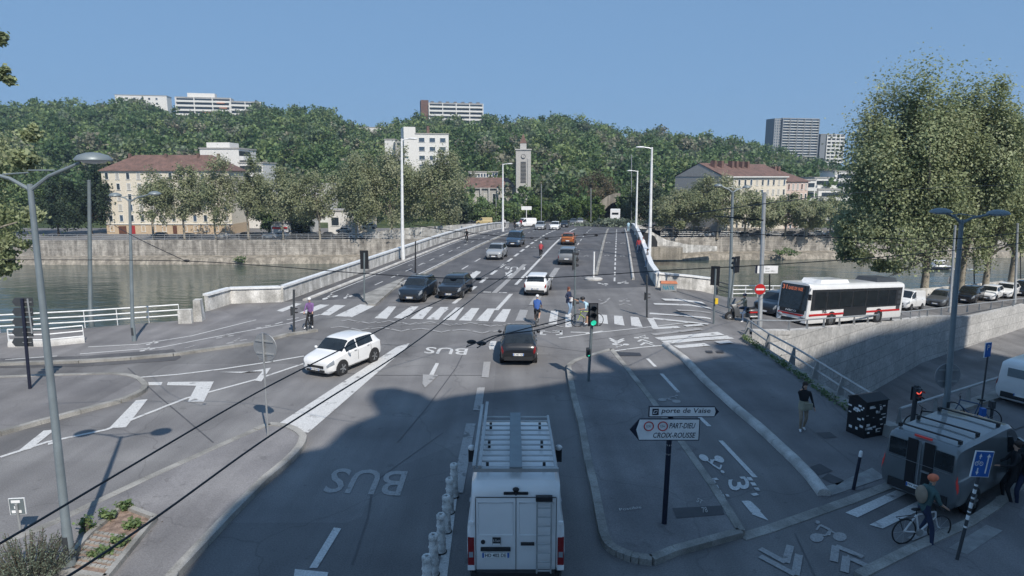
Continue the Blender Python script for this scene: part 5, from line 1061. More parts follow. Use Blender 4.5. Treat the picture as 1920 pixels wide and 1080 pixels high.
for x in (-.8, 1.7): MB().tube([(x, -.7, 1.1), (x, -.7, 1.85)], .03, 6).tube([(x, .7, 1.1), (x, .7, 1.85)], .03, 6).build('canopy_post', 'galv', root)
mixnodes('foam', [(.35, .42, .42), (.8, .82, .82)], 2, bscale=10)
drape([[(p.x + 3 + i * 1.6, p.y - .3 - i * .12, 0), (p.x + 4.2 + i * 1.6, p.y - .4 - i * .12, 0), (p.x + 4.2 + i * 1.6, p.y + .5, 0), (p.x + 3 + i * 1.6, p.y + .4, 0)] for i in range(4)], 'wake', 'foam', .03, kind='stuff', zf=lambda x, y: -10)
# ---------------------------------------------------------------- people and bicycles
SK = mat('skin', (.45, .27, .19), .6, var=.05); mat('hair_dark', (.03, .018, .012), .7); mat('hair_red', (.16, .05, .03), .7)
for k, c in dict(c_black=(.015, .015, .018), c_jeans=(.25, .36, .5), c_navy=(.02, .03, .07), c_purple=(.2, .11, .27), c_blue=(.03, .09, .3), c_lblue=(.42, .6, .7), c_white=(.7, .7, .7), c_red=(.35, .04, .05), c_grey=(.16, .16, .17), c_tan=(.3, .24, .18), c_teal=(.06, .12, .12), c_orange=(.75, .2, .1), c_khaki=(.3, .29, .22), c_denim=(.08, .12, .2)).items(): mat(k, c, .8, var=.15, scale=9)
def ik(a, b, l1, l2, pole):
    a, b = Vector(a), Vector(b); d = b - a; L = min(d.length, (l1 + l2) * .999); u = d.normalized(); x = (l1 * l1 - l2 * l2 + L * L) / (2 * L); h = math.sqrt(max(0, l1 * l1 - x * x))
    p = Vector(pole); p = (p - u * p.dot(u)); p = p.normalized() if p.length > 1e-4 else Vector((0, 1, 0)); return a + u * x + p * h, a + u * L
def person(label, pos, rz=0.0, lean=0.0, hipz=.93, hipy=0.0, feet=((-.1, .0, .07), (.1, .05, .07)), hands=((-.26, .05, .82), (.26, .05, .82)), shirt='c_black', legs='c_navy', shoes='c_white', sleeves=True, shorts=False, hair='hair_dark', hairlong=False, helmet=None, pack=None, sc=1.0, turn=0.0, curl=.5, group=None, skirt=None, bag=None, elbow_out=.5, look=0.0):
    hip = Vector((0, hipy, hipz)); up = Vector((0, math.sin(lean), math.cos(lean))); J = {}; R = {}; E = []
    def j(n, p, r, par=None, g=None):
        J[n] = Vector(p); R[n] = r
        if par: E.append((par, n, g))
    j('pelvis', hip, (.15, .115)); j('belly', hip + up * .17, (.135, .1), 'pelvis', 'shirt'); j('chest', hip + up * .38, (.165, .115), 'belly', 'shirt'); j('neck', hip + up * .54, (.062, .06), 'chest', 'shirt')
    hu = Vector((0, math.sin(lean * .35), math.cos(lean * .35))); nk = J['neck']; fw = Vector((math.sin(look), math.cos(look), 0))
    j('jaw', nk + hu * .09 + fw * .015, (.062, .07), 'neck', 'skin'); j('skull', nk + hu * .17 + fw * .012, (.078, .095), 'jaw', 'skin'); j('crown', nk + hu * .245, (.06, .075), 'skull', 'skin')
    j('nose', nk + hu * .13 + fw * .105, (.014, .014), 'skull', 'skin')
    for s, nm in ((-1, 'l'), (1, 'r')):
        k = 0 if s < 0 else 1; sh = J['chest'] + up * .09 + Vector((s * .18, 0, 0)); j(nm + 'sh', sh, (.062, .062), 'chest', 'shirt')
        el, wr = ik(sh, hands[k], .28, .25, (s * elbow_out, -.6, -.5)); j(nm + 'el', el, (.043, .043), nm + 'sh', 'shirt'); j(nm + 'wr', wr, (.027, .027), nm + 'el', 'shirt' if sleeves else 'skin')
        d = (wr - el).normalized(); palm = wr + d * .075; j(nm + 'palm', palm, (.034, .02), nm + 'wr', 'skin'); sx = Vector((0, 1, 0)) if abs(d.y) < .7 else Vector((1, 0, 0)); dn = Vector((0, 0, -1)) if abs(d.z) < .7 else Vector((-s, 0, 0))
        for q, (o_, ln) in enumerate(((-.027, .06), (-.009, .075), (.009, .07), (.027, .055))):
            f0 = palm + sx * o_ + d * .02; j(f'{nm}f{q}a', f0 + d * ln * .5, (.0095, .0095), nm + 'palm', 'skin'); j(f'{nm}f{q}b', f0 + d * ln * (1 - curl * .4) + dn * ln * curl * .5, (.008, .008), f'{nm}f{q}a', 'skin')
        j(nm + 'th', wr + d * .045 + sx * .05 + dn * .02, (.011, .011), nm + 'wr', 'skin')
        hp = hip + Vector((s * .095, 0, -.04)); j(nm + 'hip', hp, (.092, .095), 'pelvis', 'legs'); ft = Vector(feet[k]); kn, an_ = ik(hp, ft, .44, .43, (s * .1, 1, 0)); j(nm + 'kn', kn, (.06, .062), nm + 'hip', 'legs')
        j(nm + 'calf', kn.lerp(an_, .35), (.053, .058), nm + 'kn', 'skin' if shorts else 'legs'); j(nm + 'an', an_, (.036, .038), nm + 'calf', 'skin' if shorts else 'legs'); j(nm + 'heel', an_ + Vector((0, -.04, -.045)), (.036, .03), nm + 'an', 'shoes'); j(nm + 'toe', an_ + Vector((s * .02, .15, -.05)), (.038, .026), nm + 'an', 'shoes')
    names = list(J); me = bpy.data.meshes.new('p'); me.from_pydata([J[n] for n in names], [(names.index(a), names.index(b)) for a, b, g in E], [])
    o = bpy.data.objects.new('tmp', me); COL.objects.link(o); mo = o.modifiers.new('s', 'SKIN'); mo.use_smooth_shade = True; o.modifiers.new('b', 'SUBSURF').levels = 1
    for i, n in enumerate(names): sv = me.skin_vertices[0].data[i]; sv.radius = R[n]; sv.use_root = n == 'pelvis'
    dg = bpy.context.evaluated_depsgraph_get(); m2 = bpy.data.meshes.new_from_object(o.evaluated_get(dg)); bpy.data.objects.remove(o)
    cats = ['skin', 'shirt', 'legs', 'shoes']; ms = ['skin', shirt, legs, shoes]; m2.materials.clear()
    for q in ms: m2.materials.append(M[q])
    nf = len(m2.polygons); cen = np.empty(nf * 3); m2.polygons.foreach_get('center', cen); cen = cen.reshape(-1, 3); best = np.full(nf, 1e9); idx = np.zeros(nf, int)
    for a, b, g in E:
        A, B_ = np.array(J[a]), np.array(J[b]); ab = B_ - A; t = np.clip(((cen - A) @ ab) / (ab @ ab), 0, 1); d = np.linalg.norm(cen - (A + t[:, None] * ab), axis=1) - (R[a][0] + R[b][0]) * .35; w_ = d < best; best[w_] = d[w_]; idx[w_] = cats.index(g)
    m2.polygons.foreach_set('material_index', idx.astype(np.int32)); m2.shade_smooth(); ob = bpy.data.objects.new('person', m2); COL.objects.link(ob); ob.location = pos; ob.rotation_euler.z = rz; ob.scale = (sc,) * 3; tag(ob, label, 'person', group)
    H0 = J['skull'] + hu * .02
    if helmet: MB().ell(H0 + hu * .035 - fw * .01, (.1, .135, .095), 14).build('helmet', helmet, ob, smooth=60)
    else:
        hb = MB().ell(H0 + hu * .03 - fw * .025, (.09, .105, .1), 12)
        if hairlong: hb.ell(H0 - fw * .07 - Vector((0, 0, .12)), (.085, .05, .17), 10)
        hb.build('hair', hair, ob, smooth=60)
    ey = MB()
    for s in (-1, 1): ey.ell(J['skull'] + fw * .098 - hu * .015 + Vector((fw.y * s * .03, -fw.x * s * .03, 0)), (.011, .006, .006), 6)
    ey.build('eye', 'black', ob)
    if pack: c_ = J['belly'].lerp(J['chest'], .6) - Vector((0, math.cos(lean) * .19, -math.sin(lean) * .19)); MB().ell(c_, (.16, .1, .23), 12).build('backpack', pack, ob, smooth=60)
    if bag: MB().box(bag[1], (.26, .1, .22)).build('bag', bag[0], ob)
    if skirt: MB().lathe([(.15, J['belly'].z), (.175, hipz - .02), (.18, hipz - .16)], (0, hipy, 0), 14).build('jacket_hem', skirt, ob, smooth=60)
    return ob
def bicycle(label, pos, rz, col='black', sc=1.0, frame='c_black', rack=False, group=None, name='bicycle', lean=0):
    root = thing(name, label, 'bicycle', pos, rz, group, sc); root.rotation_euler = (0, lean, rz); r = .34
    for y in (-.52, .53):
        w_ = MB().tube([(0, y + r * math.cos(a * math.pi / 12), r + r * math.sin(a * math.pi / 12)) for a in range(25)], .02, 6).build('wheel', 'rubber', root, smooth=60); sp = MB()
        for a in range(8): sp.tube([(0, y, r), (0, y + r * math.cos(a * math.pi / 4), r + r * math.sin(a * math.pi / 4))], .003, 4)
        sp.tube([(-.04, y, r), (.04, y, r)], .02, 6).build('spoke', 'galv', w_)
    f = MB(); bb, st, hd, hb = (0, -.08, .28), (0, -.2, .78), (0, .36, .82), (0, .38, .66)
    for a, b in ((bb, st), (st, hd), (bb, hb), (hd, hb), (bb, (0, -.52, r)), (st, (0, -.52, r))): f.tube([a, b], .022, 6)
    f.build('frame', frame, root, smooth=60); MB().tube([hb, (0, .47, .4), (0, .53, r)], .018, 6).build('fork', frame, root)
    MB().tube([(0, .36, .82), (0, .36, .97)], .015, 6).tube([(-.27, .36, .98), (-.1, .4, .98), (.1, .4, .98), (.27, .36, .98)], .014, 6).build('handlebar', 'black', root); MB().tube([st, (0, -.22, .92)], .014, 6).ell((0, -.24, .94), (.07, .14, .035), 8).build('saddle', 'black', root, smooth=60)
    MB().lathe([(.001, -.02), (.1, -.02), (.1, .02), (.001, .02)], (.03, -.08, .28), 14, 'x').tube([(-.07, -.08, .28), (-.07, .04, .16), (-.15, .04, .16)], .012, 5).tube([(.07, -.08, .28), (.07, -.2, .4), (.15, -.2, .4)], .012, 5).build('crank', 'galv', root)
    if rack: MB().tube([(-.06, -.3, .75), (-.06, -.75, .74), (.06, -.75, .74), (.06, -.3, .75)], .01, 5).tube([(0, -.7, .74), (0, -.55, .36)], .01, 5).build('luggage_rack', 'black', root)
    return root
PED = ((-.13, .04, .2), (.13, -.2, .44)); BAR = ((-.24, .34, .98), (.24, .34, .98))
GC = 'cyclists on the junction and the bridge'
def rider(plabel, blabel, bx, by, rz, lean=.55, sc=1.0, feet=PED, hands=BAR, frame='c_black', rack=False, **k):
    p = G(bx, by); b = bicycle(blabel, p, rz, frame=frame, sc=sc, rack=rack, group='bicycles'); q = person(plabel, p, rz, lean=lean, hipz=.99, hipy=-.24, feet=feet, hands=hands, sc=sc, group=GC, **k); return q
rider('cyclist in a purple top and pale helmet facing us on the left cycle path', 'dark city bicycle under the purple-topped cyclist', 582, 618, math.pi + .1, .15, shirt='c_purple', legs='c_black', helmet='c_white', feet=((-.14, .04, .2), (.3, .0, .07)), elbow_out=1.0)
rider('cyclist seen from behind in a blue jersey and white helmet at the zebra', 'road bicycle under the blue-jerseyed cyclist', 1007, 608, -.15, .5, shirt='c_blue', legs='c_black', shorts=True, sleeves=False, helmet='c_white')
rider('cyclist in pale blue with a black helmet leaning on the signal pole', 'lime-green road bicycle of the cyclist leaning on the pole', 1101, 612, math.pi / 2 + .12, .95, shirt='c_lblue', legs='c_black', shorts=True, sleeves=False, helmet='black', sc=1.1, frame=mat('lime', (.4, .5, .08), .4) and 'lime', hands=((-.24, .4, .98), (.1, .62, 1.42)), feet=((-.13, .04, .2), (.28, .05, .07)))
rider('cyclist in a dark red top riding away in the middle of the bridge', 'bicycle of the dark red cyclist mid-bridge', 1014, 484, AW, .5, shirt='c_red', legs='c_black', helmet='c_white')
rider('cyclist in dark clothes riding toward us beside the left parapet', 'bicycle of the dark cyclist beside the left parapet', 875, 455, TW, .3, shirt='c_black', legs='c_black', sleeves=True)
rider('far cyclist in white at the left end of the bridge', 'bicycle of the far cyclist in white', 946, 427, TW, .3, shirt='c_white', legs='c_black'); rider('far cyclist in black between the white and red figures', 'bicycle of the far cyclist in black', 965, 430, TW, .3, shirt='c_black', legs='c_black'); rider('far cyclist in red below the camper van', 'bicycle of the far cyclist in red', 977, 428, TW, .3, shirt='c_red', legs='c_grey')
person('woman with reddish hair in light jeans and a navy coat at the crossing', G(1066, 590), math.pi + .9, shirt='c_navy', legs='c_jeans', hair='hair_red', hairlong=True, hands=((-.2, .2, 1.1), (.22, .18, 1.15)), skirt='c_navy', bag=('c_white', (.0, .2, 1.0)))
GP = 'pedestrians on the right bridge pavement'
person('pedestrian with dark hair and red top on the right bridge pavement', G(1197, 474), AW, shirt='c_red', legs='c_denim', hairlong=True, feet=((-.1, -.2, .09), (.1, .2, .07)), group=GP); person('pedestrian in a white top beside the right bridge parapet', G(1205, 474), AW, shirt='c_white', legs='c_denim', hair='hair_red', sleeves=False, feet=((-.1, .2, .07), (.1, -.2, .09)), group=GP)
person('pedestrian in jeans in the shade of the right parapet, nearest of them', G(1213, 501), AW + 1.2, shirt='c_grey', legs='c_jeans', sleeves=False, feet=((-.1, -.15, .09), (.1, .15, .07)), group=GP); person('far pedestrian in pale blue at the top of the right bridge pavement', G(1178, 434), AW, shirt='c_lblue', legs='c_lblue', group=GP)
person('woman in a black jacket holding a phone to her ear in the shade', G(1503, 806), math.pi - .15, shirt='c_black', legs='c_tan', hands=((-.32, .12, .88), (.12, .12, 1.55)), feet=((-.08, -.1, .07), (.09, .12, .07)), hairlong=True, elbow_out=.05, skirt='c_khaki', bag=('c_khaki', (-.12, .14, .93)), sc=.97)
# orange-helmeted cyclist standing astride
a, b = G(1692, 1019), G(1758, 1012); d = (b - a).normalized(); BR = math.atan2(-d.x, d.y); c = (a + b) / 2
bicycle('white-framed city bicycle with a rear rack in the bottom right shade', c, BR, frame='c_white', rack=True, group='bicycles', sc=(b - a).length / 1.05 if .8 < (b - a).length / 1.05 < 1.15 else .95)
person('cyclist in an orange helmet and tan backpack astride a bike by the grey van', c, BR, .28, shirt='c_teal', legs='c_navy', helmet='c_orange', pack='c_tan', sleeves=False, hands=((-.24, .37, .99), (.24, .37, .99)), feet=((-.13, .06, .24), (.34, .0, .07)), hipz=.93, hipy=-.02, group=GC, sc=.97)
person('person in black standing by the open door of the grey van', G(1893, 945), 1.2, shirt='c_black', legs='c_black', feet=((-.12, 0, .07), (.2, .1, .07)), hands=((-.15, .35, 1.1), (.2, .35, 1.05)))
person('person in dark clothes cut by the right edge next to the grey van', G(1918, 952), 2.0, shirt='c_black', legs='c_navy', feet=((-.12, 0, .07), (.1, .1, .07)))
bicycle('dark hire bicycle parked by the ramp rail, left one', G(1818, 795), .9, frame='c_denim', group='parked bicycles'); bicycle('dark hire bicycle parked by the ramp rail, right one', G(1745, 815), 1.4, frame='c_black', group='parked bicycles')
for x, y, l in ((1838, 815, 'blue-topped docking post nearest the grey van'), (1856, 800, 'dark post between the bicycles and the white van')): tag(MB().tube([(0, 0, 0), (0, 0, .85)], .05, 8).box((0, .03, .8), (.14, .16, .25)).build('docking_post', 'sign_blue' if y > 810 else 'dark_grey', None, loc=G(x, y)), l, 'docking post')
# motorcycle and rider
p = G(1391, 602); MH = math.pi / 2 + .12; root = thing('motorcycle', 'dark maxi scooter with a red rear flash waiting left of the bus', 'motorcycle', p, MH, sc=1.05); r = .3
for y in (-.75, .78):
    w_ = MB().lathe([(r * .6, -.06), (r, -.06), (r * 1.06, 0), (r, .06), (r * .6, .06)], (0, y, r), 18, 'x').build('wheel', 'rubber', root, smooth=50); MB().lathe([(.001, 0), (.06, -.04), (r * .62, -.02), (r * .62, .02), (.06, .04), (.001, 0)], (0, y, r), 14, 'x').build('rim', 'rim', w_)
MB().add([(-.2, .55, .35), (.2, .55, .35), (-.26, .65, .8), (.26, .65, .8), (-.12, .75, 1.05), (.12, .75, 1.05), (-.2, .2, .35), (.2, .2, .35), (-.24, .35, .85), (.24, .35, .85), (-.1, .45, 1.1), (.1, .45, 1.1)], [(0, 1, 3, 2), (2, 3, 5, 4), (6, 7, 9, 8), (8, 9, 11, 10), (0, 2, 8, 6), (2, 4, 10, 8), (1, 3, 9, 7), (3, 5, 11, 9), (4, 5, 11, 10), (0, 1, 7, 6)]).build('front_fairing', 'paint_grey', root, smooth=50)
MB().add([(-.14, .68, 1.02), (.14, .68, 1.02), (.1, .5, 1.4), (-.1, .5, 1.4)], [(0, 1, 2, 3)]).build('windshield', 'glass_dark', root); MB().box((0, -.15, .38), (.36, 1.0, .26)).ell((0, -.6, .62), (.2, .45, .16), 10).build('body', 'paint_grey', root, smooth=50); MB().ell((0, -.3, .78), (.17, .5, .08), 10).build('seat', 'black', root, smooth=50)
MB().box((0, -.6, .56), (.42, .5, .08)).build('side_stripe', 'red', root); MB().tube([(0, .7, .75), (0, .78, r)], .035, 6).build('fork', 'trim', root); MB().tube([(-.34, .38, 1.06), (0, .5, 1.08), (.34, .38, 1.06)], .015, 6).build('handlebar', 'black', root); MB().ell((0, -.95, 1.0), (.2, .2, .16), 10).build('top_case', 'black', root, smooth=60); MB().tube([(-.2, -.9, .3), (-.2, -.35, .3)], .05, 8).build('exhaust', 'galv', root); MB().ell((0, .76, .82), (.12, .05, .07), 8).build('headlight', 'headlight', root)
person('motorcyclist in a khaki jacket and dark helmet sitting on the scooter', p, MH, .1, hipz=.88, hipy=-.15, feet=((-.3, .1, .07), (.2, .15, .35)), hands=((-.28, .35, 1.06), (.28, .35, 1.06)), shirt='c_khaki', legs='c_denim', helmet='c_navy', sc=1.03, elbow_out=1)
# ---------------------------------------------------------------- foliage
def leafmat(name, a, b, c=None, isl=.35):
    m = bpy.data.materials.new(name); m.use_nodes = True; t = m.node_tree; bs = t.nodes['Principled BSDF']; bs.inputs['Roughness'].default_value = .6; bs.inputs['Specular IOR Level'].default_value = .3
    g = t.nodes.new('ShaderNodeNewGeometry'); at = t.nodes.new('ShaderNodeAttribute'); at.attribute_name = 'tint'
    cr = t.nodes.new('ShaderNodeValToRGB'); e = cr.color_ramp.elements; e[0].color = (*a, 1); e[1].color = (*(c or b), 1)
    if c: x = e.new(.5); x.color = (*b, 1)
    if name == 'leaf_wood':
        for p_, q_ in ((.3, (.12, .19, .075)), (.72, (.22, .28, .11)), (.86, (.16, .22, .14))): x = e.new(p_); x.color = (*q_, 1)
    t.links.new(at.outputs['Fac'], cr.inputs['Fac'])
    r = t.nodes.new('ShaderNodeMapRange'); r.inputs['To Min'].default_value = 1 - isl; r.inputs['To Max'].default_value = 1 + isl; t.links.new(g.outputs['Random Per Island'], r.inputs['Value'])
    out = mul_by(t, cr.outputs[0], r.outputs[0]); t.links.new(out, bs.inputs['Base Color'])
    tr = t.nodes.new('ShaderNodeBsdfTranslucent'); t.links.new(out, tr.inputs['Color']); mx = t.nodes.new('ShaderNodeMixShader'); mx.inputs[0].default_value = .38
    t.links.new(bs.outputs[0], mx.inputs[1]); t.links.new(tr.outputs[0], mx.inputs[2]); t.links.new(mx.outputs[0], t.nodes['Material Output'].inputs['Surface']); M[name] = m
leafmat('leaf_plane', (.2, .235, .125), (.29, .315, .18), (.37, .38, .25), .22); leafmat('leaf_plane_near', (.21, .26, .13), (.31, .355, .19), (.4, .43, .27), .28)
leafmat('leaf_wood', (.07, .125, .055), (.16, .235, .1), (.28, .265, .19)); leafmat('leaf_dark', (.035, .06, .035), (.06, .09, .048)); leafmat('leaf_fresh', (.07, .12, .03), (.13, .19, .05)); leafmat('leaf_brown', (.11, .095, .055), (.17, .14, .085)); leafmat('leaf_sage', (.12, .15, .11), (.22, .26, .19))
mixnodes('bark', [(.14, .12, .09), (.34, .31, .25), (.22, .19, .15)], 3.5, bscale=20, bump=.6); mixnodes('bark_dark', [(.05, .04, .03), (.12, .1, .075)], 3, bscale=15)
rng = np.random.default_rng(11)
def leaves(name, cen, size, m, parent=None, tint=None, up=.8, asp=.8, out=0.0):
    n = len(cen); nr = rng.normal(size=(n, 3)) * .6; nr[:, 2] += up
    if out: oc = cen - cen.mean(0); nr += out * oc / (np.linalg.norm(oc, axis=1)[:, None] + .01)
    nr /= np.linalg.norm(nr, axis=1)[:, None]; a = np.cross(nr, rng.normal(size=(n, 3))); a /= np.linalg.norm(a, axis=1)[:, None]; b = np.cross(nr, a)
    s = (size * rng.uniform(.6, 1.3, n))[:, None] / 2 if np.isscalar(size) else (size * rng.uniform(.6, 1.3, n))[:, None] / 2
    v = np.empty((n, 4, 3)); v[:, 0] = cen - a * s - b * s * asp; v[:, 1] = cen + a * s * .9 - b * s * asp * .8; v[:, 2] = cen + a * s + b * s * asp; v[:, 3] = cen - a * s * .7 + b * s * asp * .9
    me = bpy.data.meshes.new(name); me.vertices.add(n * 4); me.vertices.foreach_set('co', v.ravel()); me.loops.add(n * 4); me.loops.foreach_set('vertex_index', np.arange(n * 4, dtype=np.int32)); me.polygons.add(n); me.polygons.foreach_set('loop_start', np.arange(0, n * 4, 4, dtype=np.int32)); me.update(calc_edges=True)
    at = me.attributes.new('tint', 'FLOAT', 'POINT'); tt = np.repeat(tint if tint is not None else rng.uniform(0, 1, n), 4); at.data.foreach_set('value', tt.astype(np.float32)); me.materials.append(M[m]); o = bpy.data.objects.new(name, me); COL.objects.link(o); o.parent = parent; return o
def crown_pts(c, r, n, clumps, spread=.2, shell=.55, droop=0):
    """leaf centres in uneven clumps through an ellipsoid; gaps stay between them"""
    c = np.array(c); r = np.array(r); d = rng.normal(size=(clumps, 3)); d /= np.linalg.norm(d, axis=1)[:, None]; rad = shell + (1 - shell) * rng.uniform(0, 1, clumps) ** .7; lob = 1 + .16 * np.sin(d[:, 0] * 5 + c[0]) + .12 * np.sin(d[:, 2] * 7 + c[1]); cc = c + d * (rad * lob)[:, None] * r
    w_ = rng.uniform(.4, 1.6, clumps); w_ /= w_.sum(); k = rng.choice(clumps, n, p=w_); sp = spread * rng.uniform(.6, 1.3, clumps); off = rng.normal(size=(n, 3)) * sp[k][:, None] * np.array([r[0], r[1], r[2]]) * .8
    tc_ = rng.uniform(0, 1, clumps); return cc[k] + off, cc, np.clip(tc_[k] * .7 + rng.uniform(0, .3, n), 0, 1)
def trunk_mesh(h, r, cc, zc, nb=9, lean=0.0):
    mb = MB(); top = Vector((lean, 0, h)); mb.tube([(0, 0, -.2), (0, 0, .3), (lean * .5, 0, h * .5), top], [r * 1.35, r, r * .85, r * .75], 10)
    idx = rng.choice(len(cc), min(nb, len(cc)), replace=False)
    for i in idx:
        e = Vector(cc[i]); mid = top.lerp(e, .5) + Vector((rng.normal() * .3, rng.normal() * .3, .25 * abs(e.z - h) * .3)); q = top.lerp(mid, .5) + Vector((rng.normal() * .1, 0, .1)); mb.tube([top - Vector((0, 0, .15)), q, mid, e], [r * .5, r * .36, r * .24, r * .06], 6)
        for _ in range(2): f_ = Vector(cc[rng.integers(len(cc))]); f_ = mid.lerp(f_, .5); mb.tube([mid, mid.lerp(f_, .5) + Vector((0, 0, .1)), f_], [r * .2, r * .12, r * .03], 5)
    return mb
def tree(name, label, base, h, rx, rz_, trunk, n, leaf, m='leaf_plane', tr=.25, clumps=60, group=None, bark='bark', spread=.17, shell=.5, ox=0, ry=None, nb=9, cat='tree'):
    root = thing(name, label, cat, base, 0, group); pts, cc, tint = crown_pts((ox, 0, h - rz_), (rx, ry or rx, rz_), n, clumps, spread, shell); ok = pts[:, 2] > trunk * .55; pts = pts[ok]; tint = tint[ok]
    leaves('crown', pts, leaf, m, root, tint, .5, out=.7); trunk_mesh(trunk, tr, cc, h - rz_, nb).build('trunk', bark, root, smooth=60); return root
def tpx(label, px, x0, x1, ytop, ybase, Y, m='leaf_plane', trunk=.28, n=4500, leaf=.31, zb=QZ, name='plane_tree', group=None, clumps=55, **k):
    """a tree standing at distance Y whose crown spans x0..x1 and tops at ytop in the photograph"""
    b = atY(px, ybase, Y); b.z = zb; a, c = atY(x0, ytop, Y), atY(x1, ytop, Y); h = a.z - zb; w_ = (c.x - a.x) / 2; cx = (a.x + c.x) / 2 - b.x
    tree(name, label, b, h, w_ * .95, h * (1 - trunk) / 2 * 1.02, h * trunk, int(n * 1.8), leaf, m, .26, clumps, group, ox=cx, ry=w_ * .9, **k)
GF = 'plane trees along the far left quay'; GR = 'plane trees along the far right quay'
for px, x0, x1, yt, l in ((288, 256, 322, 322, 'first far plane tree before the yellow building, small and open'), (346, 312, 384, 308, 'second far plane tree before the yellow building'), (404, 366, 442, 302, 'third far plane tree before the yellow building'), (466, 436, 500, 304, 'plane tree at the right corner of the yellow building'), (531, 482, 572, 306, 'plane tree right of the yellow building, before the dark villa'), (600, 552, 640, 318, 'slim-trunked plane tree before the low white house')):
    tpx(l, px, x0 - 7, x1 + 7, yt, 445, 141.5, group=GF, clumps=44, n=4600, spread=.18, shell=.3)
for px, x0, x1, yt, Y, l in ((668, 625, 720, 290, 142, 'broad plane tree left of the tall mast'), (735, 680, 800, 282, 146, 'tallest broad plane tree behind the tall mast'), (828, 770, 878, 282, 144, 'broad plane tree below the white apartment block')):
    tpx(l, px, x0, x1, yt, 445, Y, group=GF, n=9000, clumps=80, trunk=.22)
for i, (px, x0, x1, yt) in enumerate(((1262, 1222, 1300, 362), (1300, 1262, 1350, 340), (1345, 1290, 1392, 330), (1396, 1350, 1440, 352), (1434, 1400, 1478, 372), (1472, 1440, 1512, 366), (1512, 1480, 1552, 372), (1556, 1515, 1600, 368))):
    tpx(['first', 'second', 'third', 'fourth', 'fifth', 'sixth', 'seventh', 'eighth'][i] + ' plane tree from the left along the far right quay', px, x0, x1, yt, 440, 147 + (i % 2) * 1.5, group=GR, n=5200 if i < 3 else 3600, clumps=50)
for i, (px, x0, x1, yt, yb, Y, m, l) in enumerate(((110, 62, 150, 335, 440, 152, 'leaf_dark', 'dark green broad tree left of the yellow building'), (172, 140, 205, 312, 440, 158, 'leaf_dark', 'tall dark tree touching the yellow building left corner'), (40, -20, 90, 320, 440, 155, 'leaf_wood', 'green tree at the far left bank edge'),
    (1118, 1078, 1164, 322, 410, 190, 'leaf_brown', 'brownish budding round tree right of the church tower'), (900, 872, 940, 372, 425, 165, 'leaf_wood', 'green tree hiding the foot of the church nave'), (950, 920, 985, 378, 420, 168, 'leaf_wood', 'rounded tree below the church tower'),
    (1000, 975, 1030, 372, 418, 172, 'leaf_fresh', 'fresh green tree right of the church tower foot'), (1045, 1020, 1075, 366, 418, 172, 'leaf_wood', 'dark green tree above the queue of far cars'), (1085, 1062, 1108, 372, 418, 170, 'leaf_fresh', 'yellow-green tree at the roundabout'), (1175, 1160, 1200, 350, 415, 172, 'leaf_wood', 'dark tree right of the tunnel mouth'), (1215, 1180, 1250, 342, 420, 166, 'leaf_dark', 'dark tree behind the right lamp masts'), (1118, 1098, 1135, 372, 418, 168, 'leaf_fresh', 'small bright tree left of the tunnel mouth'),
    (850, 820, 885, 368, 425, 158, 'leaf_dark', 'dark green tree at the top of the left ramp'), (560, 535, 590, 385, 440, 156, 'leaf_dark', 'dark conifer before the villa behind the far left quay'), (505, 480, 535, 375, 440, 156, 'leaf_wood', 'green bushy tree beside the red shop sign'))):
    tpx(l, px, x0, x1, yt, yb, Y, m, n=3500, zb=QZ if Y < 165 else -4.5, name='broadleaf_tree', group='green trees behind the far streets', bark='bark_dark', trunk=.15, leaf=.38)
# near plane trees on the right quay, real leaf masses with big limbs
def near_tree(label, bx, by, x0, x1, ytop, n, seed, Y=None, lowc=(), tr=.36, trunk=4.2, clumps=110, lf=.215):
    global rng; rng = np.random.default_rng(seed); b = G(bx, by); Y = b.y; t = atY((x0 + x1) / 2, ytop, Y); l_, r2 = atY(x0, 400, Y), atY(x1, 400, Y); h = t.z - b.z; w_ = (r2.x - l_.x) / 2; cx = (l_.x + r2.x) / 2 - b.x
    root = thing('plane_tree', label, 'tree', b, 0, 'large plane trees along the right quay'); zc = trunk + (h - trunk) * .52; pts, cc, tint = crown_pts((cx, 0, zc), (w_, w_ * .85, (h - trunk) * .5), n, clumps, .15, .3)
    P_ = [pts]; T_ = [tint]; C_ = [cc]
    for (lx, ly, rr) in lowc:
        q = atY(lx, ly, Y) - b; p2, c2, t2 = crown_pts(q, (rr, rr, rr * .8), int(n * .06), 7, .3, .3); P_.append(p2); T_.append(t2); C_.append(c2)
    pts = np.vstack(P_); tint = np.concatenate(T_); cc = np.vstack(C_); ok = pts[:, 2] > 2.6; leaves('crown', pts[ok], lf, 'leaf_plane_near', root, tint[ok], .5, out=.7); trunk_mesh(trunk, tr, cc, zc, 20).build('trunk', 'bark', root, smooth=60)
near_tree('largest plane tree rising behind the white delivery van at right', 1732, 551, 1568, 1825, 150, 74000, 3, lowc=((1600, 470, 1.6), (1660, 500, 1.4), (1680, 520, 1.0), (1640, 440, 1.8), (1590, 420, 1.6)), tr=.42)
near_tree('second large plane tree right of the biggest one', 1800, 552, 1705, 1890, 165, 52000, 4)
near_tree('leaning plane tree behind the white hatchbacks at right', 1846, 548, 1790, 1935, 195, 46000, 5)
near_tree('rightmost plane tree on the quay partly outside the view', 1894, 540, 1850, 1990, 210, 44000, 6)
near_tree('plane tree beyond the right edge whose crown enters the view', 1985, 535, 1915, 2090, 215, 32000, 8)
near_tree('plane tree reaching in from the left edge over the near quay', -170, 628, -380, 40, 150, 30000, 9, lf=.17, lowc=((10, 470, .8), (5, 505, .5), (40, 300, .7), (8, 140, .4), (-2, 70, .35), (60, 250, .5), (55, 400, .6)))
rng = np.random.default_rng(21)
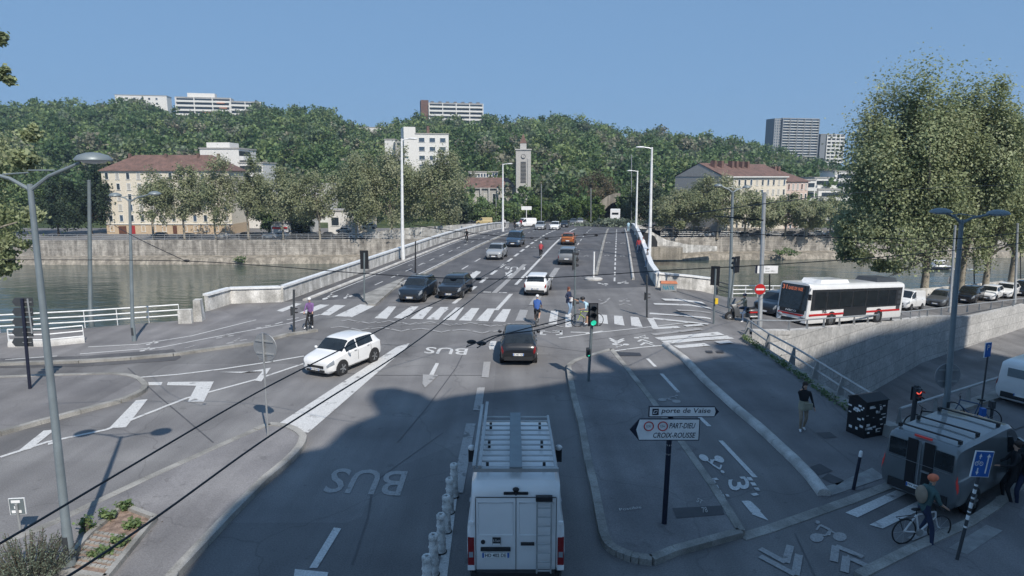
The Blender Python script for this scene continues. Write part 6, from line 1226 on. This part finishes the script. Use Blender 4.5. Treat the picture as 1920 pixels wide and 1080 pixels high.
# the wood on the hill: one mass
def wood():
    C_ = []; S_ = []; T_ = []; n = 5200
    Y = 182 + (YR + 22 - 182) * rng.uniform(0, 1, n) ** .8; px = rng.uniform(-160, 2080, n); X = (px - 960) / 1236 * Y; PX, PY = px, None
    for i in range(n):
        z = hill(X[i], Y[i]); r = rng.uniform(2.2, 6.4) * (.8 if Y[i] < 230 else 1); hh = r * rng.uniform(.9, 1.5); k = int(120 * (r / 4) ** 1.8); tt = rng.uniform(0, 1); nc = 10; d = rng.normal(size=(nc, 3)); d[:, 2] = abs(d[:, 2]) * .9 - .1; d /= np.linalg.norm(d, axis=1)[:, None]; cc = np.array([X[i], Y[i], z + hh * .9]) + d * np.array([r, r, hh]) * .72
        kk = rng.integers(0, nc, k); C_.append(cc[kk] + rng.normal(size=(k, 3)) * r * .17); S_.append(np.full(k, .75 + r * .05)); T_.append(np.clip(tt + rng.uniform(-.1, .1, nc)[kk], 0, 1))
    o = leaves('wood', np.vstack(C_), np.concatenate(S_), 'leaf_wood', None, np.concatenate(T_), .55); o['kind'] = 'stuff'
wood()
# hedges and shrubs
def shrub(label, pos, r, hh, n, leaf, m, name='shrub', sp=.3): root = thing(name, label, 'shrub', pos); pts, cc, t = crown_pts((0, 0, hh * .5), (r, r * .7, hh * .5), n, 14, sp, .3); pts[:, 2] = np.abs(pts[:, 2]); leaves('foliage', pts, leaf, m, root, t); MB().tube([(0, 0, 0), (0, 0, hh * .6)], .06, 6).build('stem', 'bark_dark', root)
p = B(150, -1); shrub('grassy planted roundabout mound at the end of the bridge', p, 7, 1.6, 1500, .5, 'leaf_sage', 'planting')
shrub('green bush growing from the far right quay foot', Vector((61, 141.5, -9)), 2.5, 1.6, 500, .3, 'leaf_wood'); shrub('small bush on the far left quay foot', Vector((-58, 135.5, -9.5)), 1.2, 1.2, 250, .25, 'leaf_wood')
# rosemary bush: upright stems with needles
def rosemary():
    b = G(55, 1085); root = thing('rosemary_bush', 'bushy upright rosemary at the bottom left corner', 'shrub', b); P_ = []; st = MB()
    for i in range(190):
        a = rng.uniform(0, 6.28); q = rng.uniform(0, 1) ** .5; x, y = q * .75 * math.cos(a), q * .6 * math.sin(a); h = rng.uniform(.55, 1.0) * (1.1 - .35 * q); tip = Vector((x * 1.5 + rng.normal() * .06, y * 1.5, h)); base = Vector((x * .6, y * .6, 0)); st.tube([base, tip], .006, 4)
        t = np.linspace(.25, 1, 26)[:, None]; P_.append(np.array(base) * (1 - t) + np.array(tip) * t + rng.normal(size=(26, 3)) * .02)
    leaves('foliage', np.vstack(P_), .055, 'leaf_sage', root, None, 0, .3); st.build('stem', 'bark_dark', root)
rosemary()
# planter bed with kerbs, cobbles, mulch and weeds
bed = gp([(112, 1085), (168, 1018), (232, 962), (292, 985), (262, 1022), (200, 1100)])
tag(drape([bed], 'planting_bed', 'earth', .17, kind=None), 'dry mulch bed with weeds and cobbles at the foot of the big lamp', 'planting bed')
mb = kerb_mesh(MB(), bed + [bed[0]], .13, .26, .9); tag(mb.build('bed_kerb', 'kerb_stone'), 'pale stone edging round the planting bed', 'kerb')
cb = MB()
for i in range(8):
    for k in range(7): p = G(150 + i * 9 + k * 4, 1070 - k * 10 + i * 1.5); cb.box((p.x, p.y, .18), (.1, .085, .05), rng.uniform(-.2, .2))
o = cb.build('cobbles', 'kerb_stone'); o['kind'] = 'stuff'
c0 = G(228, 1005); leaves('dead_leaves', np.array([c0 + Vector((rng.normal() * .35, rng.normal() * .4, .06 + abs(rng.normal()) * .04)) for _ in range(700)]) , .07, 'leaf_brown')['kind'] = 'stuff'
for i, (x, y, h, l) in enumerate(((190, 1055, .12, 'flat weeds among the cobbles of the bed'), (250, 1000, .1, 'low weeds in the middle of the mulch'), (165, 1010, .3, 'tall dark weed beside the lamp shadow'), (205, 985, .16, 'low green weed at the back of the bed'), (240, 965, .14, 'small weed at the tip of the bed'), (225, 1035, .1, 'grass tuft on the right side of the bed'))): p = G(x, y); p.z = .17; shrub(l, p, .2, h + .1, 220, .07, 'leaf_wood', 'weed', .4)
# weeds along the trench coping and kerbs
P_ = []
for i in range(130): t = rng.uniform(); a, b = TN[0], TN[1]; q = a.lerp(b, t); c = rng.normal(size=(10, 3)) * .09; c[:, 2] = abs(c[:, 2]); P_.append(np.array((q.x - .45, q.y - .3, .02)) + c)
leaves('weeds', np.vstack(P_), .09, 'leaf_wood')['kind'] = 'stuff'
# ---------------------------------------------------------------- buildings
mat('wall_cream', (.66, .6, .49), .85, bump=.1); mat('wall_ochre', (.52, .4, .27), .85); mat('wall_white', (.68, .67, .64), .8); mat('wall_pink', (.6, .47, .4), .85); mat('wall_grey', (.36, .35, .33), .85); mat('concrete_panel', (.44, .43, .41), .85)
mat('shutter_white', (.66, .66, .63), .7); mat('pane', (.03, .04, .05), .12, spec=.7); mat('pane_blue', (.06, .09, .13), .15, spec=.7); mat('door_brown', (.12, .05, .03), .6); mat('door_red', (.35, .03, .03), .5); mat('awning', (.6, .3, .2), .7)
def tiles(t, sock, tc):
    w_ = t.nodes.new('ShaderNodeTexWave'); w_.inputs['Scale'].default_value = 2.2; w_.inputs['Distortion'].default_value = .6; t.links.new(tc.outputs['Object'], w_.inputs['Vector']); r = t.nodes.new('ShaderNodeMapRange'); r.inputs['To Min'].default_value = .8; r.inputs['To Max'].default_value = 1.1; t.links.new(w_.outputs['Fac'], r.inputs['Value']); return mul_by(t, sock, r.outputs[0])
mixnodes('roof_tile', [(.13, .085, .07), (.2, .12, .1)], .8, bscale=4, extra=tiles); mat('roof_slate', (.12, .12, .13), .7)
def frame_at(px0, px1, py, Y0, Y1=None):
    a, b = atY(px0, py, Y0), atY(px1, py, Y1 or Y0); a.z = b.z = 0; return a, b, (b - a).length, math.atan2(b.y - a.y, b.x - a.x)
WC = {}
wr = random.Random(3); mat('curtain', (.4, .39, .36), .5); mat('shutter_closed', (.45, .43, .38), .7)
def win(root, x, z, w_, h_, y=0.0, frame='shutter_white', pane='pane', sill=True, name='window'):
    if pane == 'pane': pane = wr.choice(['pane', 'pane', 'pane', 'pane_blue', 'curtain', 'shutter_closed'])
    """recess frame with its pane (a sub-part); the facade is the plane y = 0 facing -y"""
    key = (round(w_, 2), round(h_, 2), frame, pane, name)
    if key not in WC:
        f = MB().box((-w_ / 2 - .06, -.05, 0), (.12, .1, h_)).box((w_ / 2 + .06, -.05, 0), (.12, .1, h_)).box((0, -.05, h_ / 2 + .06), (w_ + .24, .1, .12)).box((0, -.07, -h_ / 2 - .06), (w_ + .36, .16, .12)).build(name, frame, root); p = MB().box((0, -.015, 0), (w_, .03, h_)).box((0, -.035, 0), (.05, .03, h_)); p.cm = 0; p = p.build('pane', pane, f); WC[key] = (f.data, p.data); f.location = (x, y, z); return f
    fd, pd = WC[key]; f = bpy.data.objects.new(name, fd); COL.objects.link(f); f.parent = root; f.location = (x, y, z); p = bpy.data.objects.new('pane', pd); COL.objects.link(p); p.parent = f; return f
def hip(mb, W, D, z, h, ov=.4, hipx=None):
    hx = D / 2 if hipx is None else hipx; return mb.add([(-ov, -ov, z), (W + ov, -ov, z), (W + ov, D + ov, z), (-ov, D + ov, z), (hx, D / 2, z + h), (W - hx, D / 2, z + h), (-ov, -ov, z - .15), (W + ov, -ov, z - .15), (W + ov, D + ov, z - .15), (-ov, D + ov, z - .15)], [(0, 1, 5, 4), (2, 3, 4, 5), (3, 0, 4), (1, 2, 5), (0, 6, 7, 1), (1, 7, 8, 2), (2, 8, 9, 3), (3, 9, 6, 0), (6, 9, 8, 7)])
# yellow building
a, b, W, rz = frame_at(202, 437, 440, 158); a.z = QZ; T_ = atY(300, 320, 158).z - QZ; R_h = atY(330, 291, 164).z - QZ - T_; root = thing('apartment_building', 'long cream yellow building with a red tiled hip roof on the far left quay', 'building', a, rz)
MB().box((W / 2, 5, T_ / 2 + 1.2), (W, 10, T_ - 2.4)).build('wall', 'wall_cream', root); MB().box((W / 2, 5, 1.2), (W + .1, 10.1, 2.4)).build('ground_floor', 'wall_ochre', root); MB().box((W / 2, -.1, 2.45), (W + .3, .3, .18)).box((W / 2, -.15, T_ - .1), (W + .4, .4, .25)).build('cornice', 'shutter_white', root)
rf = hip(MB(), W, 10, T_ + .05, R_h, .5, 6).build('roof', 'roof_tile', root)
for x in (5, 14, 22, 27): MB().box((x, 4.2, T_ + R_h * .8), (.5, .8, 2.2)).build('chimney', 'roof_tile', rf)
nx = 12; fh = (T_ - 2.6) / 5
for i in range(nx):
    x = W * (i + .5) / nx
    for k in range(5): win(root, x, 2.6 + fh * (k + .5), .75, fh * .58)
    if i in (2, 6): MB().box((x, -.06, 1.05), (1.0, .14, 2.0)).build('door', 'door_red' if i == 2 else 'door_brown', root)
    elif i == 1: MB().box((x, -.06, 1.0), (1.9, .12, 1.9)).build('garage_door', 'door_brown', root)
    else: win(root, x, 1.3, .8, 1.3)
# white slab behind it
def block(name, label, px0, px1, ytop, Y, zb, D, m, Y1=None, cat='building', top=True):
    a, b, W, rz = frame_at(px0, px1, ytop, Y, Y1); a.z = zb; h = atY(px0, ytop, Y).z - zb; root = thing(name, label, cat, a, rz); MB().box((W / 2, D / 2, h / 2), (W, D, h)).build('wall', m, root)
    if top: MB().box((W / 2, D / 2, h + .15), (W + .4, D + .4, .35)).build('roof', 'wall_grey', root)
    return root, W, h
root, W, h = block('apartment_building', 'white slab block with balconies rising behind the yellow building', 374, 447, 279, 178, QZ, 12, 'wall_white'); MB().box((W * .4, 5, h + 1), (W * .6, 6, 1.6)).build('penthouse', 'wall_white', root)
for k in range(5): MB().box((W + .6, 4, h - 2.5 - k * 2.9), (1.3, 8, 1.1)).build('balcony', 'shutter_white', root); MB().box((W + .02, 4, h - 1.2 - k * 2.9), (.1, 7.6, 1.3)).build('balcony_recess', 'pane', root)
root, W, h = block('apartment_building', 'stepped white balconies right of the white slab on the left', 447, 492, 306, 176, QZ, 10, 'wall_white')
for k in range(4): MB().box((W / 2, -.7, h - 3 - k * 3), (W, 1.4, 1.0)).build('balcony', 'shutter_white', root); MB().box((W / 2, -.05, h - 1.5 - k * 3), (W * .9, .12, 1.6)).build('window', 'pane', root)
# low houses between the trees
def house(label, px0, px1, ytop, Y, m, roof='flat', nwin=3, name='house', D=7, wn='pane', z=QZ):
    root, W, h = block(name, label, px0, px1, ytop, Y, z, D, m, top=roof == 'flat')
    if roof != 'flat': hip(MB(), W, D, h, 1.4).build('roof', 'roof_slate' if roof == 'slate' else 'roof_tile', root)
    for i in range(nwin): win(root, W * (i + .5) / nwin, h * .55, W / nwin * .5, h * .35, pane=wn)
    return root, W, h
house('villa with a dark slate roof behind the far left quay trees', 522, 580, 398, 160, 'wall_white', 'slate', 3); house('low white flat-roofed house between the left plane trees', 614, 668, 396, 158, 'wall_white', 'flat', 2); house('long low cream wall house right of the white one', 650, 695, 408, 160, 'wall_cream', 'flat', 2); house('white cube house high between the left trees', 562, 620, 346, 182, 'wall_white', 'flat', 2); house('small shop with a red and white sign at the far street', 508, 545, 418, 154, 'wall_white', 'flat', 1)
p = atY(525, 425, 153.8); root = thing('shop_sign', 'red and white shop board on the far street behind the white cars', 'sign', p); MB().box((0, -.1, -.6), (4.2, .15, 1.6)).build('sign_board', 'white_plain', root); MB().box((0, -.19, -.3), (3.6, .02, .5)).build('sign_band', 'red', root)
# white apartment block on the slope
root, W, h = block('apartment_building', 'white apartment block with paired windows above the plane trees', 779, 841, 251, 225, QZ, 14, 'wall_white', 228)
MB().box((-2, 5, h / 2 + .6), (4, 10, h + 3.4)).build('stair_tower', 'wall_white', root); MB().box((-5.2, 7, h / 2 - 1), (3, 9, h - 3)).build('side_wing', 'wall_grey', root); MB().box((W * .45, 6, h + 1.6), (.9, .9, 3)).build('chimney', 'roof_tile', root)
for k in range(6):
    for x in (.18, .5, .82): win(root, W * x, h - 2.0 - k * 3.0, 1.9, 1.4, pane='pane_blue')
    win(root, -5.2, h - 3.4 - k * 3, 1.8, 1.2, 2.4)
root, W, h = block('apartment_building', 'small white roof block left of the white apartment block', 721, 740, 262, 232, 2, 8, 'wall_white')
# church with bell tower
Y = 200; a = atY(873, 400, Y); a.z = QZ; W = atY(967, 400, Y).x - a.x; h = atY(873, 352, Y).z - QZ; root = thing('church', 'church nave with a brown tiled roof and buttressed wall beside the tower', 'church', a)
MB().box((W / 2, 6, h / 2), (W, 12, h)).build('wall', 'wall_grey', root); rt = atY(873, 333, Y + 5).z - QZ - h
MB().add([(-.6, -.6, h), (W, -.6, h), (W, 12.6, h), (-.6, 12.6, h), (-.6, 6, h + rt), (W - 2.5, 6, h + rt)], [(0, 1, 5, 4), (2, 3, 4, 5), (1, 2, 5), (3, 0, 4), (0, 3, 2, 1)]).build('roof', 'roof_tile', root); MB().box((W / 2, -.3, h - .1), (W + .5, .5, .3)).build('cornice', 'concrete_panel', root)
for i in range(6): MB().box((W * (i + .5) / 6 + .9, -.3, h / 2), (.5, .7, h)).build('buttress', 'concrete_panel', root); win(root, W * (i + .5) / 6 - .2, h * .6, .8, h * .45)
a = atY(967, 400, 196); a.z = QZ; W = atY(995, 400, 196).x - a.x; h = atY(967, 281, 196).z - QZ; root = thing('bell_tower', 'tall concrete church bell tower with a clock and pointed red spire', 'tower', a)
MB().box((W / 2, W / 2, h / 2), (W, W, h)).build('shaft', 'concrete_panel', root)
for x in (.12, .88): MB().box((W * x, -.12, h / 2 - 1.2), (W * .2, .25, h - 2.6)).build('pilaster', 'concrete_panel', root)
MB().box((W / 2, W / 2, h + .1), (W + .5, W + .5, .35)).build('cornice', 'concrete_panel', root); lv = MB()
for k in range(16): lv.box((W / 2, -.06, h - 3.6 - k * .4), (W * .36, .12, .18))
lv.build('louvre', 'trim', root); sl_ = MB()
for k in range(14): sl_.box((W / 2, -.06, h - 11 - k * .55), (W * .1, .12, .3))
sl_.build('slit', 'trim', root); l2 = MB()
for k in range(16): l2.box((-.06, W / 2, h - 3.6 - k * .4), (.12, W * .4, .18))
l2.build('louvre', 'trim', root)
MB().lathe([(.001, -.2), (.55, -.2), (.55, -.1)], (W / 2, 0, h - 1.9), 20, 'y').build('clock', 'concrete_panel', root); ck = MB().lathe([(.55, -.22), (.66, -.22), (.66, -.1)], (W / 2, 0, h - 1.9), 20, 'y').bar((W / 2, -.23, h - 1.9), (W / 2 + .3, -.23, h - 1.5), .06, .06).bar((W / 2, -.23, h - 1.9), (W / 2 - .1, -.23, h - 2.45), .06, .06).build('clock_hand', 'trim', root)
h2 = atY(981, 268, 196).z - QZ; h3 = atY(981, 249, 196).z - QZ; MB().box((W / 2, W / 2, (h + h2) / 2), (W * .42, W * .42, h2 - h)).build('lantern', 'concrete_panel', root); MB().add([(W * .27, W * .27, h2), (W * .73, W * .27, h2), (W * .73, W * .73, h2), (W * .27, W * .73, h2), (W / 2, W / 2, h3)], [(0, 1, 4), (1, 2, 4), (2, 3, 4), (3, 0, 4), (3, 2, 1, 0)]).build('spire', 'roof_tile', root)
root, W, h = block('school_building', 'white building with a row of blue windows above the church roof', 879, 933, 323, 215, QZ, 8, 'wall_white')
for i in range(10): win(root, W * (i + .5) / 10, h - 1.0, W / 10 * .6, 1.1, pane='pane_blue')
# hill-top buildings
def balc(label, px0, px1, ytop, ybot, Y, Y1, floors, bays, m='wall_white', D=10, name='apartment_building', rec='pane', bh=.42):
    zt = atY(px0, ytop, Y).z; zb = atY(px0, ybot, Y).z - 6; root, W, h = block(name, label, px0, px1, ytop, Y, zb, D, m, Y1); vis = zt - zb - 6; fh = vis / floors
    for k in range(floors): 
        z = h - fh * (k + .5); MB().box((W / 2, -.04, z + fh * .08), (W * .97, .1, fh * .5)).build('window_row', rec, root)
    for k in range(floors): MB().box((W / 2, -.5, h - fh * (k + .86)), (W, 1.0, fh * bh)).build('balcony', 'shutter_white', root)
    for i in range(bays + 1): MB().box((W * i / bays, -.55, h - vis / 2), (.5, 1.2, vis)).build('fin', m, root)
    return root, W, h
root, W, h = balc('hill-top apartment block with three bays of long balconies and orange awnings', 329, 432, 182, 232, 405, 412, 6, 3); MB().box((W * .45, 5, h + 1.6), (W * .5, 6, 2.6)).build('penthouse', 'wall_white', root)
for i, (x, k) in enumerate(((.82, 1), (.86, 2), (.55, 3), (.3, 4))): MB().box((W * x, -1.3, h - 3 * k), (W * .14, .8, .5)).build('awning', 'awning', root)
balc('lower stepped wing of the balconied hill-top block', 430, 488, 190, 232, 412, 418, 5, 2)
root, W, h = block('apartment_building', 'plain white hill-top block half hidden by trees at the far left', 215, 312, 178, 440, 30, 10, 'wall_white', 446)
for i in range(6):
    for k in range(2): win(root, W * (i + .6) / 7, h - 2 - k * 3, 1.3, 1.2)
root, W, h = balc('hill-top block with a brick-red end wall in the middle of the skyline', 804, 905, 193, 232, 415, 422, 5, 4); MB().box((-2.5, 5, h / 2 + 1), (4.8, 9, h + 1.5)).build('end_wall', 'roof_tile', root)
for i in range(7): MB().box((W * (i + .5) / 7, 4, h + .8), (2, 2, 1.2)).build('roof_box', 'roof_slate', root)
block('apartment_building', 'long flat white hill-top building left of centre', 672, 735, 239, 405, 25, 8, 'wall_white'); block('house', 'tiny white hill-top house right of the church tower', 1128, 1146, 237, 408, 20, 6, 'wall_white')
def villa(label, px0, px1, ye, yb, Y): zb = atY(px0, yb, Y).z - 5; root, W, h = block('villa', label, px0, px1, ye, Y, zb, 8, 'wall_ochre', top=False); hip(MB(), W, 8, h, 1.8, .5, 3).build('roof', 'roof_tile', root); [win(root, W * x, h - 2, .9, 1.3) for x in (.25, .6, .85)]
villa('pink hill-top villa with a tiled roof, left one', 1309, 1331, 258, 275, 402); villa('pink hill-top villa with a tiled roof, right smaller one', 1364, 1378, 265, 280, 405)
# tower block
mat('tower_grey', (.2, .22, .24), .8); root, W, h = balc('tall grey glass and balcony tower block on the right skyline', 1467, 1535, 222, 298, 420, 426, 15, 5, m='tower_grey', name='tower_block', rec='pane_blue', bh=.25)
a = atY(1453, 222, 428); MB().box((-2.6, 5, h / 2), (5.0, 9, h)).build('end_wall', 'tower_grey', root)
for i in range(3):
    for k in range(16): win(root, -4.3 + i * 1.65, h - 1.2 - k * 1.72, 1.1, 1.1, .5, pane='pane_blue')
balc('white balconied tower block right of the grey one', 1550, 1582, 252, 305, 430, 433, 8, 4, name='tower_block'); block('tower_block', 'blank grey-green side tower left of the white balconied one', 1539, 1549, 252, 428, 20, 8, 'tower_grey')
# long tiled building on the right
a, b, W, rz = frame_at(1351, 1468, 440, 156, 174); a.z = QZ; T_ = atY(1351, 331, 156).z - QZ; D = 14; root = thing('apartment_building', 'long cream building with a grey gable and brown tiled roof on the far right quay', 'building', a, rz)
MB().box((W / 2, D / 2, T_ / 2), (W, D, T_)).build('wall', 'wall_cream', root); rh = atY(1319, 306, 160).z - QZ - T_; MB().add([(-.02, 0, T_), (-.02, D, T_), (-.02, D / 2, T_ + rh), (-.3, 0, T_), (-.3, D, T_), (-.3, D / 2, T_ + rh)], [(0, 1, 2), (3, 4, 5), (0, 3, 5, 2), (1, 4, 5, 2)]).build('gable', 'wall_grey', root); MB().box((-.15, D / 2, T_ / 2), (.35, D, T_)).build('gable_wall', 'wall_grey', root)
rf = MB().add([(-.4, -.6, T_), (W, -.6, T_), (W, D + .6, T_), (-.4, D + .6, T_), (-.4, D / 2, T_ + rh + .1), (W, D / 2, T_ + rh + .1)], [(0, 1, 5, 4), (2, 3, 4, 5), (1, 2, 5), (0, 3, 2, 1)]).build('roof', 'roof_tile', root); MB().box((W / 2, -.35, T_ - .1), (W, .5, .3)).build('cornice', 'shutter_white', root)
for x in (2.5, 5.5, 10, 12, 14.5, 17): MB().box((x, D * .34, T_ + rh * .75), (.9, 1.3, rh * .9)).build('chimney', 'roof_tile', rf)
for i in range(11):
    for k in range(5): win(root, W * (i + .5) / 11, T_ - 1.5 - k * 2.6, .8, 1.4)
a, b, W, rz = frame_at(1468, 1508, 440, 174, 180.5); a.z = QZ; T2 = atY(1468, 340, 174).z - QZ; root = thing('apartment_building', 'pinkish building with a tiled roof joined to the long cream one', 'building', a, rz); MB().box((W / 2, 7, T2 / 2), (W, 14, T2)).build('wall', 'wall_pink', root); rf = hip(MB(), W, 14, T2, 3.2, .4, 4).build('roof', 'roof_tile', root)
for x in (1.5, 3.2): MB().box((x, 5, T2 + 2.6), (1.0, 1.4, 2.8)).build('chimney', 'roof_tile', rf)
for i in range(5):
    for k in range(5): win(root, W * (i + .5) / 5, T2 - 1.5 - k * 2.7, .8, 1.5, pane='door_brown' if (i + k) % 3 == 0 else 'pane')
# white terraces
for px0, px1, yt, Y, l in ((1508, 1530, 338, 190, 'white terrace flats nearest the pinkish building'), (1528, 1568, 334, 200, 'stepped white terrace flats in the middle right of the slope'), (1566, 1618, 322, 205, 'tallest stepped white terrace flats beside the big tree'), (1535, 1600, 356, 192, 'lowest white terrace flats before the big tree')):
    root, W, h = block('terrace_flats', l, px0, px1, yt, Y, QZ, 10, 'wall_white')
    for k in range(4): MB().box((W * .5, -.7, h - 2.6 - k * 2.9), (W * .9, 1.4, .9)).build('balcony', 'shutter_white', root); MB().box((W * .5, -.05, h - 1.4 - k * 2.9), (W * .8, .12, 1.2)).build('window_row', 'pane', root)
# far street walls, ramps and rails
def wallstrip(label, pts, m, name='retaining_wall', t=.5, cap=True):
    mb = MB()
    for (x0, y0, Y0, yb0), (x1, y1, Y1, yb1) in zip(pts, pts[1:]):
        a, b, c, d = atY(x0, y0, Y0), atY(x1, y1, Y1), atY(x1, yb1, Y1), atY(x0, yb0, Y0); c.x, d.x, c.y, d.y = b.x, a.x, b.y, a.y; v = [a, b, c, d] + [p + Vector((0, t, 0)) for p in (a, b, c, d)]; mb.add(v, [(0, 1, 2, 3), (4, 5, 6, 7), (0, 4, 5, 1), (3, 2, 6, 7)])
    return tag(mb.build(name, m), label, 'wall')
wallstrip('long beige ramp wall rising to the bridge behind the left parapet', [(560, 446, 150, 455), (690, 436, 147, 452), (760, 428, 144, 452), (850, 422, 141, 448), (945, 417, 139, 440)], 'parapet_white')
wallstrip('grey mottled retaining wall under the trees right of the bridge', [(1196, 424, 158, 460), (1300, 425, 158, 458), (1420, 428, 158, 455), (1600, 432, 160, 455)], 'wall_stained'if 'wall_stained' in M else 'quay_stone')
wallstrip('white curved stair wall descending from the bridge to the right quay', [(1188, 419, 134, 455), (1205, 424, 134.5, 460), (1228, 438, 135.5, 470), (1250, 450, 136.5, 474), (1290, 459, 138, 474), (1345, 462, 140, 470)], 'parapet_white')
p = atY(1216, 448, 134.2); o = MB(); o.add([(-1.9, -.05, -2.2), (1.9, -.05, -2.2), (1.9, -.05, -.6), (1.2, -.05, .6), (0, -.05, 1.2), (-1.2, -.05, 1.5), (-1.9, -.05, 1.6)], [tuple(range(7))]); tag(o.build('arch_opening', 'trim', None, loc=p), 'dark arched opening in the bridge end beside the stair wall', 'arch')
tag(MB().box((0, 0, 0), (10, 3, 2.6)).build('abutment', 'ledge_stone', None, loc=atY(1232, 474, 134.5)), 'pale stone abutment block of the bridge on the far right bank', 'abutment')
railing('railing', 'grey rail on top of the far left quay wall', [Vector((x, fb(x) + 5.5, QZ + .25)) for x in (-130, -95, -60, -30, -24)], 1.2, 3, 2.6, 'galv', .05, pr=.09); railing('railing', 'grey rail on top of the far right quay wall', [Vector((x, fb(x) + 5.5, QZ + .25)) for x in (34, 60, 95, 130)], 1.2, 3, 2.6, 'galv', .05, pr=.09)
# tunnel mouth
p = B(176, 1); root = thing('tunnel_portal', 'stone tunnel mouth at the end of the road under the wooded hill', 'tunnel', Vector((p.x, p.y + 3, -4.4)), BHEAD); mb = MB(); n_ = 12; R0, R1 = 4.6, 7
vs = [(R0 * math.cos(math.pi * i / n_), 0, 1.5 + R0 * math.sin(math.pi * i / n_)) for i in range(n_ + 1)] + [(R1 * math.cos(math.pi * i / n_), 0, 1.5 + R1 * math.sin(math.pi * i / n_)) for i in range(n_ + 1)] + [(R0 * math.cos(math.pi * i / n_), 6, 1.5 + R0 * math.sin(math.pi * i / n_)) for i in range(n_ + 1)]
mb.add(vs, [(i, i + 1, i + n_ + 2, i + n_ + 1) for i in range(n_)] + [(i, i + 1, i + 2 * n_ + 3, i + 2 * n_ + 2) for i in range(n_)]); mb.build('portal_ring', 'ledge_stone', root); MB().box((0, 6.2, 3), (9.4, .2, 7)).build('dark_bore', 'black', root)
for s in (-1, 1): MB().box((s * 5.8, .5, 0.5), (2.4, 1, 3.6)).build('pier', 'ledge_stone', root)
# ---------------------------------------------------------------- the building behind the camera whose roofline shades the foreground
def caster():
    yb = -7.0; S = SUN; k = lambda p: (p.y - yb) / (-S.y)
    edge = [(330, 1120), (395, 1010), (432, 952), (478, 918), (520, 886), (556, 848), (608, 838), (648, 800), (708, 776), (716, 758), (700, 730), (738, 726), (790, 738), (812, 750), (850, 742), (905, 735), (1000, 726), (1066, 714), (1072, 702), (1140, 700), (1146, 690), (1108, 672), (1120, 664), (1172, 692), (1236, 690), (1286, 676), (1292, 680), (1390, 664), (1392, 668), (1330, 645), (1366, 640), (1440, 655)]
    pts = [G(*e) for e in edge]; prof = []
    for p in pts: t = k(p); prof.append((p.x + S.x * t, p.z + S.z * t))
    x0, xe = prof[0][0], prof[-1][0]; top = prof[-1][1]
    # on to the right: roof edge seen on the underpass wall, then the lit gap
    wp = []
    for px, fz in ((1500, .55), (1560, .8), (1640, .95), (1790, .96)):
        q = G(px, 612 - (px - 1652) * .15); q.z -= (1 - fz) * 3.2; t = k(q); wp.append((q.x + S.x * t, q.z + S.z * t))
    xs_ = prof + wp; xr = wp[-1][0]; mono = [xs_[0]]
    mono = prof + [q for q in wp if q[0] > prof[-1][0] + .3]
    poly = [(mono[0][0], 0)] + mono + [(mono[-1][0] + .05, 0)]; n_ = len(poly); root = thing('apartment_block', 'tall street-front block behind the viewpoint that shades the foreground', 'building', (0, 0, 0)); mb = MB()
    mb.add([(x, yb, z) for x, z in poly] + [(x, yb - 1.0, z) for x, z in poly], [tuple(range(n_)), tuple(range(n_, 2 * n_))[::-1]] + [(i, (i + 1) % n_, (i + 1) % n_ + n_, i + n_) for i in range(n_)]); mb.build('wall', 'white_plain', root)
    xr = mono[-1][0]; zm = min(z for x, z in mono[6:]); MB().box(((mono[8][0] + xr) / 2, yb - 6, zm * .3), (xr - mono[8][0], 9, zm * .6)).build('body', 'wall_cream', root)
    mb = MB(); mb.box((xr + 45, yb - 4, 11), (84, 9, 22)); mb.build('side_wing', 'wall_white', root)
    return mono
CAST = caster()

# ---------------------------------------------------------------- faint summer haze that veils the hill
hz_m = bpy.data.materials.new('haze'); hz_m.use_nodes = True; t = hz_m.node_tree; t.nodes.remove(t.nodes['Principled BSDF']); pv = t.nodes.new('ShaderNodeVolumePrincipled'); pv.inputs['Color'].default_value = (.62, .78, 1, 1); pv.inputs['Density'].default_value = 0.0003; pv.inputs['Anisotropy'].default_value = 0.2; t.links.new(pv.outputs[0], t.nodes['Material Output'].inputs['Volume']); M['haze'] = hz_m
MB().box((0, 500, 55), (3000, 1400, 136)).build('haze', 'haze')['kind'] = 'stuff'
